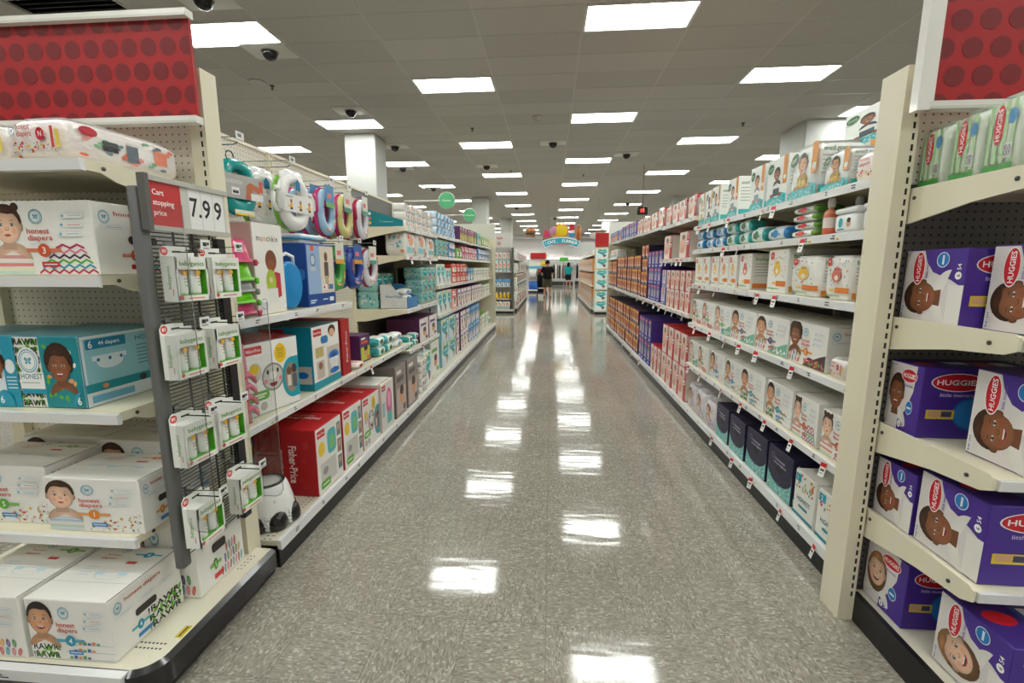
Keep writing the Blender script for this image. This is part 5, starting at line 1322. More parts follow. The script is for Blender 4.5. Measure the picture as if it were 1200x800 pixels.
row(-1, None, block(6.4, 7.1, 3, .28, 'pw', 'purple and white diaper box', t=2) + block(7.12, 7.51, 2, .28, 'bw', 'blue and white diaper box', t=2) + block(7.57, 8.2, 3, .28, 'bw', 'blue and white diaper box', t=2) + block(8.3, 9.4, 5, .3, 'gw', 'green and white diaper box') + [(9.5, 9.75, .15, 'wt', 'teal wipes pack')], 'left bottom deck far bays', 'goods on the left bottom deck', .1)
# left side, near part
G = 'goods on the near left bottom deck'
row(-1, None, [(2.14, 2.44, .365, 'fpr', 'red toy box with white front'), (2.46, 2.73, .365, 'fpr', 'red toy box with white front'), (2.75, 3.04, .35, 'fprt', 'red-topped toy box with round face toy'),
               (3.07, 3.34, .36, 'fpk', 'white potty box with pink picture'), (3.38, 3.65, .42, 'gs', 'grey baby gear box with photo'), (3.67, 3.98, .42, 'gs', 'grey baby gear box with photo')], 'near left bottom deck', G)
for k, (y, z, d) in enumerate(((1.9, .1312, 'dark red toy box behind the white potty'), (2.3, .1312, 'dark red toy box at back behind red toy boxes'))):
    copies('fpr', (-1.66, y, z), R(90), (.34, .2, .36), d, 'red toy boxes at the back')
copies('fpk', (-1.65, 2.95, .1312), R(90), (.36, .2, .38), 'tall white potty box at back of near left bottom deck', 'white potty boxes')
row(-1, None, [(4.1, 4.32, .065, 'sb', 'small white pack', {'t': 5}), (4.4, 4.68, .33, 'pam', 'teal and white diaper box', {'in': .05}), (4.76, 5.14, .38, 'gw', 'large green-topped diaper box', {'in': .08})], 'left bottom deck third bay', G)
G = 'goods on the left long low shelf'
row(-1, 0, [(2.36, 2.7, .36, 'fpp', 'teal potty box with blue potty picture'), (2.73, 2.86, .36, 'fps', 'narrow dark red toy box')], 'left low shelf', G)
copies('fpt', (-1.475, 2.07, .6415), R(78), (.34, .3, .345), 'white-fronted toy box with smiling round toy on left low shelf', G)
row(-1, 0, [(2.93, 3.08, .2, 'pb', 'purple and green wipes box', {'in': .12}), (3.1, 3.29, .2, 'pb', 'purple and green wipes box', {'in': .04}), (3.32, 3.5, .075, 'wt', 'teal wipes pack', {'t': 2}), (3.52, 3.7, .07, 'wt', 'teal wipes pack', {'t': 2}), (3.73, 3.95, .06, 'ww', 'white wipes pack', {'t': 2})], 'left low shelf second bay', G)
row(-1, 0, [(2.9, 3.04, .045, 'wc', 'small pink speckled wipes pack', {'z': .64})], 'left low shelf front', G, .005)
G = 'goods on the left short shelf'
row(-1, 1, [(1.935, 2.18, .415, 'mk', 'tall white potty box with child picture'), (2.38, 2.7, .345, 'pw2', 'blue potty box with pale panels')], 'left short shelf', G)

# open-front display carton of wipes on the left third shelf
t = thing('display_carton', 'white and blue display carton holding wipes on left third shelf', 'carton', (-1.44, 4.27, .9465), R(90))
c = MB()
def wall_poly(m, x, c): m.prism([(-.13, .0), (.13, .0), (.13, .22), (.02, .22), (-.06, .12), (-.13, .1)], 'x', x, x + .004, c)
wall_poly(c, -.16, (232, 234, 236)); wall_poly(c, .156, (60, 130, 186))
c.box(-.16, .16, -.13, .13, 0, .004, (176, 140, 96)); c.box(-.16, .16, .126, .13, .0, .22, (176, 140, 96)); c.box(-.16, .16, -.13, -.126, 0, .1, (60, 130, 186))
obj('carton_body', c, 'card', t)
A = Art(.26, .2); A.txt('WaterWipes', .13, .1, .022, (70, 130, 180), w=.16, al='c', bold=.01); A.ring(.13, .05, .022, .002, (120, 170, 200), 16)
for pn, me in print_meshes(.32, .26, .1, {'left': A}, False): obj('side_print', me, 'card', t)
for k in range(3):
    copies('ww', (-1.4 - .0, 4.27, .952 + k * .058), R(90), (.28, .1, .055), 'white wipes pack inside display carton, %s layer from bottom' % ('lowest middle top'.split()[k]), 'wipes in the display carton')

# hanging price tags below shelf edges
tagm = MB().box(-.014, .014, -.0012, 0, -.062, 0, (238, 236, 232)).box(-.014, .014, -.0018, -.0012, -.018, 0, (206, 40, 44)).box(-.009, .009, -.0018, -.0012, -.036, -.028, (60, 60, 60)).box(-.009, .004, -.0018, -.0012, -.048, -.045, (120, 120, 120)).build('price_tag')
def tags(side, idx, ys, where, group):
    for n, y in enumerate(sorted(ys)):
        z = zat(side, y, idx) - .012
        x = side * (((LXB if idx is None else LXF) if side < 0 else RXF) - .004)
        o = obj('price_tag', tagm, 'card', None, (x, y, z if idx is not None else .112), R(90 if side < 0 else -90))
        o.rotation_euler = (R(-14), 0, R((90 if side < 0 else -90) + rnd.uniform(-14, 30) * side))
        tag(o, 'red-topped white price tag, %s along %s edge' % (ORD[n], where), 'price tag', group)
G = 'hanging price tags on the right'
tags(1, -1, [2.62, 2.75, 3.25, 3.62, 3.87], 'right top shelf', G); tags(1, 3, [2.3, 3.05, 3.3], 'right second shelf', G); tags(1, 2, [2.52, 2.72, 3.4, 3.75, 3.98], 'right third shelf', G)
tags(1, 1, [2.28, 2.68, 2.92, 3.15, 3.45, 3.8], 'right fourth shelf', G); tags(1, 0, [1.95, 2.22, 2.5, 2.82, 3.15, 3.6, 3.9], 'right fifth shelf', G); tags(1, None, [1.95, 2.25, 2.6, 2.88, 3.25], 'right bottom deck', G)
tags(1, 0, [4.15, 4.5, 4.75, 5.05], 'right middle shelf near bay', G); tags(1, 1, [4.3, 4.45, 4.6, 4.85, 5.0], 'right short shelf', G); tags(1, 0, [5.3, 5.6, 5.9, 6.3, 6.8, 7.3, 8.0, 8.8], 'right middle shelf far bays', G); tags(1, None, [6.0, 6.6, 7.4, 8.4], 'far right bottom deck', G)
G = 'hanging price tags on the left'
tags(-1, 2, [4.15, 4.45, 4.8], 'left second shelf', G); tags(-1, 0, [4.25, 4.45, 4.7], 'left fourth shelf', G); tags(-1, 0, [3.1], 'left low shelf', G)

# ---------------------------------------------------------------- goods on the right end display
G = 'purple diaper boxes on the right end display'
for key, x, y0, y1, z, h, w, lab in (
        ('hu_r', 1.205, 1.44, 1.675, 1.15, .235, .34, 'purple diaper box turned sideways at back of highest box shelf'), ('hu_r', 1.262, 1.2, 1.432, 1.15, .24, .4, 'purple diaper box turned sideways at front of highest box shelf'),
        ('hu_u', 1.205, 1.535, 1.68, .775, .235, .36, 'upright purple diaper box with boy, back of second box shelf'), ('hu_r', 1.27, 1.2, 1.43, .775, .26, .4, 'purple diaper box turned sideways, front of second box shelf'),
        ('hu_r', 1.205, 1.5, 1.675, .445, .21, .34, 'purple diaper box turned sideways, back of third box shelf'), ('hu_r', 1.212, 1.262, 1.493, .445, .24, .42, 'large purple diaper box turned sideways, front of third box shelf'),
        ('hu_g', 1.21, 1.485, 1.675, .108, .235, .3, 'purple diaper box with girl at back of base deck'), ('hu_gr', 1.225, 1.15, 1.375, .108, .235, .42, 'purple diaper box with girl turned sideways, front of base deck'),
        ('hu_u', 1.53, 1.485, 1.675, .108, .235, .3, 'purple diaper box partly hidden at back right of base deck')):
    copies(key, (x + w / 2, (y0 + y1) / 2, z - .0008), rnd.uniform(-.01, .01), (w, y1 - y0, h), lab, G)
for k, (a, b) in enumerate(((1.575, 1.67), (1.475, 1.57), (1.365, 1.47), (1.25, 1.36))):
    copies('hgr', (1.32 + .01 * k, (a + b) / 2, 1.5692), R(rnd.uniform(-2, 2)), (.24, b - a - .006, .2 + .01 * k), 'green and white diaper pack under right red sign, %s from the post' % ORD[k].replace('nearest', 'first'), 'green and white packs on the right end display')

# ---------------------------------------------------------------- goods on the left end display
G = 'white diaper cartons on the left end display'
copies('hp', (-1.67, 1.37, 1.6306), R(4), (.22, .24, .105), 'crinkled white diaper pack on top shelf at picture edge', 'soft diaper packs on the left end display')
copies('hp', (-1.435, 1.43, 1.6306), R(-3), (.2, .38, .115), 'crinkled white diaper pack on top shelf under red sign', 'soft diaper packs on the left end display')
copies('hp', (-1.92, 1.4, 1.6306), R(4), (.22, .24, .1), 'crinkled white diaper pack on top shelf beyond the left picture edge', 'soft diaper packs on the left end display')
b3 = copies('h3', (-1.512, 1.45, 1.3048), 0, (.335, .36, .218), 'white diaper carton with chevron print and torn right side', G)
tm_ = MB(); tm_.poly([(.1515, -.06, .2), (.1515, -.03, .205), (.1515, .0, .19), (.1515, -.02, .15), (.1515, -.03, .1), (.1515, -.045, .07), (.1515, -.06, .1), (.1515, -.05, .14)], (96, 70, 48))
tm_.poly([(.152, -.058, .196), (.162, -.05, .2), (.164, -.058, .13), (.153, -.05, .09)], (150, 120, 88))
obj('torn_flap', tm_, 'card', b3)
copies('h5', (-1.87, 1.45, 1.3048), 0, (.33, .36, .218), 'white diaper carton left of the chevron carton', G)
copies('h6', (-1.605, 1.435, .8868), 0, (.31, .33, .23), 'teal diaper carton with curly-haired child and number six', G)
copies('h6', (-1.95, 1.44, .8868), 0, (.31, .33, .22), 'teal diaper carton cut by the left picture edge', G)
copies('h1', (-1.466, 1.352, .4732), 0, (.335, .2, .185), 'white diaper carton with orange number one badge', G)
copies('h5d', (-1.825, 1.38, .4728), 0, (.34, .2, .205), 'white diaper carton with green number five beside number one', G)
copies('hw', (-1.5, 1.57, .4728), 0, (.34, .19, .225), 'white diaper carton behind the orange number one carton', G)
copies('h5d', (-1.85, 1.59, .4728), 0, (.34, .16, .22), 'white diaper carton behind the green number five carton', G)
copies('h4', (-1.447, 1.242, .1312), R(.6), (.275, .265, .208), 'white diaper carton with blue number four on base deck', G)
copies('h5', (-1.735, 1.24, .1312), 0, (.275, .27, .21), 'white diaper carton with feather print left of number four', G)
copies('h5', (-1.4, 1.512, .1315), 0, (.285, .24, .295), 'tall white feather-print diaper carton behind the wire rack', G)
copies('hs', (-1.72, 1.52, .1312), 0, (.3, .24, .25), 'white diaper carton at back of base deck, mostly hidden', G)

# ---------------------------------------------------------------- wire side rack with hooks and sunscreen packs
wx = -1.222
wr = thing('side_rack', 'dark grey wire rack fixed to side of left end display', 'rack', (wx, 1.34, .33))
def rk(m, name, mat, par=wr):
    o = obj(name, m, mat, par)
    if par == wr: o.location = -wr.location
    return o
rk(MB().rbox(wx - .016, wx + .016, 1.28, 1.318, .33, 1.565, .007, (104, 104, 103), 2), 'front_post', 'paint')
rk(MB().box(wx - .01, wx + .01, 1.6, 1.64, .33, 1.43, (34, 34, 35)), 'rear_post', 'paint')
g = MB(); z = .36
while z < 1.44:
    g.tube([(wx + .002, 1.315, z), (wx + .002, 1.605, z)], .0022, (58, 57, 56), 4); z += .0125
for y in (1.42, 1.5, 1.58): g.box(wx - .006, wx - .002, y - .003, y + .003, .34, 1.45, (48, 47, 46))
o = rk(g, 'wire_grid', 'paint'); o['kind'] = 'stuff'
# price sign
sg = thing('price_sign', 'red and white cart stopping price sign reading 7.99', 'sign', (-1.19, 1.46, 1.445))
s0 = MB().box(-.004, .003, -.165, .165, 0, .15, (206, 204, 198))
obj('sign_board', s0, 'paint', sg)
for z in (0, .145): obj('frame_rail', MB().box(-.006, .012, -.17, .17, z - .007, z + .008, (186, 184, 176)), 'paint', sg)
obj('end_cap', MB().box(-.008, .016, -.18, -.165, -.006, .155, (96, 94, 90)), 'paint', sg)
A = Art(.33, .15)
A.p('red_panel'); A.rect(.012, .008, .115, .13, (198, 44, 46))
for k, w in enumerate(('Cart', 'stopping', 'price')): A.txt(w, .02, .1 - k * .03, .0165, (250, 240, 238), bold=.015)
A.p('number_cards'); 
for k in range(3): A.rect(.16 + k * .054, .008, .051, .132, (236, 236, 234))
A.p('price_digits'); A.txt('7', .163, .05, .062, (24, 24, 24), w=.034, bold=.015); A.ell(.205, .054, .006, .006, (24, 24, 24), 12); A.txt('9', .218, .05, .062, (24, 24, 24), w=.036, bold=.015); A.txt('9', .272, .05, .062, (24, 24, 24), w=.036, bold=.015)
for pn, me in print_meshes(.006, .33, .15, {'right': A}, True): obj(pn, me, 'card', sg, (.0, 0, 0))

# sunscreen twin pack: window carton, green tray, two tubes, header card with hang hole
def sun_pack():
    P = []
    w, d, h = .125, .05, .138
    c = MB()
    c.box(-w / 2, -w / 2 + .003, -d / 2, d / 2, 0, h, (238, 238, 232)); c.box(w / 2 - .003, w / 2, -d / 2, d / 2, 0, h, (238, 238, 232)); c.box(-w / 2 + .003, w / 2 - .003, d / 2 - .004, d / 2 - .001, .001, h - .001, (120, 190, 70))
    c.box(-w / 2 + .003, w / 2 - .003, -d / 2 + .003, d / 2 - .002, .001, .02, (96, 190, 50)); c.box(-w / 2, w / 2, -d / 2, d / 2, h, h + .002, (238, 238, 232)); c.box(w / 2 - .006, w / 2 - .003, -d / 2 + .003, d / 2, 0.01, h - .01, (96, 190, 50))
    c.box(-w / 2, w / 2, -d / 2, -d / 2 + .003, 0, .018, (240, 240, 234)); c.box(-w / 2, w / 2, -d / 2, -d / 2 + .003, h - .038, h, (240, 240, 234))
    for q in (-1, 1): c.box(*sorted((q * w / 2, q * (w / 2 - .008))), -d / 2, -d / 2 + .003, 0, h, (240, 240, 234))
    P.append(('carton', fix_normals(c.build('carton')), 'card'))
    P.append(('header_card', fix_normals(MB().prism([(-w / 2, h - .002), (w / 2, h - .002), (w / 2, h + .018), (.03, h + .02), (.03, h + .034), (-w / 2 + .012, h + .034), (-w / 2, h + .02)], 'y', d / 2 - .003, d / 2, (238, 238, 232)).build('header_card')), 'card'))
    P.append(('hang_hole', MB().box(-.02, .012, d / 2 - .0036, d / 2 - .003, h + .014, h + .02, (40, 40, 40)).build('hang_hole'), 'card'))
    A = Art(w, h + .03)
    A.p('lettering'); A.txt('babyganics', w * .5, h - .026, .014, (86, 150, 60), w=w * .74, al='c', bold=.015); A.rect(w * .3, .007, w * .5, .004, (226, 130, 120)); A.ell(.014, .012, .007, .007, (222, 90, 84), 12)
    B = Art(d, h); B.p('side_lettering'); B.txt('babyganics', .03, .04, .012, (120, 170, 90), w=.07, rot=90, bold=.011); B.rect(.034, .02, .003, .02, (226, 130, 120))
    T = Art(w, .03); T.p('round_badge'); T.ell(.014, .016, .013, .013, (214, 66, 62), 18); T.txt('80', .014, .011, .011, (250, 240, 236), al='c', bold=.015)
    P += [(n, m_, 'card') for n, m_ in print_meshes(w, d, h, {'front': A, 'left': B}, True)]
    for n, m_ in print_meshes(w, d, h, {'front': T}, True):
        for v in m_.vertices: v.co.z += h + .002; v.co.y += d - .0035
        P.append((n, m_, 'card'))
    for q in (-1, 1):
        t_ = MB(); rings = []
        for z, rx, ry in ((.02, .016, .016), (.03, .0185, .0165), (.06, .0195, .014), (.1, .021, .007), (.112, .021, .0025)):
            rings.append([(q * .025 + rx * math.cos(2 * math.pi * j / 14), -.004 + ry * math.sin(2 * math.pi * j / 14), z) for j in range(14)])
        t_.loft(rings, (240, 240, 236))
        P.append(('tube', fix_normals(t_.build('tube')), 'plastic', q))
        L_ = Art(.028, .07); L_.p('tube_label'); L_.ell(.014, .056, .0085, .0085, (242, 180, 50), 14); L_.rect(.007, .035, .014, .003, (226, 120, 90)); L_.rect(.008, .026, .012, .0025, (110, 170, 90)); L_.rect(.009, .014, .01, .0025, (110, 170, 90))
        for n, m_ in print_meshes(.028, .036, .07, {'front': L_}, True):
            for v in m_.vertices: v.co.x += q * .025; v.co.z += .034; v.co.y -= .003
            P.append((n, m_, 'card', q))
    return P
SUN = sun_pack()
hook_m = fix_normals(MB().tube([(0, 0, .012), (.0, -.115, .012)], .0022, (40, 40, 40), 6).tube([(0, 0, .03), (0, -.125, .034)], .0015, (70, 70, 70), 6).box(-.012, .012, -.004, .006, -.01, .045, (170, 170, 168)).build('hook_wire'))
plate_m2 = fix_normals(MB().box(-.02, .02, -.128, -.126, .018, .05, (232, 232, 230)).box(-.012, .004, -.1285, -.128, .03, .042, (50, 50, 52)).box(.006, .014, -.1285, -.128, .034, .042, (50, 50, 52)).box(-.012, .012, -.1285, -.128, .022, .025, (130, 130, 130)).build('price_plate'))
rows_ = ((1.222, 1.30, 1.455, 'top'), (.982, 1.262, 1.43, 'second'), (.695, 1.258, 1.41, 'third'), (.41, 1.262, 1.475, 'bottom'))
for z, ya, yb, rn in rows_:
    for y, cn in ((ya, 'left'), (yb, 'right')):
        yc = y + .082
        t = thing('sunscreen_pack', 'white and green sunscreen twin pack, %s of %s row on wire rack' % (cn, rn), 'sunscreen', (wx + .058, yc, z), R(90 + rnd.uniform(-6, 3)), 'sunscreen twin packs on the wire rack')
        tubes = {}
        for it in SUN:
            me = it[1]
            if not me.materials: me.materials.append(M[it[2]])
            c = bpy.data.objects.new(it[0], me); C.objects.link(c)
            if it[0] == 'tube': tubes[it[3]] = c
            c.parent = tubes[it[3]] if it[0] == 'tube_label' else t
        hk = thing('display_hook', 'wire display hook holding the %s sunscreen pack of %s row' % (cn, rn), 'hook', (wx + .006, yc + .002, z + .142), R(90), 'wire hooks on the side rack')
        obj('hook_wire', hook_m, 'chrome', hk); obj('price_plate', plate_m2, 'card', hk)
# clear plastic flags hanging off the rack
for y, x, z0, z1, w, d in ((1.24, -1.085, .5, 1.5, .1, 'left'), (1.62, -1.12, .42, 1.2, .13, 'right')):
    t = thing('clear_flag', 'clear plastic flag hanging on %s edge of wire rack' % d, 'plastic flag', (x, y, z0))
    pts = [(-w / 2, z1 - z0), (-w / 2, .03), (-w / 2 + .01, .01), (-w / 2 + .03, 0), (w / 2 - .03, 0), (w / 2 - .01, .01), (w / 2, .03), (w / 2, z1 - z0)]
    obj('flag_sheet', MB().prism(pts, 'y', 0, .0015, (230, 230, 230)), 'clear', t)
    obj('flag_edge', MB().tube([(p[0], .001, p[1]) for p in pts[3:]], .0012, (96, 98, 98), 5), 'plastic', t)

# ---------------------------------------------------------------- potty seats hanging on the pegboard
peg_hook = fix_normals(MB().tube([(0, 0, 0), (0, -.4, .0), (0, -.42, .008)], .003, (120, 130, 134), 6).tube([(0, 0, .03), (0, -.43, .032)], .002, (130, 140, 144), 6).box(-.02, .02, -.004, 0, -.01, .045, (190, 190, 186)).build('hook_wire'))
peg_plate = fix_normals(MB().box(-.026, .026, -.435, -.432, .018, .05, (228, 228, 224)).box(-.016, .008, -.4356, -.435, .028, .042, (120, 120, 120)).build('price_plate'))
def peg(y, z, lab):
    t = thing('display_hook', lab, 'hook', (-1.794, y, z), R(90), 'wire hooks on the left pegboard')
    obj('hook_wire', peg_hook, 'chrome', t); obj('price_plate', peg_plate, 'card', t)
def ring_pts(w, h, n=28, p=2.6):
    return [(sup(2 * math.pi * j / n, p)[0] * w / 2, sup(2 * math.pi * j / n, p)[1] * h / 2) for j in range(n)]
def ring_mesh(w, h, hw, hh, y0, y1, c, name, n=28):
    """flat padded ring: outer and inner ovals, rounded section, lies in local XZ"""
    O, I = ring_pts(w, h, n), ring_pts(hw, hh, n, 2.2)
    m = MB(); rings = []
    for k in range(10):
        a = math.pi * 2 * k / 10; f = .5 + .5 * math.cos(a); yy = (y0 + y1) / 2 + (y0 - y1) / 2 * math.sin(a)
        rings.append([(i[0] + (o[0] - i[0]) * f, yy, i[1] + .012 + (o[1] - i[1] - .012) * f) for o, i in zip(O, I)])
    rings.append(rings[0])
    m.loft(rings, c, False)
    return fix_normals(m.build(name))
cu = {}
for nm_, c, rim in (('blue', (150, 186, 216), (190, 40, 104)), ('yellow', (206, 200, 130), (190, 40, 104)), ('white', (214, 214, 222), (170, 30, 70)), ('navy', (30, 70, 160), (30, 60, 140)), ('green', (80, 170, 70), (40, 140, 70))):
    a = ring_mesh(.215, .285, .085, .15, -.03, .01, c, 'cushion')
    b = ring_mesh(.235, .3, .1, .165, -.004, .028, rim, 'rim')
    hd = [MB().rbox(*sorted((q * .1, q * .127)), -.015, .02, -.01, .09, .008, rim, 2).build('side_grip') for q in (-1, 1)]
    dots = Art(.215, .285)
    g = random.Random(9)
    for k in range(26):
        aa = g.uniform(0, 6.28); dots.ell(.1075 + .073 * math.cos(aa), .1425 + .106 * math.sin(aa), .008, .008, g.choice([(226, 120, 150), (240, 226, 230), (120, 90, 110), (230, 190, 90)]), 8)
    dm = print_meshes(.215, .062, .285, {'front': dots}, False)[0][1]
    for v in dm.vertices: v.co.z -= .1425
    cd = MB().box(-.05, .06, -.036, -.034, .035, .165, {'blue': (70, 140, 190), 'navy': (60, 100, 170)}.get(nm_, (222, 220, 206))).box(-.05, .06, -.0375, -.036, .03, .06, {'blue': (110, 170, 90), 'yellow': (60, 140, 110), 'white': (60, 150, 130)}.get(nm_, (226, 160, 60))).box(-.03, .02, -.0375, -.036, .085, .115, (230, 120, 130))
    cu[nm_] = (a, b, hd[0], hd[1], dm, cd.build('header_card'))
def ring_seat(nm_, x, y, z, lab):
    t = thing('padded_potty_ring', lab, 'potty seat', (x, y, z), R(90 + rnd.uniform(-8, 4)), 'padded potty seats on the left pegboard')
    for pn, me, mt in zip(('cushion', 'rim', 'side_grip', 'side_grip', 'cushion_print', 'header_card'), cu[nm_], ('plastic', 'plastic', 'plastic', 'plastic', 'plastic', 'card')):
        obj(pn, me, mt, t)
for nm_, y, z, n, d in (('blue', 2.84, 1.665, 3, 'upper row'), ('yellow', 3.10, 1.665, 2, 'upper row'), ('white', 3.39, 1.675, 2, 'upper row'), ('green', 2.93, 1.32, 1, 'lower row'), ('navy', 3.22, 1.32, 2, 'lower row'), ('white', 3.5, 1.32, 2, 'lower row')):
    for k in range(n): ring_seat(nm_, -1.415 - k * .085, y - .012 * k, z, '%s padded potty seat in %s, %s on its hook' % (nm_, d, ('frontmost', 'second', 'third')[k]))
    peg(y, z + .16, 'wire peg hook holding the %s potty seats in %s' % (nm_, d))

# white training seat with two handles and a card band
def train_seat(x, y, z, lab):
    t = thing('potty_trainer', lab, 'potty seat', (x, y, z), R(86), 'white training seats with handles')
    if 'ts' not in cu:
        a = ring_mesh(.25, .29, .12, .16, -.035, .02, (236, 234, 232), 'seat_ring'); e = ring_mesh(.262, .3, .2, .24, .012, .028, (120, 190, 50), 'green_edge')
        hms = []
        for q in (-1, 1):
            hm = MB(); hms.append(hm); hm.tube([(q * .11, -.01, .055), (q * .15, -.015, .06), (q * .172, -.015, .03), (q * .175, -.015, -.02), (q * .155, -.015, -.05), (q * .11, -.01, -.052)], .011, (236, 234, 232), 8)
        bk = MB(); bk.loft([[(-.085, -.02, .09), (.085, -.02, .09), (.085, .015, .09), (-.085, .015, .09)], [(-.075, -.02, .15), (.075, -.02, .15), (.075, .015, .15), (-.075, .015, .15)], [(-.045, -.015, .165), (.045, -.015, .165), (.045, .01, .165), (-.045, .01, .165)]], (234, 232, 232))
        cd = MB().box(-.13, .13, -.042, -.04, -.055, .035, (232, 230, 228))
        A = Art(.26, .09); A.txt('munchkin', .015, .072, .01, (80, 70, 80), w=.06, bold=.015)
        for k in range(3):
            x0 = .06 + k * .08; A.ell(x0, .055, .009, .01, (150, 100, 60), 10); A.rect(x0 - .01, .02, .02, .026, (240, 180, 40)); A.rect(x0 - .012, .012, .022, .01, (30, 30, 34)); A.rect(x0 - .03, .026, .02, .006, (216, 170, 130))
        pm = print_meshes(.26, .084, .09, {'front': A}, False)[0][1]
        for v in pm.vertices: v.co.z -= .055
        B = Art(.05, .06); B.poly([(.005, 0), (.045, 0), (.045, .035), (.05, .035), (.025, .06), (0, .035), (.005, .035)], (30, 120, 170)); bm_ = print_meshes(.05, .072, .06, {'front': B}, False)[0][1]
        for v in bm_.vertices: v.co.z += .06; v.co.y -= .004
        cu['ts'] = [('seat_ring', a, 'plastic'), ('green_edge', e, 'plastic'), ('handle', fix_normals(hms[0].build('handle')), 'plastic'), ('handle', fix_normals(hms[1].build('handle')), 'plastic'), ('back_shield', fix_normals(bk.build('back_shield')), 'plastic'), ('card_band', cd.build('card_band'), 'card'), ('band_print', pm, 'card'), ('arrow_sticker', bm_, 'card')]
    for pn, me, mt in cu['ts']: obj(pn, me, mt, t)
train_seat(-1.39, 2.43, 1.67, 'white training seat with two handles and card band, frontmost')
train_seat(-1.52, 2.36, 1.67, 'white training seat with green edge hanging behind another')
peg(2.41, 1.85, 'wire peg hook holding the white training seats'); peg(2.0, 1.86, 'wire peg hook holding the teal and white potty')

# teal and white folding potty in a card wrap
t = thing('travel_potty', 'teal and white travel potty in grey card wrap beside price sign', 'potty', (-1.4, 1.965, 1.67), R(80))
rg = ring_mesh(.19, .24, .075, .11, -.06, -.005, (18, 150, 150), 'teal_seat'); obj('teal_seat', rg, 'plastic', t)
obj('white_shell', ring_mesh(.21, .25, .1, .13, -.01, .07, (232, 232, 232), 'white_shell'), 'plastic', t)
obj('carry_loop', MB().tube([(.0 + .02 * math.cos(a), -.01, .135 + .02 * math.sin(a)) for a in [k * math.pi / 6 for k in range(12)]], .003, (40, 40, 42), 6, True), 'plastic', t)
obj('card_wrap', MB().box(-.115, .11, -.068, -.064, -.05, .05, (176, 176, 172)).box(-.119, -.115, -.068, .02, -.05, .05, (150, 150, 148)), 'card', t)
A = Art(.225, .1); A.txt('potette', .02, .06, .022, (214, 214, 212), w=.09, bold=.011); A.poly([(.12, .0), (.13, .06), (.15, .075), (.2, .06), (.2, .03), (.165, .045), (.15, .0)], (190, 110, 70)); A.rect(.15, .0, .07, .03, (236, 236, 236)); A.rect(.05, .015, .04, .03, (238, 238, 238)); A.rect(.055, .02, .03, .012, (60, 60, 60)); A.rect(.2, .04, .02, .05, (206, 90, 80))
pm = print_meshes(.225, .136, .1, {'front': A}, False)[0][1]
for v in pm.vertices: v.co.z -= .05
obj('wrap_print', pm, 'card', t)
t = thing('shelf_talker', 'clear shelf tag with white and yellow strip below teal potty', 'price tag', (-1.3, 1.9, 1.545), R(80))
obj('talker_card', MB().box(-.05, .05, -.002, 0, 0, .022, (236, 236, 230)).box(-.05, .05, -.0025, -.002, .0, .008, (226, 206, 50)), 'card', t)

# nested step stools
def stool(z, c, lab):
    t = thing('step_stool', lab, 'step stool', (-1.385, 1.846, z), R(90), 'nested plastic step stools')
    b = MB(); rings = []
    for zz, w, d in ((0, .152, .2), (.012, .152, .2), (.012, .14, .187), (.085, .118, .16), (.095, .104, .148), (.096, .09, .13)):
        rings.append([(sup(2 * math.pi * (j + .5) / 24, 6)[0] * w / 2, sup(2 * math.pi * (j + .5) / 24, 6)[1] * d / 2, zz) for j in range(24)])
    b.loft(rings, c, False); obj('stool_body', b, 'plastic', t)
    for sx in (-1, 1):
        for sy in (-1, 1):
            f = MB(); f.rbox(*sorted((sx * .0695, sx * .083)), *sorted((sy * .088, sy * .106)), -.016, .012, .005, c, 1)
            obj('foot', f, 'plastic', t)
    obj('top_pad', MB().rbox(-.046, .046, -.066, .066, .0945, .098, .0015, tuple(int(v * .85) for v in c), 1), 'plastic', t)
PK, GN, GY = (206, 60, 110), (110, 200, 40), (150, 152, 150)
for k, (c, nm_) in enumerate(((PK, 'pink step stool at bottom of nested stack'), (GN, 'lower green step stool in nested stack'), (GY, 'grey step stool in middle of nested stack'), (GN, 'upper green step stool in nested stack'), (PK, 'pink step stool on top of nested stack'))):
    stool(1.128 + k * .048 + (.03 if k == 4 else 0) , c, nm_)
# pink folding step ladder hanging by low shelf
t = thing('pink_bath_toy', 'pale pink plastic toy with curved fins on left low shelf', 'toy', (-1.33, 1.82, .6415), R(90))
m = MB(); m.loft([[(-.03 * k, -.012, z), (.03 * k, -.012, z), (.03 * k, .012, z), (-.03 * k, .012, z)] for z, k in ((0, .9), (.1, .75), (.25, .8), (.32, .55), (.36, .4))], (226, 140, 156)); obj('spine', m, 'plastic', t)
for k in range(4):
    f = MB().tube([(.0, 0, .06 + k * .05), (.03, -.01, .07 + k * .05), (.055, -.015, .05 + k * .05), (.065, -.018, .025 + k * .05)], [.014, .014, .012, .006], (216, 110, 136), 8); obj('fin', f, 'plastic', t)

# white and black toddler potty on the base
t = thing('toddler_potty', 'white domed toddler potty with black feet beside red toy box', 'potty', (-1.325, 1.91, .1308))
obj('potty_body', MB().lathe([(.1, .012), (.116, .03), (.118, .06), (.11, .11), (.098, .16), (.09, .185), (.083, .196), (.07, .2), (.001, .2)], (236, 236, 234), 28), 'plastic', t)
obj('lid_rim', MB().lathe([(.078, .197), (.08, .205), (.072, .208), (.066, .203)], (24, 24, 26), 28, cap=False), 'plastic', t)
obj('lid', MB().lathe([(.066, .2), (.05, .207), (.001, .21)], (196, 196, 192), 24), 'plastic', t)
for k in range(5):
    a = R(-140 + k * 52); fx, fy = .098 * math.cos(a), .098 * math.sin(a)
    m = MB().lathe([(.001, .001), (.036, .001), (.043, .012), (.043, .045), (.036, .068), (.018, .084), (.001, .088)], (20, 20, 21), 14, (fx, fy, 0)); obj('foot', m, 'plastic', t)
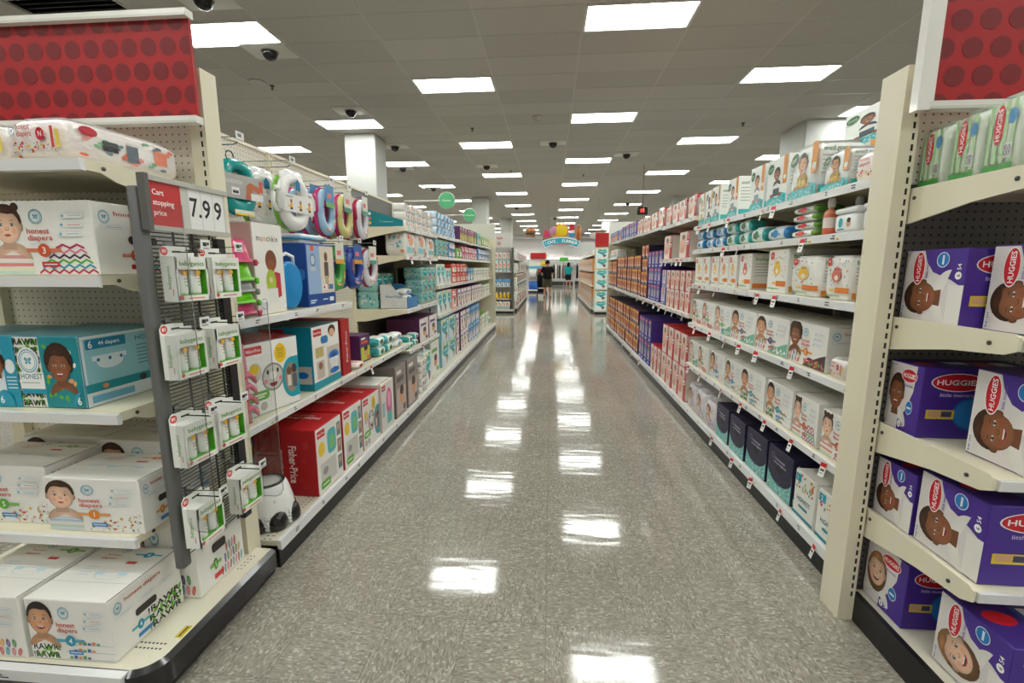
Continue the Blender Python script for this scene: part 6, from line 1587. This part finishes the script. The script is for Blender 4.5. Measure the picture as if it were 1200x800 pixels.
for k in range(3):
    a = R(-114 + k * 52); m = MB()
    for q in range(5): m.rbox(.113 * math.cos(a) - .008, .113 * math.cos(a) + .012, .113 * math.sin(a) - .008, .113 * math.sin(a) + .008, .008 + q * .016, .02 + q * .016, .003, (230, 230, 228), 1)
    obj('ribbed_strip', m, 'plastic', t)
a_ = R(-40)
obj('swirl_mark', MB().tube([(.105 * math.cos(a_ + .012 * k * math.cos(k)), .105 * math.sin(a_ + .012 * k * math.cos(k)), .14 + .0025 * k * math.sin(k)) for k in range(7)], .0015, (200, 200, 200), 4), 'plastic', t)

# blue ribbed tub and white lid on the short shelf
t = thing('ribbed_tub', 'bright blue ribbed oval tub standing beside potty box', 'tub', (-1.37, 2.27, 1.112), R(72))
rings = []
for k in range(13):
    f = k / 12; rr_ = (1 - f) if f < 1 else 0
    rings.append([(.075 * max(.02, 1 - f) * math.cos(2 * math.pi * j / 28), -.04 - .012 * f - (.004 if k % 2 else 0), .125 + .12 * max(.02, 1 - f) * math.sin(2 * math.pi * j / 28)) for j in range(28)])
rings.insert(0, [(p[0], .03, p[2]) for p in rings[0]])
obj('tub_shell', MB().loft(rings, (30, 140, 206)), 'plastic', t)
obj('carry_handle', MB().tube([(-.05, -.01, .22), (-.04, -.02, .27), (0, -.02, .285), (.04, -.02, .27), (.05, -.01, .22)], .01, (236, 236, 236), 8), 'plastic', t)
t = thing('plastic_footstool', 'white plastic step seat with blue edge on top of potty boxes', 'step seat', (-1.45, 2.52, 1.458), R(90))
obj('seat_top', MB().rbox(-.12, .14, -.11, .11, .03, .05, .008, (236, 236, 236), 2), 'plastic', t); obj('blue_edge', MB().rbox(-.13, .15, -.12, .12, .022, .032, .004, (60, 150, 200), 1), 'plastic', t)
obj('seat_base', MB().rbox(-.1, .12, -.09, .09, 0, .024, .006, (226, 226, 226), 1), 'plastic', t)

# teal wedge sign at the start of the upper left shelves
t = thing('wedge_sign', 'teal wedge-shaped sign with three icons on left top shelf end', 'sign', (-1.8, 4.032, 1.685))
obj('sign_board', MB().prism([(0.036, 0), (.5, 0), (.5, .05), (.036, .19)], 'y', 0, .008, (16, 130, 142)), 'card', t)
A = Art(.5, .2)
for k, c in enumerate(((226, 236, 236), (226, 120, 120), (226, 190, 90))): A.ell(.2, .11 - k * .04, .014, .014, c, 12)
A.ring(.3, .04, .012, .002, (150, 206, 206), 12); A.rect(.32, .035, .09, .006, (150, 206, 206))
obj('sign_print', print_meshes(.5, .01, .2, {'front': A}, False)[0][1], 'card', t, (.25, .004, 0))
# round green department signs on arms
for y, w_, n in ((5.62, 'Potties', 'nearer'), (7.2, 'Training Pants', 'farther')):
    t = thing('round_sign', '%s round green hanging sign above the left shelving' % n, 'sign', (-1.8, y, 2.05))
    obj('sign_arm', MB().tube([(0, 0, 0), (0, 0, .05), (.02, 0, .07), (.46, 0, .07)], .008, (206, 206, 200), 8), 'paint', t)
    obj('sign_disc', MB().lathe([(.001, -.004), (.105, -.004), (.105, .004), (.001, .004)], (196, 206, 196), 32, (.54, 0, .07), 'y'), 'card', t)
    A = Art(.2, .2); A.ell(.1, .1, .094, .094, (96, 190, 130), 32); A.txt(w_, .1, .09, .024, (236, 246, 240), w=.1 if len(w_) < 9 else .15, al='c', bold=.01)
    o = obj('sign_print', print_meshes(.2, .01, .2, {'front': A}, False)[0][1], 'card', t, (.54, 0, -.03))

# ---------------------------------------------------------------- beyond the cross aisle
def far_run(side, xf, y0, y1, zs, label, bk=.55):
    ex = side * (xf + bk)
    t = thing('shelving_unit', label, 'shelving', (ex, y0, 0), 0, 'far shelving runs')
    L = y1 - y0
    X = lambda a: side * a - ex
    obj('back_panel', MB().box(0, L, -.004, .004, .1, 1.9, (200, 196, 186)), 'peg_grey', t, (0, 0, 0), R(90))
    obj('base_deck', MB().box(*sorted((0, X(xf))), 0, L, .085, .13, (222, 218, 206)), 'paint', t)
    obj('kick_plate', MB().box(*sorted((X(xf + .01), X(xf + .03))), 0, L, 0, .085, (24, 24, 25)), 'paint', t)
    for z in zs:
        so = obj('shelf', MB().box(*sorted((0, X(xf + .01))), 0, L, z - .02, z, CREAM), 'paint', t)
        obj('price_strip', MB().box(*sorted((X(xf), X(xf + .01))), 0, L, z - .034, z + .002, (230, 230, 230)), 'plastic', so)
    for yy in (0, L - .03): obj('upright', MB().box(*sorted((0, X(xf + .35))), yy, yy + .03, 0, 1.92, CREAM), 'paint', t)
    return t
far_run(1, 1.2, 13.62, 20.2, [.78, 1.22, 1.68], 'cream shelving run with orange and grey boxes beyond cross aisle')
far_run(-1, .98, 13.62, 19.6, [.5, .85, 1.2, 1.55], 'cream shelving run with mixed small goods beyond cross aisle')
def far_fill(side, xf, z, y0, y1, n, keys, h, desc, where, group, d=.3, T=1):
    for k, (a, b) in enumerate(fill(y0, y1, n)):
        for q in range(T):
            hh = h * rnd.uniform(.92, 1.0) if T == 1 else h
            copies(keys[(k + q) % len(keys)], (side * (xf + .03 + d / 2), (a + b) / 2, z + .0012 + q * (h + .001)), R(90 if side < 0 else -90), (b - a - .012, d, hh), '%s, %s along %s%s' % (desc, ORD[k], where, '' if T == 1 else (' lower', ' upper')[q]), group)
G = 'boxes on the far right run'
far_fill(1, 1.2, .13, 13.7, 20.1, 22, ['og', 'ow'], .29, 'grey and orange box', 'far right run base', G, T=2)
far_fill(1, 1.2, .78, 13.7, 20.1, 22, ['ow', 'og', 'ow'], .36, 'orange and grey box', 'far right run low shelf', G)
far_fill(1, 1.2, 1.22, 13.7, 20.1, 22, ['ow', 'ow', 'og'], .36, 'orange and grey box', 'far right run upper shelf', G)
far_fill(1, 1.2, 1.68, 13.7, 20.1, 18, ['wb'], .14, 'grey soft pack', 'far right run top shelf', G)
G = 'goods on the far left run'
for z, h, ks, w in ((.13, .3, ['rdb', 'wb', 'wb', 'rd'], 'base'), (.5, .26, ['wb', 'gw', 'rdb', 'tw'], 'lowest shelf'), (.85, .26, ['gb', 'wb', 'kb', 'wb'], 'second shelf'), (1.2, .24, ['wb', 'gw', 'wb', 'pb'], 'third shelf'), (1.55, .22, ['wb', 'lb', 'wb', 'kb'], 'top shelf')):
    far_fill(-1, .98, z, 13.7, 19.5, 16, ks, h, 'small colourful package', 'far left run ' + w, G, .2)

# left far end display with white header, tubs and yellow bottles
t = thing('end_display', 'dark-framed end display with white header beyond cross aisle, left', 'shelving', (-1.4, 13.1, 0))
obj('base_deck', MB().box(-.4, .36, -.1, .4, .07, .12, (214, 210, 200)), 'paint', t); obj('kick_plate', MB().box(-.4, .36, -.1, .4, 0, .07, (20, 20, 21)), 'paint', t)
for x in (-.38, .3): obj('side_post', MB().box(x, x + .05, -.02, .3, .12, 1.86, (92, 90, 86)), 'paint', t)
obj('back_panel', MB().box(-.36, .34, .3, .32, .1, 1.9, (196, 192, 186)), 'paint', t)
hdr = obj('header_board', MB().box(-.42, .3, .0, .04, 1.88, 2.28, (214, 212, 208)), 'card', t)
A = Art(.72, .4); A.txt('ups', .3, .22, .09, (200, 50, 50), bold=.015); A.ring(.36, .1, .05, .018, (200, 50, 50), 18); A.ell(.36, .1, .016, .016, (200, 50, 50), 12)
o = obj('header_print', print_meshes(.72, .04, .4, {'front': A}, False)[0][1], 'card', hdr, (-.06, .02, 1.88))
for z in (.42, .78, 1.2): obj('shelf', MB().box(-.33, .3, 0, .3, z - .025, z, (206, 204, 196)), 'paint', t)
bt = MB().lathe([(.001, 0), (.04, 0), (.042, .02), (.042, .12), (.02, .16), (.018, .19), (.001, .19)], [(222, 176, 40)] * 3 + [(232, 200, 60)] + [(230, 230, 224)] * 2, 14).build('yellow_bottle')
for k in range(5):
    o = obj('lotion_bottle', bt, 'plastic', None, (-1.66 + k * .115, 13.2, .4212)); tag(o, 'yellow lotion bottle on far left end display, %s from left' % ORD[k].replace('nearest', 'first'), 'bottle', 'yellow bottles on the far end display')
    copies('bw', (-1.66 + k * .115, 13.22, .7812), 0, (.1, .16, .2), 'small blue box on far left end display, %s from left' % ORD[k].replace('nearest', 'first'), 'blue boxes on the far end display')
    copies('wb', (-1.66 + k * .115, 13.22, .1212), 0, (.11, .2, .22), 'white pack at foot of far left end display, %s from left' % ORD[k].replace('nearest', 'first'), 'white packs on the far end display')
    for q in range(2):
        copies('wb', (-1.66 + k * .115, 13.24, 1.2012 + q * .27), 0, (.1, .12, .26), 'pale pack on upper far left end display, %s from left, %s' % (ORD[k].replace('nearest', 'first'), ('lower', 'upper')[q]), 'pale packs on the far end display')
for q in range(4):
    o = copies('wb', (-.998, 13.2, .35 + q * .4), R(90), (.2, .1, .28), 'cream pack clipped to side of far left end display, %s up' % ('lowest', 'second', 'third', 'highest')[q], 'clip-on packs')

# right far end display with teal boxes and red header
t = thing('end_display', 'cream end display with teal diaper boxes beyond cross aisle, right', 'shelving', (1.5, 13.1, 0))
obj('base_deck', MB().box(-.24, .5, -.12, .4, .07, .12, (214, 210, 200)), 'paint', t); obj('kick_plate', MB().box(-.24, .5, -.12, .4, 0, .07, (20, 20, 21)), 'paint', t)
obj('back_panel', MB().box(-.24, .5, .3, .33, .1, 2.0, CREAM), 'paint', t)
obj('header_board', MB().box(-.24, .5, .24, .27, 1.9, 2.28, (176, 28, 32)), 'card', t)
for z in (.72, 1.3): obj('shelf', MB().box(-.24, .5, -.05, .3, z - .03, z, (222, 220, 212)), 'paint', t)
for z, n in ((.12, 'bottom'), (.72, 'middle'), (1.3, 'top')):
    for q in range(2):
        for x in (0, 1): copies('pam', (1.44 + x * .34, 13.2, z + .0012 + q * .27), 0, (.32, .28, .265), 'teal and white diaper box on far right end display, %s shelf, %s %s' % (n, ('lower', 'upper')[q], ('left', 'right')[x]), 'teal boxes on the far end display')

# small red header display and bins farther away
t = thing('end_display', 'white end display with red header and blue bin far down', 'shelving', (-.62, 24, 0))
obj('base_deck', MB().box(-.5, .45, -.3, .4, .1, .16, (226, 224, 216)), 'paint', t); obj('kick_plate', MB().box(-.5, .45, -.3, .4, 0, .1, (24, 24, 25)), 'paint', t)
obj('back_panel', MB().box(-.5, .45, .3, .34, .1, 2.05, (226, 222, 212)), 'paint', t); obj('header_board', MB().box(-.42, .38, .2, .24, 1.75, 2.05, (180, 30, 34)), 'card', t)
obj('shelf', MB().box(-.5, .45, -.1, .3, .78, .82, (228, 226, 220)), 'paint', t); obj('banner', MB().box(-.5, .45, .2, .22, 1.22, 1.36, (60, 170, 200)), 'card', t)
obj('sun_cutout', MB().lathe([(.001, -.01), (.13, -.01), (.13, .01), (.001, .01)], (240, 200, 40), 16, (.25, .15, 1.5), 'y'), 'card', t)
for nm_, c, x, z, lab in (('storage_bin', (30, 100, 190), -.25, .162, 'bright blue storage bin at foot of far white display'), ('storage_bin', (236, 234, 230), -.3, .822, 'white storage bin on shelf of far white display'), ('storage_bin', (200, 40, 44), .2, .822, 'red storage bin on shelf of far white display')):
    b = thing(nm_, lab, 'bin', (-.62 + x, 23.95, z), 0, 'bins on the far display')
    w = .24 if c[0] < 100 else .2
    m = MB().loft([[(-w * .9, -.18, 0), (w * .9, -.18, 0), (w * .9, .18, 0), (-w * .9, .18, 0)], [(-w, -.21, .4), (w, -.21, .4), (w, .21, .4), (-w, .21, .4)]], c); obj('bin_body', m, 'plastic', b)
    obj('bin_rim', MB().box(-w - .01, w + .01, -.22, .22, .4, .42, tuple(int(v * .9) for v in c)), 'plastic', b)
# low gondola and clothing racks at the back
for x0, n, yy, nm_ in ((.2, 10, 33, 'centre'), (1.9, 6, 34, 'right')):
    t = thing('clothes_rack', 'chrome clothes rack with hanging garments at back, ' + nm_, 'clothes rack', (x0, yy, 0))
    obj('rail', MB().tube([(0, 0, 0), (0, 0, 1.6), (n * .13 + .08, 0, 1.6), (n * .13 + .08, 0, 0)], .02, (150, 150, 150), 6), 'chrome', t)
    obj('foot_bar', MB().box(-.1, n * .13 + .1, -.25, .25, .02, .3, (50, 48, 46)), 'paint', t)
    for k in range(n):
        c = [(40, 40, 44), (226, 222, 216), (120, 116, 112), (60, 58, 60), (206, 200, 196), (90, 60, 70), (46, 60, 60)][k % 7]
        g = thing('garment', 'long garment on %s clothes rack, %s from left' % (nm_, ORD[k].replace('nearest', 'first')), 'garment', (x0 + .07 + k * .13, yy, .505), 0, 'garments on the back racks')
        obj('garment_body', MB().loft([[(-.055, -.16, 0), (.055, -.16, 0), (.055, .16, 0), (-.055, .16, 0)], [(-.05, -.2, .8), (.05, -.2, .8), (.05, .2, .8), (-.05, .2, .8)], [(-.02, -.08, 1.0), (.02, -.08, 1.0), (.02, .08, 1.0), (-.02, .08, 1.0)]], c), 'cloth', g)
        obj('hanger', MB().tube([(0, -.15, .92), (0, 0, 1.02), (0, 0, 1.06), (0, .15, .92)], .006, (170, 170, 170), 5), 'chrome', g)
t = thing('header_sign', 'small bright green sign over the back clothes racks', 'sign', (.95, 32.6, 1.72))
obj('sign_board', MB().box(-.32, .32, 0, .03, 0, .26, (80, 180, 60)), 'card', t); obj('sign_post', MB().box(-.02, .02, .03, .05, -1.72, .2, (150, 150, 150)), 'paint', t)
t = thing('shelving_unit', 'distant cream shelving at right of far walkway', 'shelving', (2.75, 23, 0), 0, 'far shelving runs')
obj('back_panel', MB().box(-.3, -.28, 0, 8, .1, 1.7, (210, 206, 196)), 'paint', t); obj('base_deck', MB().box(-.8, -.28, 0, 8, 0, .14, (40, 40, 40)), 'paint', t); obj('header_board', MB().box(-.85, -.2, -.03, 0, 1.55, 1.95, (176, 30, 34)), 'card', t)
for z in (.5, .9, 1.3): obj('shelf', MB().box(-.78, -.28, 0, 8, z - .03, z, CREAM), 'paint', t)
for z in (.14, .5, .9, 1.3):
    for k in range(7): copies(['tw', 'bw', 'wb', 'pam', 'gw'][(k + int(z * 10)) % 5], (2.14, 23.2 + k * .42, z + .0012), R(-90), (.38, .24, .26), 'teal or blue box, %s along distant right shelving, %s shelf' % (ORD[k], {.14: 'base', .5: 'low', .9: 'middle', 1.3: 'top'}[z]), 'boxes on the distant right shelving')

# ---------------------------------------------------------------- hanging summer sign with cut-out treats
t = thing('hanging_sign', 'turquoise curved hanging sign reading love, summer with cut-out treats', 'sign', (.4, 18, 2.18))
def slab(name, pts, c, y0=-.02, y1=.02, par=t, loc=(0, 0, 0)): return obj(name, MB().prism(pts, 'y', y0, y1, c), 'card', par, loc)
arc = lambda r, z, a0, a1, n=12: [(r * math.sin(R(a0 + (a1 - a0) * k / n)), z + r * math.cos(R(a0 + (a1 - a0) * k / n))) for k in range(n + 1)]
slab('banner_edge', arc(1.78, -1.5, -24.5, 24.5) + arc(1.5, -1.5, 24.5, -24.5), (236, 240, 240), -.01, .01)
slab('banner', arc(1.74, -1.5, -23.5, 23.5) + arc(1.53, -1.5, 23.5, -23.5), (40, 170, 196), -.025, -.008)
A = Art(1.5, .5)
for k, ch in enumerate('LOVE, SUMMER'):
    if ch == ' ': continue
    a = -20 + k * 3.7
    A.txt(ch, .75 + 1.58 * math.sin(R(a)), -1.5 + 1.58 * math.cos(R(a)), .12, (250, 250, 248), al='c', bold=.022, rot=-a)
o = obj('banner_lettering', print_meshes(1.5, .052, .5, {'front': A}, False)[0][1], 'card', t)
slab('red_strip', [(-.34, -.02), (.34, -.02), (.34, .05), (-.34, .05)], (206, 60, 56), -.02, 0)
A = Art(.6, .06); A.txt('SIZZLING HOT SAVINGS', .3, .012, .035, (250, 236, 230), w=.5, al='c'); obj('strip_lettering', print_meshes(.6, .042, .06, {'front': A}, False)[0][1], 'card', t, (0, 0, -.015))
# sun with pointed rays
sun = slab('sun', [((.33 if k % 2 else .235) * math.sin(math.pi * k / 12), .52 + (.33 if k % 2 else .235) * math.cos(math.pi * k / 12)) for k in range(24)], (236, 160, 40), 0, .02)
obj('sun_face', MB().lathe([(.001, -.035), (.2, -.03), (.23, -.01), (.23, .0)], (246, 212, 40), 28, (0, 0, .52), 'y'), 'plastic', sun)
wm = slab('watermelon_slice', [(-.72, .2), (-.34, .28), (-.62, .62)], (206, 60, 100), 0, .03); slab('rind', [(-.75, .16), (-.3, .25), (-.34, .29), (-.72, .21)], (70, 150, 70), -.005, .03, wm)
ic = slab('ice_cream_cone', [(-.36, .42), (-.2, .42), (-.27, .16)], (206, 150, 80), .01, .03); obj('scoop', MB().lathe([(.001, -.04), (.1, -.035), (.145, -.01), (.145, .02)], (206, 140, 176), 20, (-.3, 0, .53), 'y'), 'plastic', ic)
ps = slab('popsicle', [(.3, .52), (.5, .54), (.5, .7), (.46, .77), (.36, .76), (.3, .69)], (206, 44, 50), 0, .03); slab('white_band', [(.3, .42), (.5, .43), (.5, .54), (.3, .52)], (240, 240, 240), 0, .03, ps); slab('blue_band', [(.31, .28), (.49, .29), (.5, .43), (.3, .42)], (50, 140, 200), 0, .03, ps); slab('stick', [(.38, .16), (.42, .16), (.42, .29), (.38, .29)], (206, 170, 120), .005, .02, ps)
hd_ = obj('hot_dog_bun', MB().lathe([(.02, -.28), (.09, -.24), (.1, 0), (.09, .24), (.02, .28)], (206, 140, 70), 14, (.66, .02, .42), 'z', sy=.4), 'plastic', t)
obj('sausage', MB().lathe([(.01, -.3), (.045, -.26), (.05, 0), (.045, .26), (.01, .3)], (176, 60, 40), 12, (.65, -.02, .43), 'z', sy=.6), 'plastic', hd_)
obj('mustard', MB().tube([(.65 + .02 * (1 if k % 2 else -1), -.055, .2 + k * .05) for k in range(10)], .008, (240, 200, 40), 6), 'plastic', hd_)
for x in (-.5, .5): obj('wire', MB().tube([(x, .01, .3), (x, .01, CEIL - 2.18)], .003, (150, 150, 150), 4), 'chrome', t)
def ell_prof(r, h0, h1): return [(.001, h0), (r * .8, h0), (r, h0 + (h1 - h0) * .3), (r, h0 + (h1 - h0) * .6), (r * .75, h1 - (h1 - h0) * .1), (.001, h1)]
t = thing('hanging_burger', 'hanging burger sign left of the summer sign', 'sign', (-.78, 18, 2.46))
obj('lower_bun', MB().lathe(ell_prof(.2, 0, .09), (150, 96, 50), 20), 'plastic', t); obj('patty', MB().lathe(ell_prof(.21, .1, .17), (70, 42, 30), 20), 'plastic', t); obj('cheese', MB().box(-.17, .17, -.17, .17, .172, .185, (232, 180, 50)), 'plastic', t)
obj('upper_bun', MB().lathe([(.001, .19), (.2, .19), (.2, .24), (.15, .33), (.06, .37), (.001, .375)], (160, 100, 52), 20), 'plastic', t); obj('wire', MB().tube([(0, 0, .37), (0, 0, CEIL - 2.46)], .003, (150, 150, 150), 4), 'chrome', t)
t = thing('hanging_sandwich', 'hanging white cooler-shaped sign right of the summer sign', 'sign', (1.78, 18, 2.38), R(-20))
obj('sandwich_body', MB().rbox(-.28, .28, -.16, .16, 0, .26, .07, (206, 204, 198), 3), 'plastic', t); obj('lid_edge', MB().rbox(-.31, .31, -.18, .18, .26, .33, .02, (150, 130, 104), 2), 'plastic', t); obj('wire', MB().tube([(0, 0, .33), (0, 0, CEIL - 2.38)], .003, (150, 150, 150), 4), 'chrome', t)
t = thing('number_display', 'black hanging box with red lit number above right shelving', 'display', (2.35, 12.4, 2.66))
obj('display_case', MB().rbox(-.13, .13, -.05, .05, 0, .2, .008, (18, 16, 16), 1), 'plastic', t); obj('wire', MB().tube([(0, 0, .2), (0, 0, CEIL - 2.66)], .006, (60, 60, 60), 6), 'chrome', t)
A = Art(.22, .14); A.txt('15', .11, .03, .085, (255, 40, 30), al='c', bold=.011); obj('lit_number', print_meshes(.22, .102, .14, {'front': A}, False)[0][1], M['led'], t, (0, 0, .03))

# ---------------------------------------------------------------- shoppers
M['skin_tone'] = solid('warm_skin', (196, 142, 112), .55, .4)
def person(label, loc, rz, shirt, shorts, hairc, pose, hair_len, sleeves=True):
    """body is one continuous skinned surface; clothes and hair are children"""
    t = thing('person', label, 'person', loc, rz)
    J = pose
    names = ['pelvis', 'waist', 'chest', 'neck', 'head0', 'head1', 'shl', 'ell', 'wrl', 'hal', 'shr', 'elr', 'wrr', 'har', 'hpl', 'knl', 'anl', 'tol', 'hpr', 'knr', 'anr', 'tor']
    E = [('pelvis', 'waist'), ('waist', 'chest'), ('chest', 'neck'), ('neck', 'head0'), ('head0', 'head1'), ('chest', 'shl'), ('shl', 'ell'), ('ell', 'wrl'), ('wrl', 'hal'), ('chest', 'shr'), ('shr', 'elr'), ('elr', 'wrr'), ('wrr', 'har'),
         ('pelvis', 'hpl'), ('hpl', 'knl'), ('knl', 'anl'), ('anl', 'tol'), ('pelvis', 'hpr'), ('hpr', 'knr'), ('knr', 'anr'), ('anr', 'tor')]
    rad = dict(pelvis=.13, waist=.115, chest=.13, neck=.05, head0=.085, head1=.09, hal=.03, har=.03, wrl=.027, wrr=.027, ell=.038, elr=.038, shl=.058, shr=.058, hpl=.095, hpr=.095, knl=.058, knr=.058, anl=.038, anr=.038, tol=.035, tor=.035)
    me = bpy.data.meshes.new('body')
    me.from_pydata([J[n] for n in names], [(names.index(a), names.index(b)) for a, b in E], [])
    o = bpy.data.objects.new('body', me); C.objects.link(o); o.parent = t
    me.materials.append(M['skin_tone'])
    sk = o.modifiers.new('skin', 'SKIN'); sk.use_smooth_shade = True
    for i, n in enumerate(names):
        d = me.skin_vertices[0].data[i]; d.radius = (rad[n], rad[n]); d.use_root = (i == 0)
    su = o.modifiers.new('sub', 'SUBSURF'); su.levels = 2; su.render_levels = 2
    V = lambda n: Vector(J[n])
    def ringz(c, rx, ry, n=18): return [(c[0] + rx * math.cos(2 * math.pi * j / n), c[1] + ry * math.sin(2 * math.pi * j / n), c[2]) for j in range(n)]
    pl, wa, ch, nk = V('pelvis'), V('waist'), V('chest'), V('neck')
    m = MB().loft([ringz(pl + Vector((0, 0, -.04)), .2, .155), ringz(pl + Vector((0, 0, .05)), .195, .15), ringz(wa, .18, .14), ringz(ch, .205, .15), ringz(ch + Vector((0, 0, .1)), .19, .12), ringz(nk + Vector((0, 0, -.02)), .085, .08)], shirt)
    for s_ in ('l', 'r'):
        a, b = V('sh' + s_), V('el' + s_); mid = a.lerp(b, .75)
        if sleeves: m.tube([V('chest').lerp(a, .6), a, a.lerp(b, .4), mid], [.09, .082, .075, .07], shirt, 12)
    obj('top', m, 'cloth', t)
    m = MB().loft([ringz(pl + Vector((0, 0, -.1)), .185, .15), ringz(pl + Vector((0, 0, .03)), .185, .145), ringz(pl + Vector((0, 0, .08)), .175, .14)], shorts)
    for s_ in ('l', 'r'):
        a, b = V('hp' + s_), V('kn' + s_); m.tube([a + Vector((0, 0, .04)), a.lerp(b, .35), a.lerp(b, .7), a.lerp(b, .95)], [.12, .115, .105, .1], shorts, 12)
    obj('shorts', m, 'cloth', t)
    h0 = V('head0').lerp(V('head1'), .55)
    m = MB(); rings = []
    for k in range(8):
        a = math.pi * (.02 + .62 * k / 7); rings.append(ringz(h0 + Vector((0, -.015, .03 + .118 * math.cos(a))), .1 * math.sin(a) + .004, .112 * math.sin(a) + .004))
    if hair_len: rings += [ringz(h0 + Vector((0, -.06, -.1)), .095, .06), ringz(h0 + Vector((0, -.09, -.28)), .09, .045), ringz(h0 + Vector((0, -.1, -.36)), .05, .02)]
    m.loft(rings, hairc); obj('hair', m, 'cloth', t)
    for q in (-1, 1):
        f = MB(); f.lathe([(.001, .012), (.012, .008), (.014, 0), (.001, -.001)], (240, 238, 234), 10, tuple(h0 + Vector((q * .034, .088, .0))), 'y'); f.lathe([(.001, .014), (.006, .012), (.001, .01)], (40, 26, 20), 8, tuple(h0 + Vector((q * .034, .09, 0))), 'y')
        obj('eye', f, 'plastic', t)
    obj('nose', MB().lathe([(.001, .03), (.01, .022), (.016, 0), (.001, -.002)], (200, 146, 116), 10, tuple(h0 + Vector((0, .09, -.03))), 'y'), 'skin', t)
    obj('mouth', MB().rbox(h0[0] - .022, h0[0] + .022, h0[1] + .085, h0[1] + .098, h0[2] - .072, h0[2] - .062, .004, (170, 84, 78), 1), 'skin', t)
    for q in ('l', 'r'):
        a = V('to' + q); b = V('an' + q)
        s_ = MB().rbox(a[0] - .045, a[0] + .045, b[1] - .07, a[1] + .05, 0.0, .06, .02, (30, 30, 32), 2); so = obj('shoe', s_, 'plastic', t)
        obj('sole', MB().rbox(a[0] - .048, a[0] + .048, b[1] - .073, a[1] + .053, 0, .014, .005, (226, 226, 224), 1), 'plastic', so)
        hp_ = V('ha' + q); wr_ = V('wr' + q); dv = (hp_ - wr_).normalized(); sd = dv.cross(Vector((0, 0, 1)) if abs(dv.z) < .9 else Vector((0, 1, 0))).normalized()
        hm = MB()
        for k, (off, ln) in enumerate(((-.024, .055), (-.008, .066), (.008, .062), (.024, .05))):
            b0 = hp_ + sd * off; hm.tube([b0, b0 + dv * ln * .5, b0 + dv * ln * .75 + Vector((0, 0, -.014)), b0 + dv * ln * .8 + Vector((0, 0, -.03))], [.01, .0095, .009, .007], (196, 142, 112), 6)
        hm.tube([wr_ + dv * .04 + sd * .025, wr_ + dv * .06 + sd * .05, wr_ + dv * .085 + sd * .056], [.011, .01, .008], (196, 142, 112), 6)
        obj('fingers', hm, 'skin', t)
    return t
pose1 = dict(pelvis=(0, 0, .86), waist=(0, .01, 1.0), chest=(0, .02, 1.2), neck=(0, .03, 1.36), head0=(0, .05, 1.44), head1=(0, .05, 1.51), shl=(-.17, .02, 1.28), ell=(-.25, .08, 1.04), wrl=(-.2, .3, .98), hal=(-.19, .36, .98),
             shr=(.17, .02, 1.28), elr=(.25, .06, 1.04), wrr=(.1, .28, .98), har=(.06, .34, .98), hpl=(-.09, 0, .82), knl=(-.1, .04, .45), anl=(-.12, -.04, .08), tol=(-.12, .09, .04), hpr=(.09, 0, .82), knr=(.1, .02, .45), anr=(.12, .02, .08), tor=(.14, .15, .04))
person('shopper in black top and olive shorts walking away down the aisle', (-.12, 19.75, 0), R(6), (18, 18, 20), (92, 88, 70), (16, 14, 14), pose1, False)
pose2 = dict(pose1, wrl=(-.28, .12, .85), hal=(-.28, .15, .78), wrr=(.28, .12, .86), har=(.28, .15, .79), ell=(-.26, .03, 1.05), elr=(.26, .03, 1.05))
person('shopper in teal top and dark shorts with long hair far away', (1.2, 30.9, 0), R(-15), (30, 150, 150), (30, 32, 50), (20, 16, 16), pose2, True, True)
# black stroller pushed by the first shopper
t = thing('stroller', 'black stroller pushed by the shopper in black', 'stroller', (-.36, 20.5, 0))
obj('seat_hood', MB().loft([[(-.2, -.18, .42), (.2, -.18, .42), (.2, .25, .42), (-.2, .25, .42)], [(-.22, -.2, .7), (.22, -.2, .7), (.22, .3, .7), (-.22, .3, .7)], [(-.21, -.15, .98), (.21, -.15, .98), (.21, .22, .98), (-.21, .22, .98)], [(-.15, -.05, 1.1), (.15, -.05, 1.1), (.15, .12, 1.1), (-.15, .12, 1.1)]], (16, 16, 18)), 'cloth', t)
obj('basket', MB().box(-.18, .18, -.15, .3, .2, .36, (24, 24, 26)), 'cloth', t)
for x in (-.19, .19): obj('frame_tube', MB().tube([(x, .38, .1), (x, .1, .45), (x, -.2, .98), (x, -.3, 1.0)], .012, (60, 60, 62), 8), 'chrome', t)
obj('push_bar', MB().tube([(-.19, -.3, 1.0), (.19, -.3, 1.0)], .014, (30, 30, 32), 8), 'plastic', t)
for x in (-.21, .21):
    for y in (-.15, .36): obj('wheel', MB().lathe([(.001, -.02), (.07, -.02), (.095, -.012), (.095, .012), (.07, .02), (.001, .02)], (26, 26, 28), 18, (x, y, .097), 'x'), 'plastic', t)
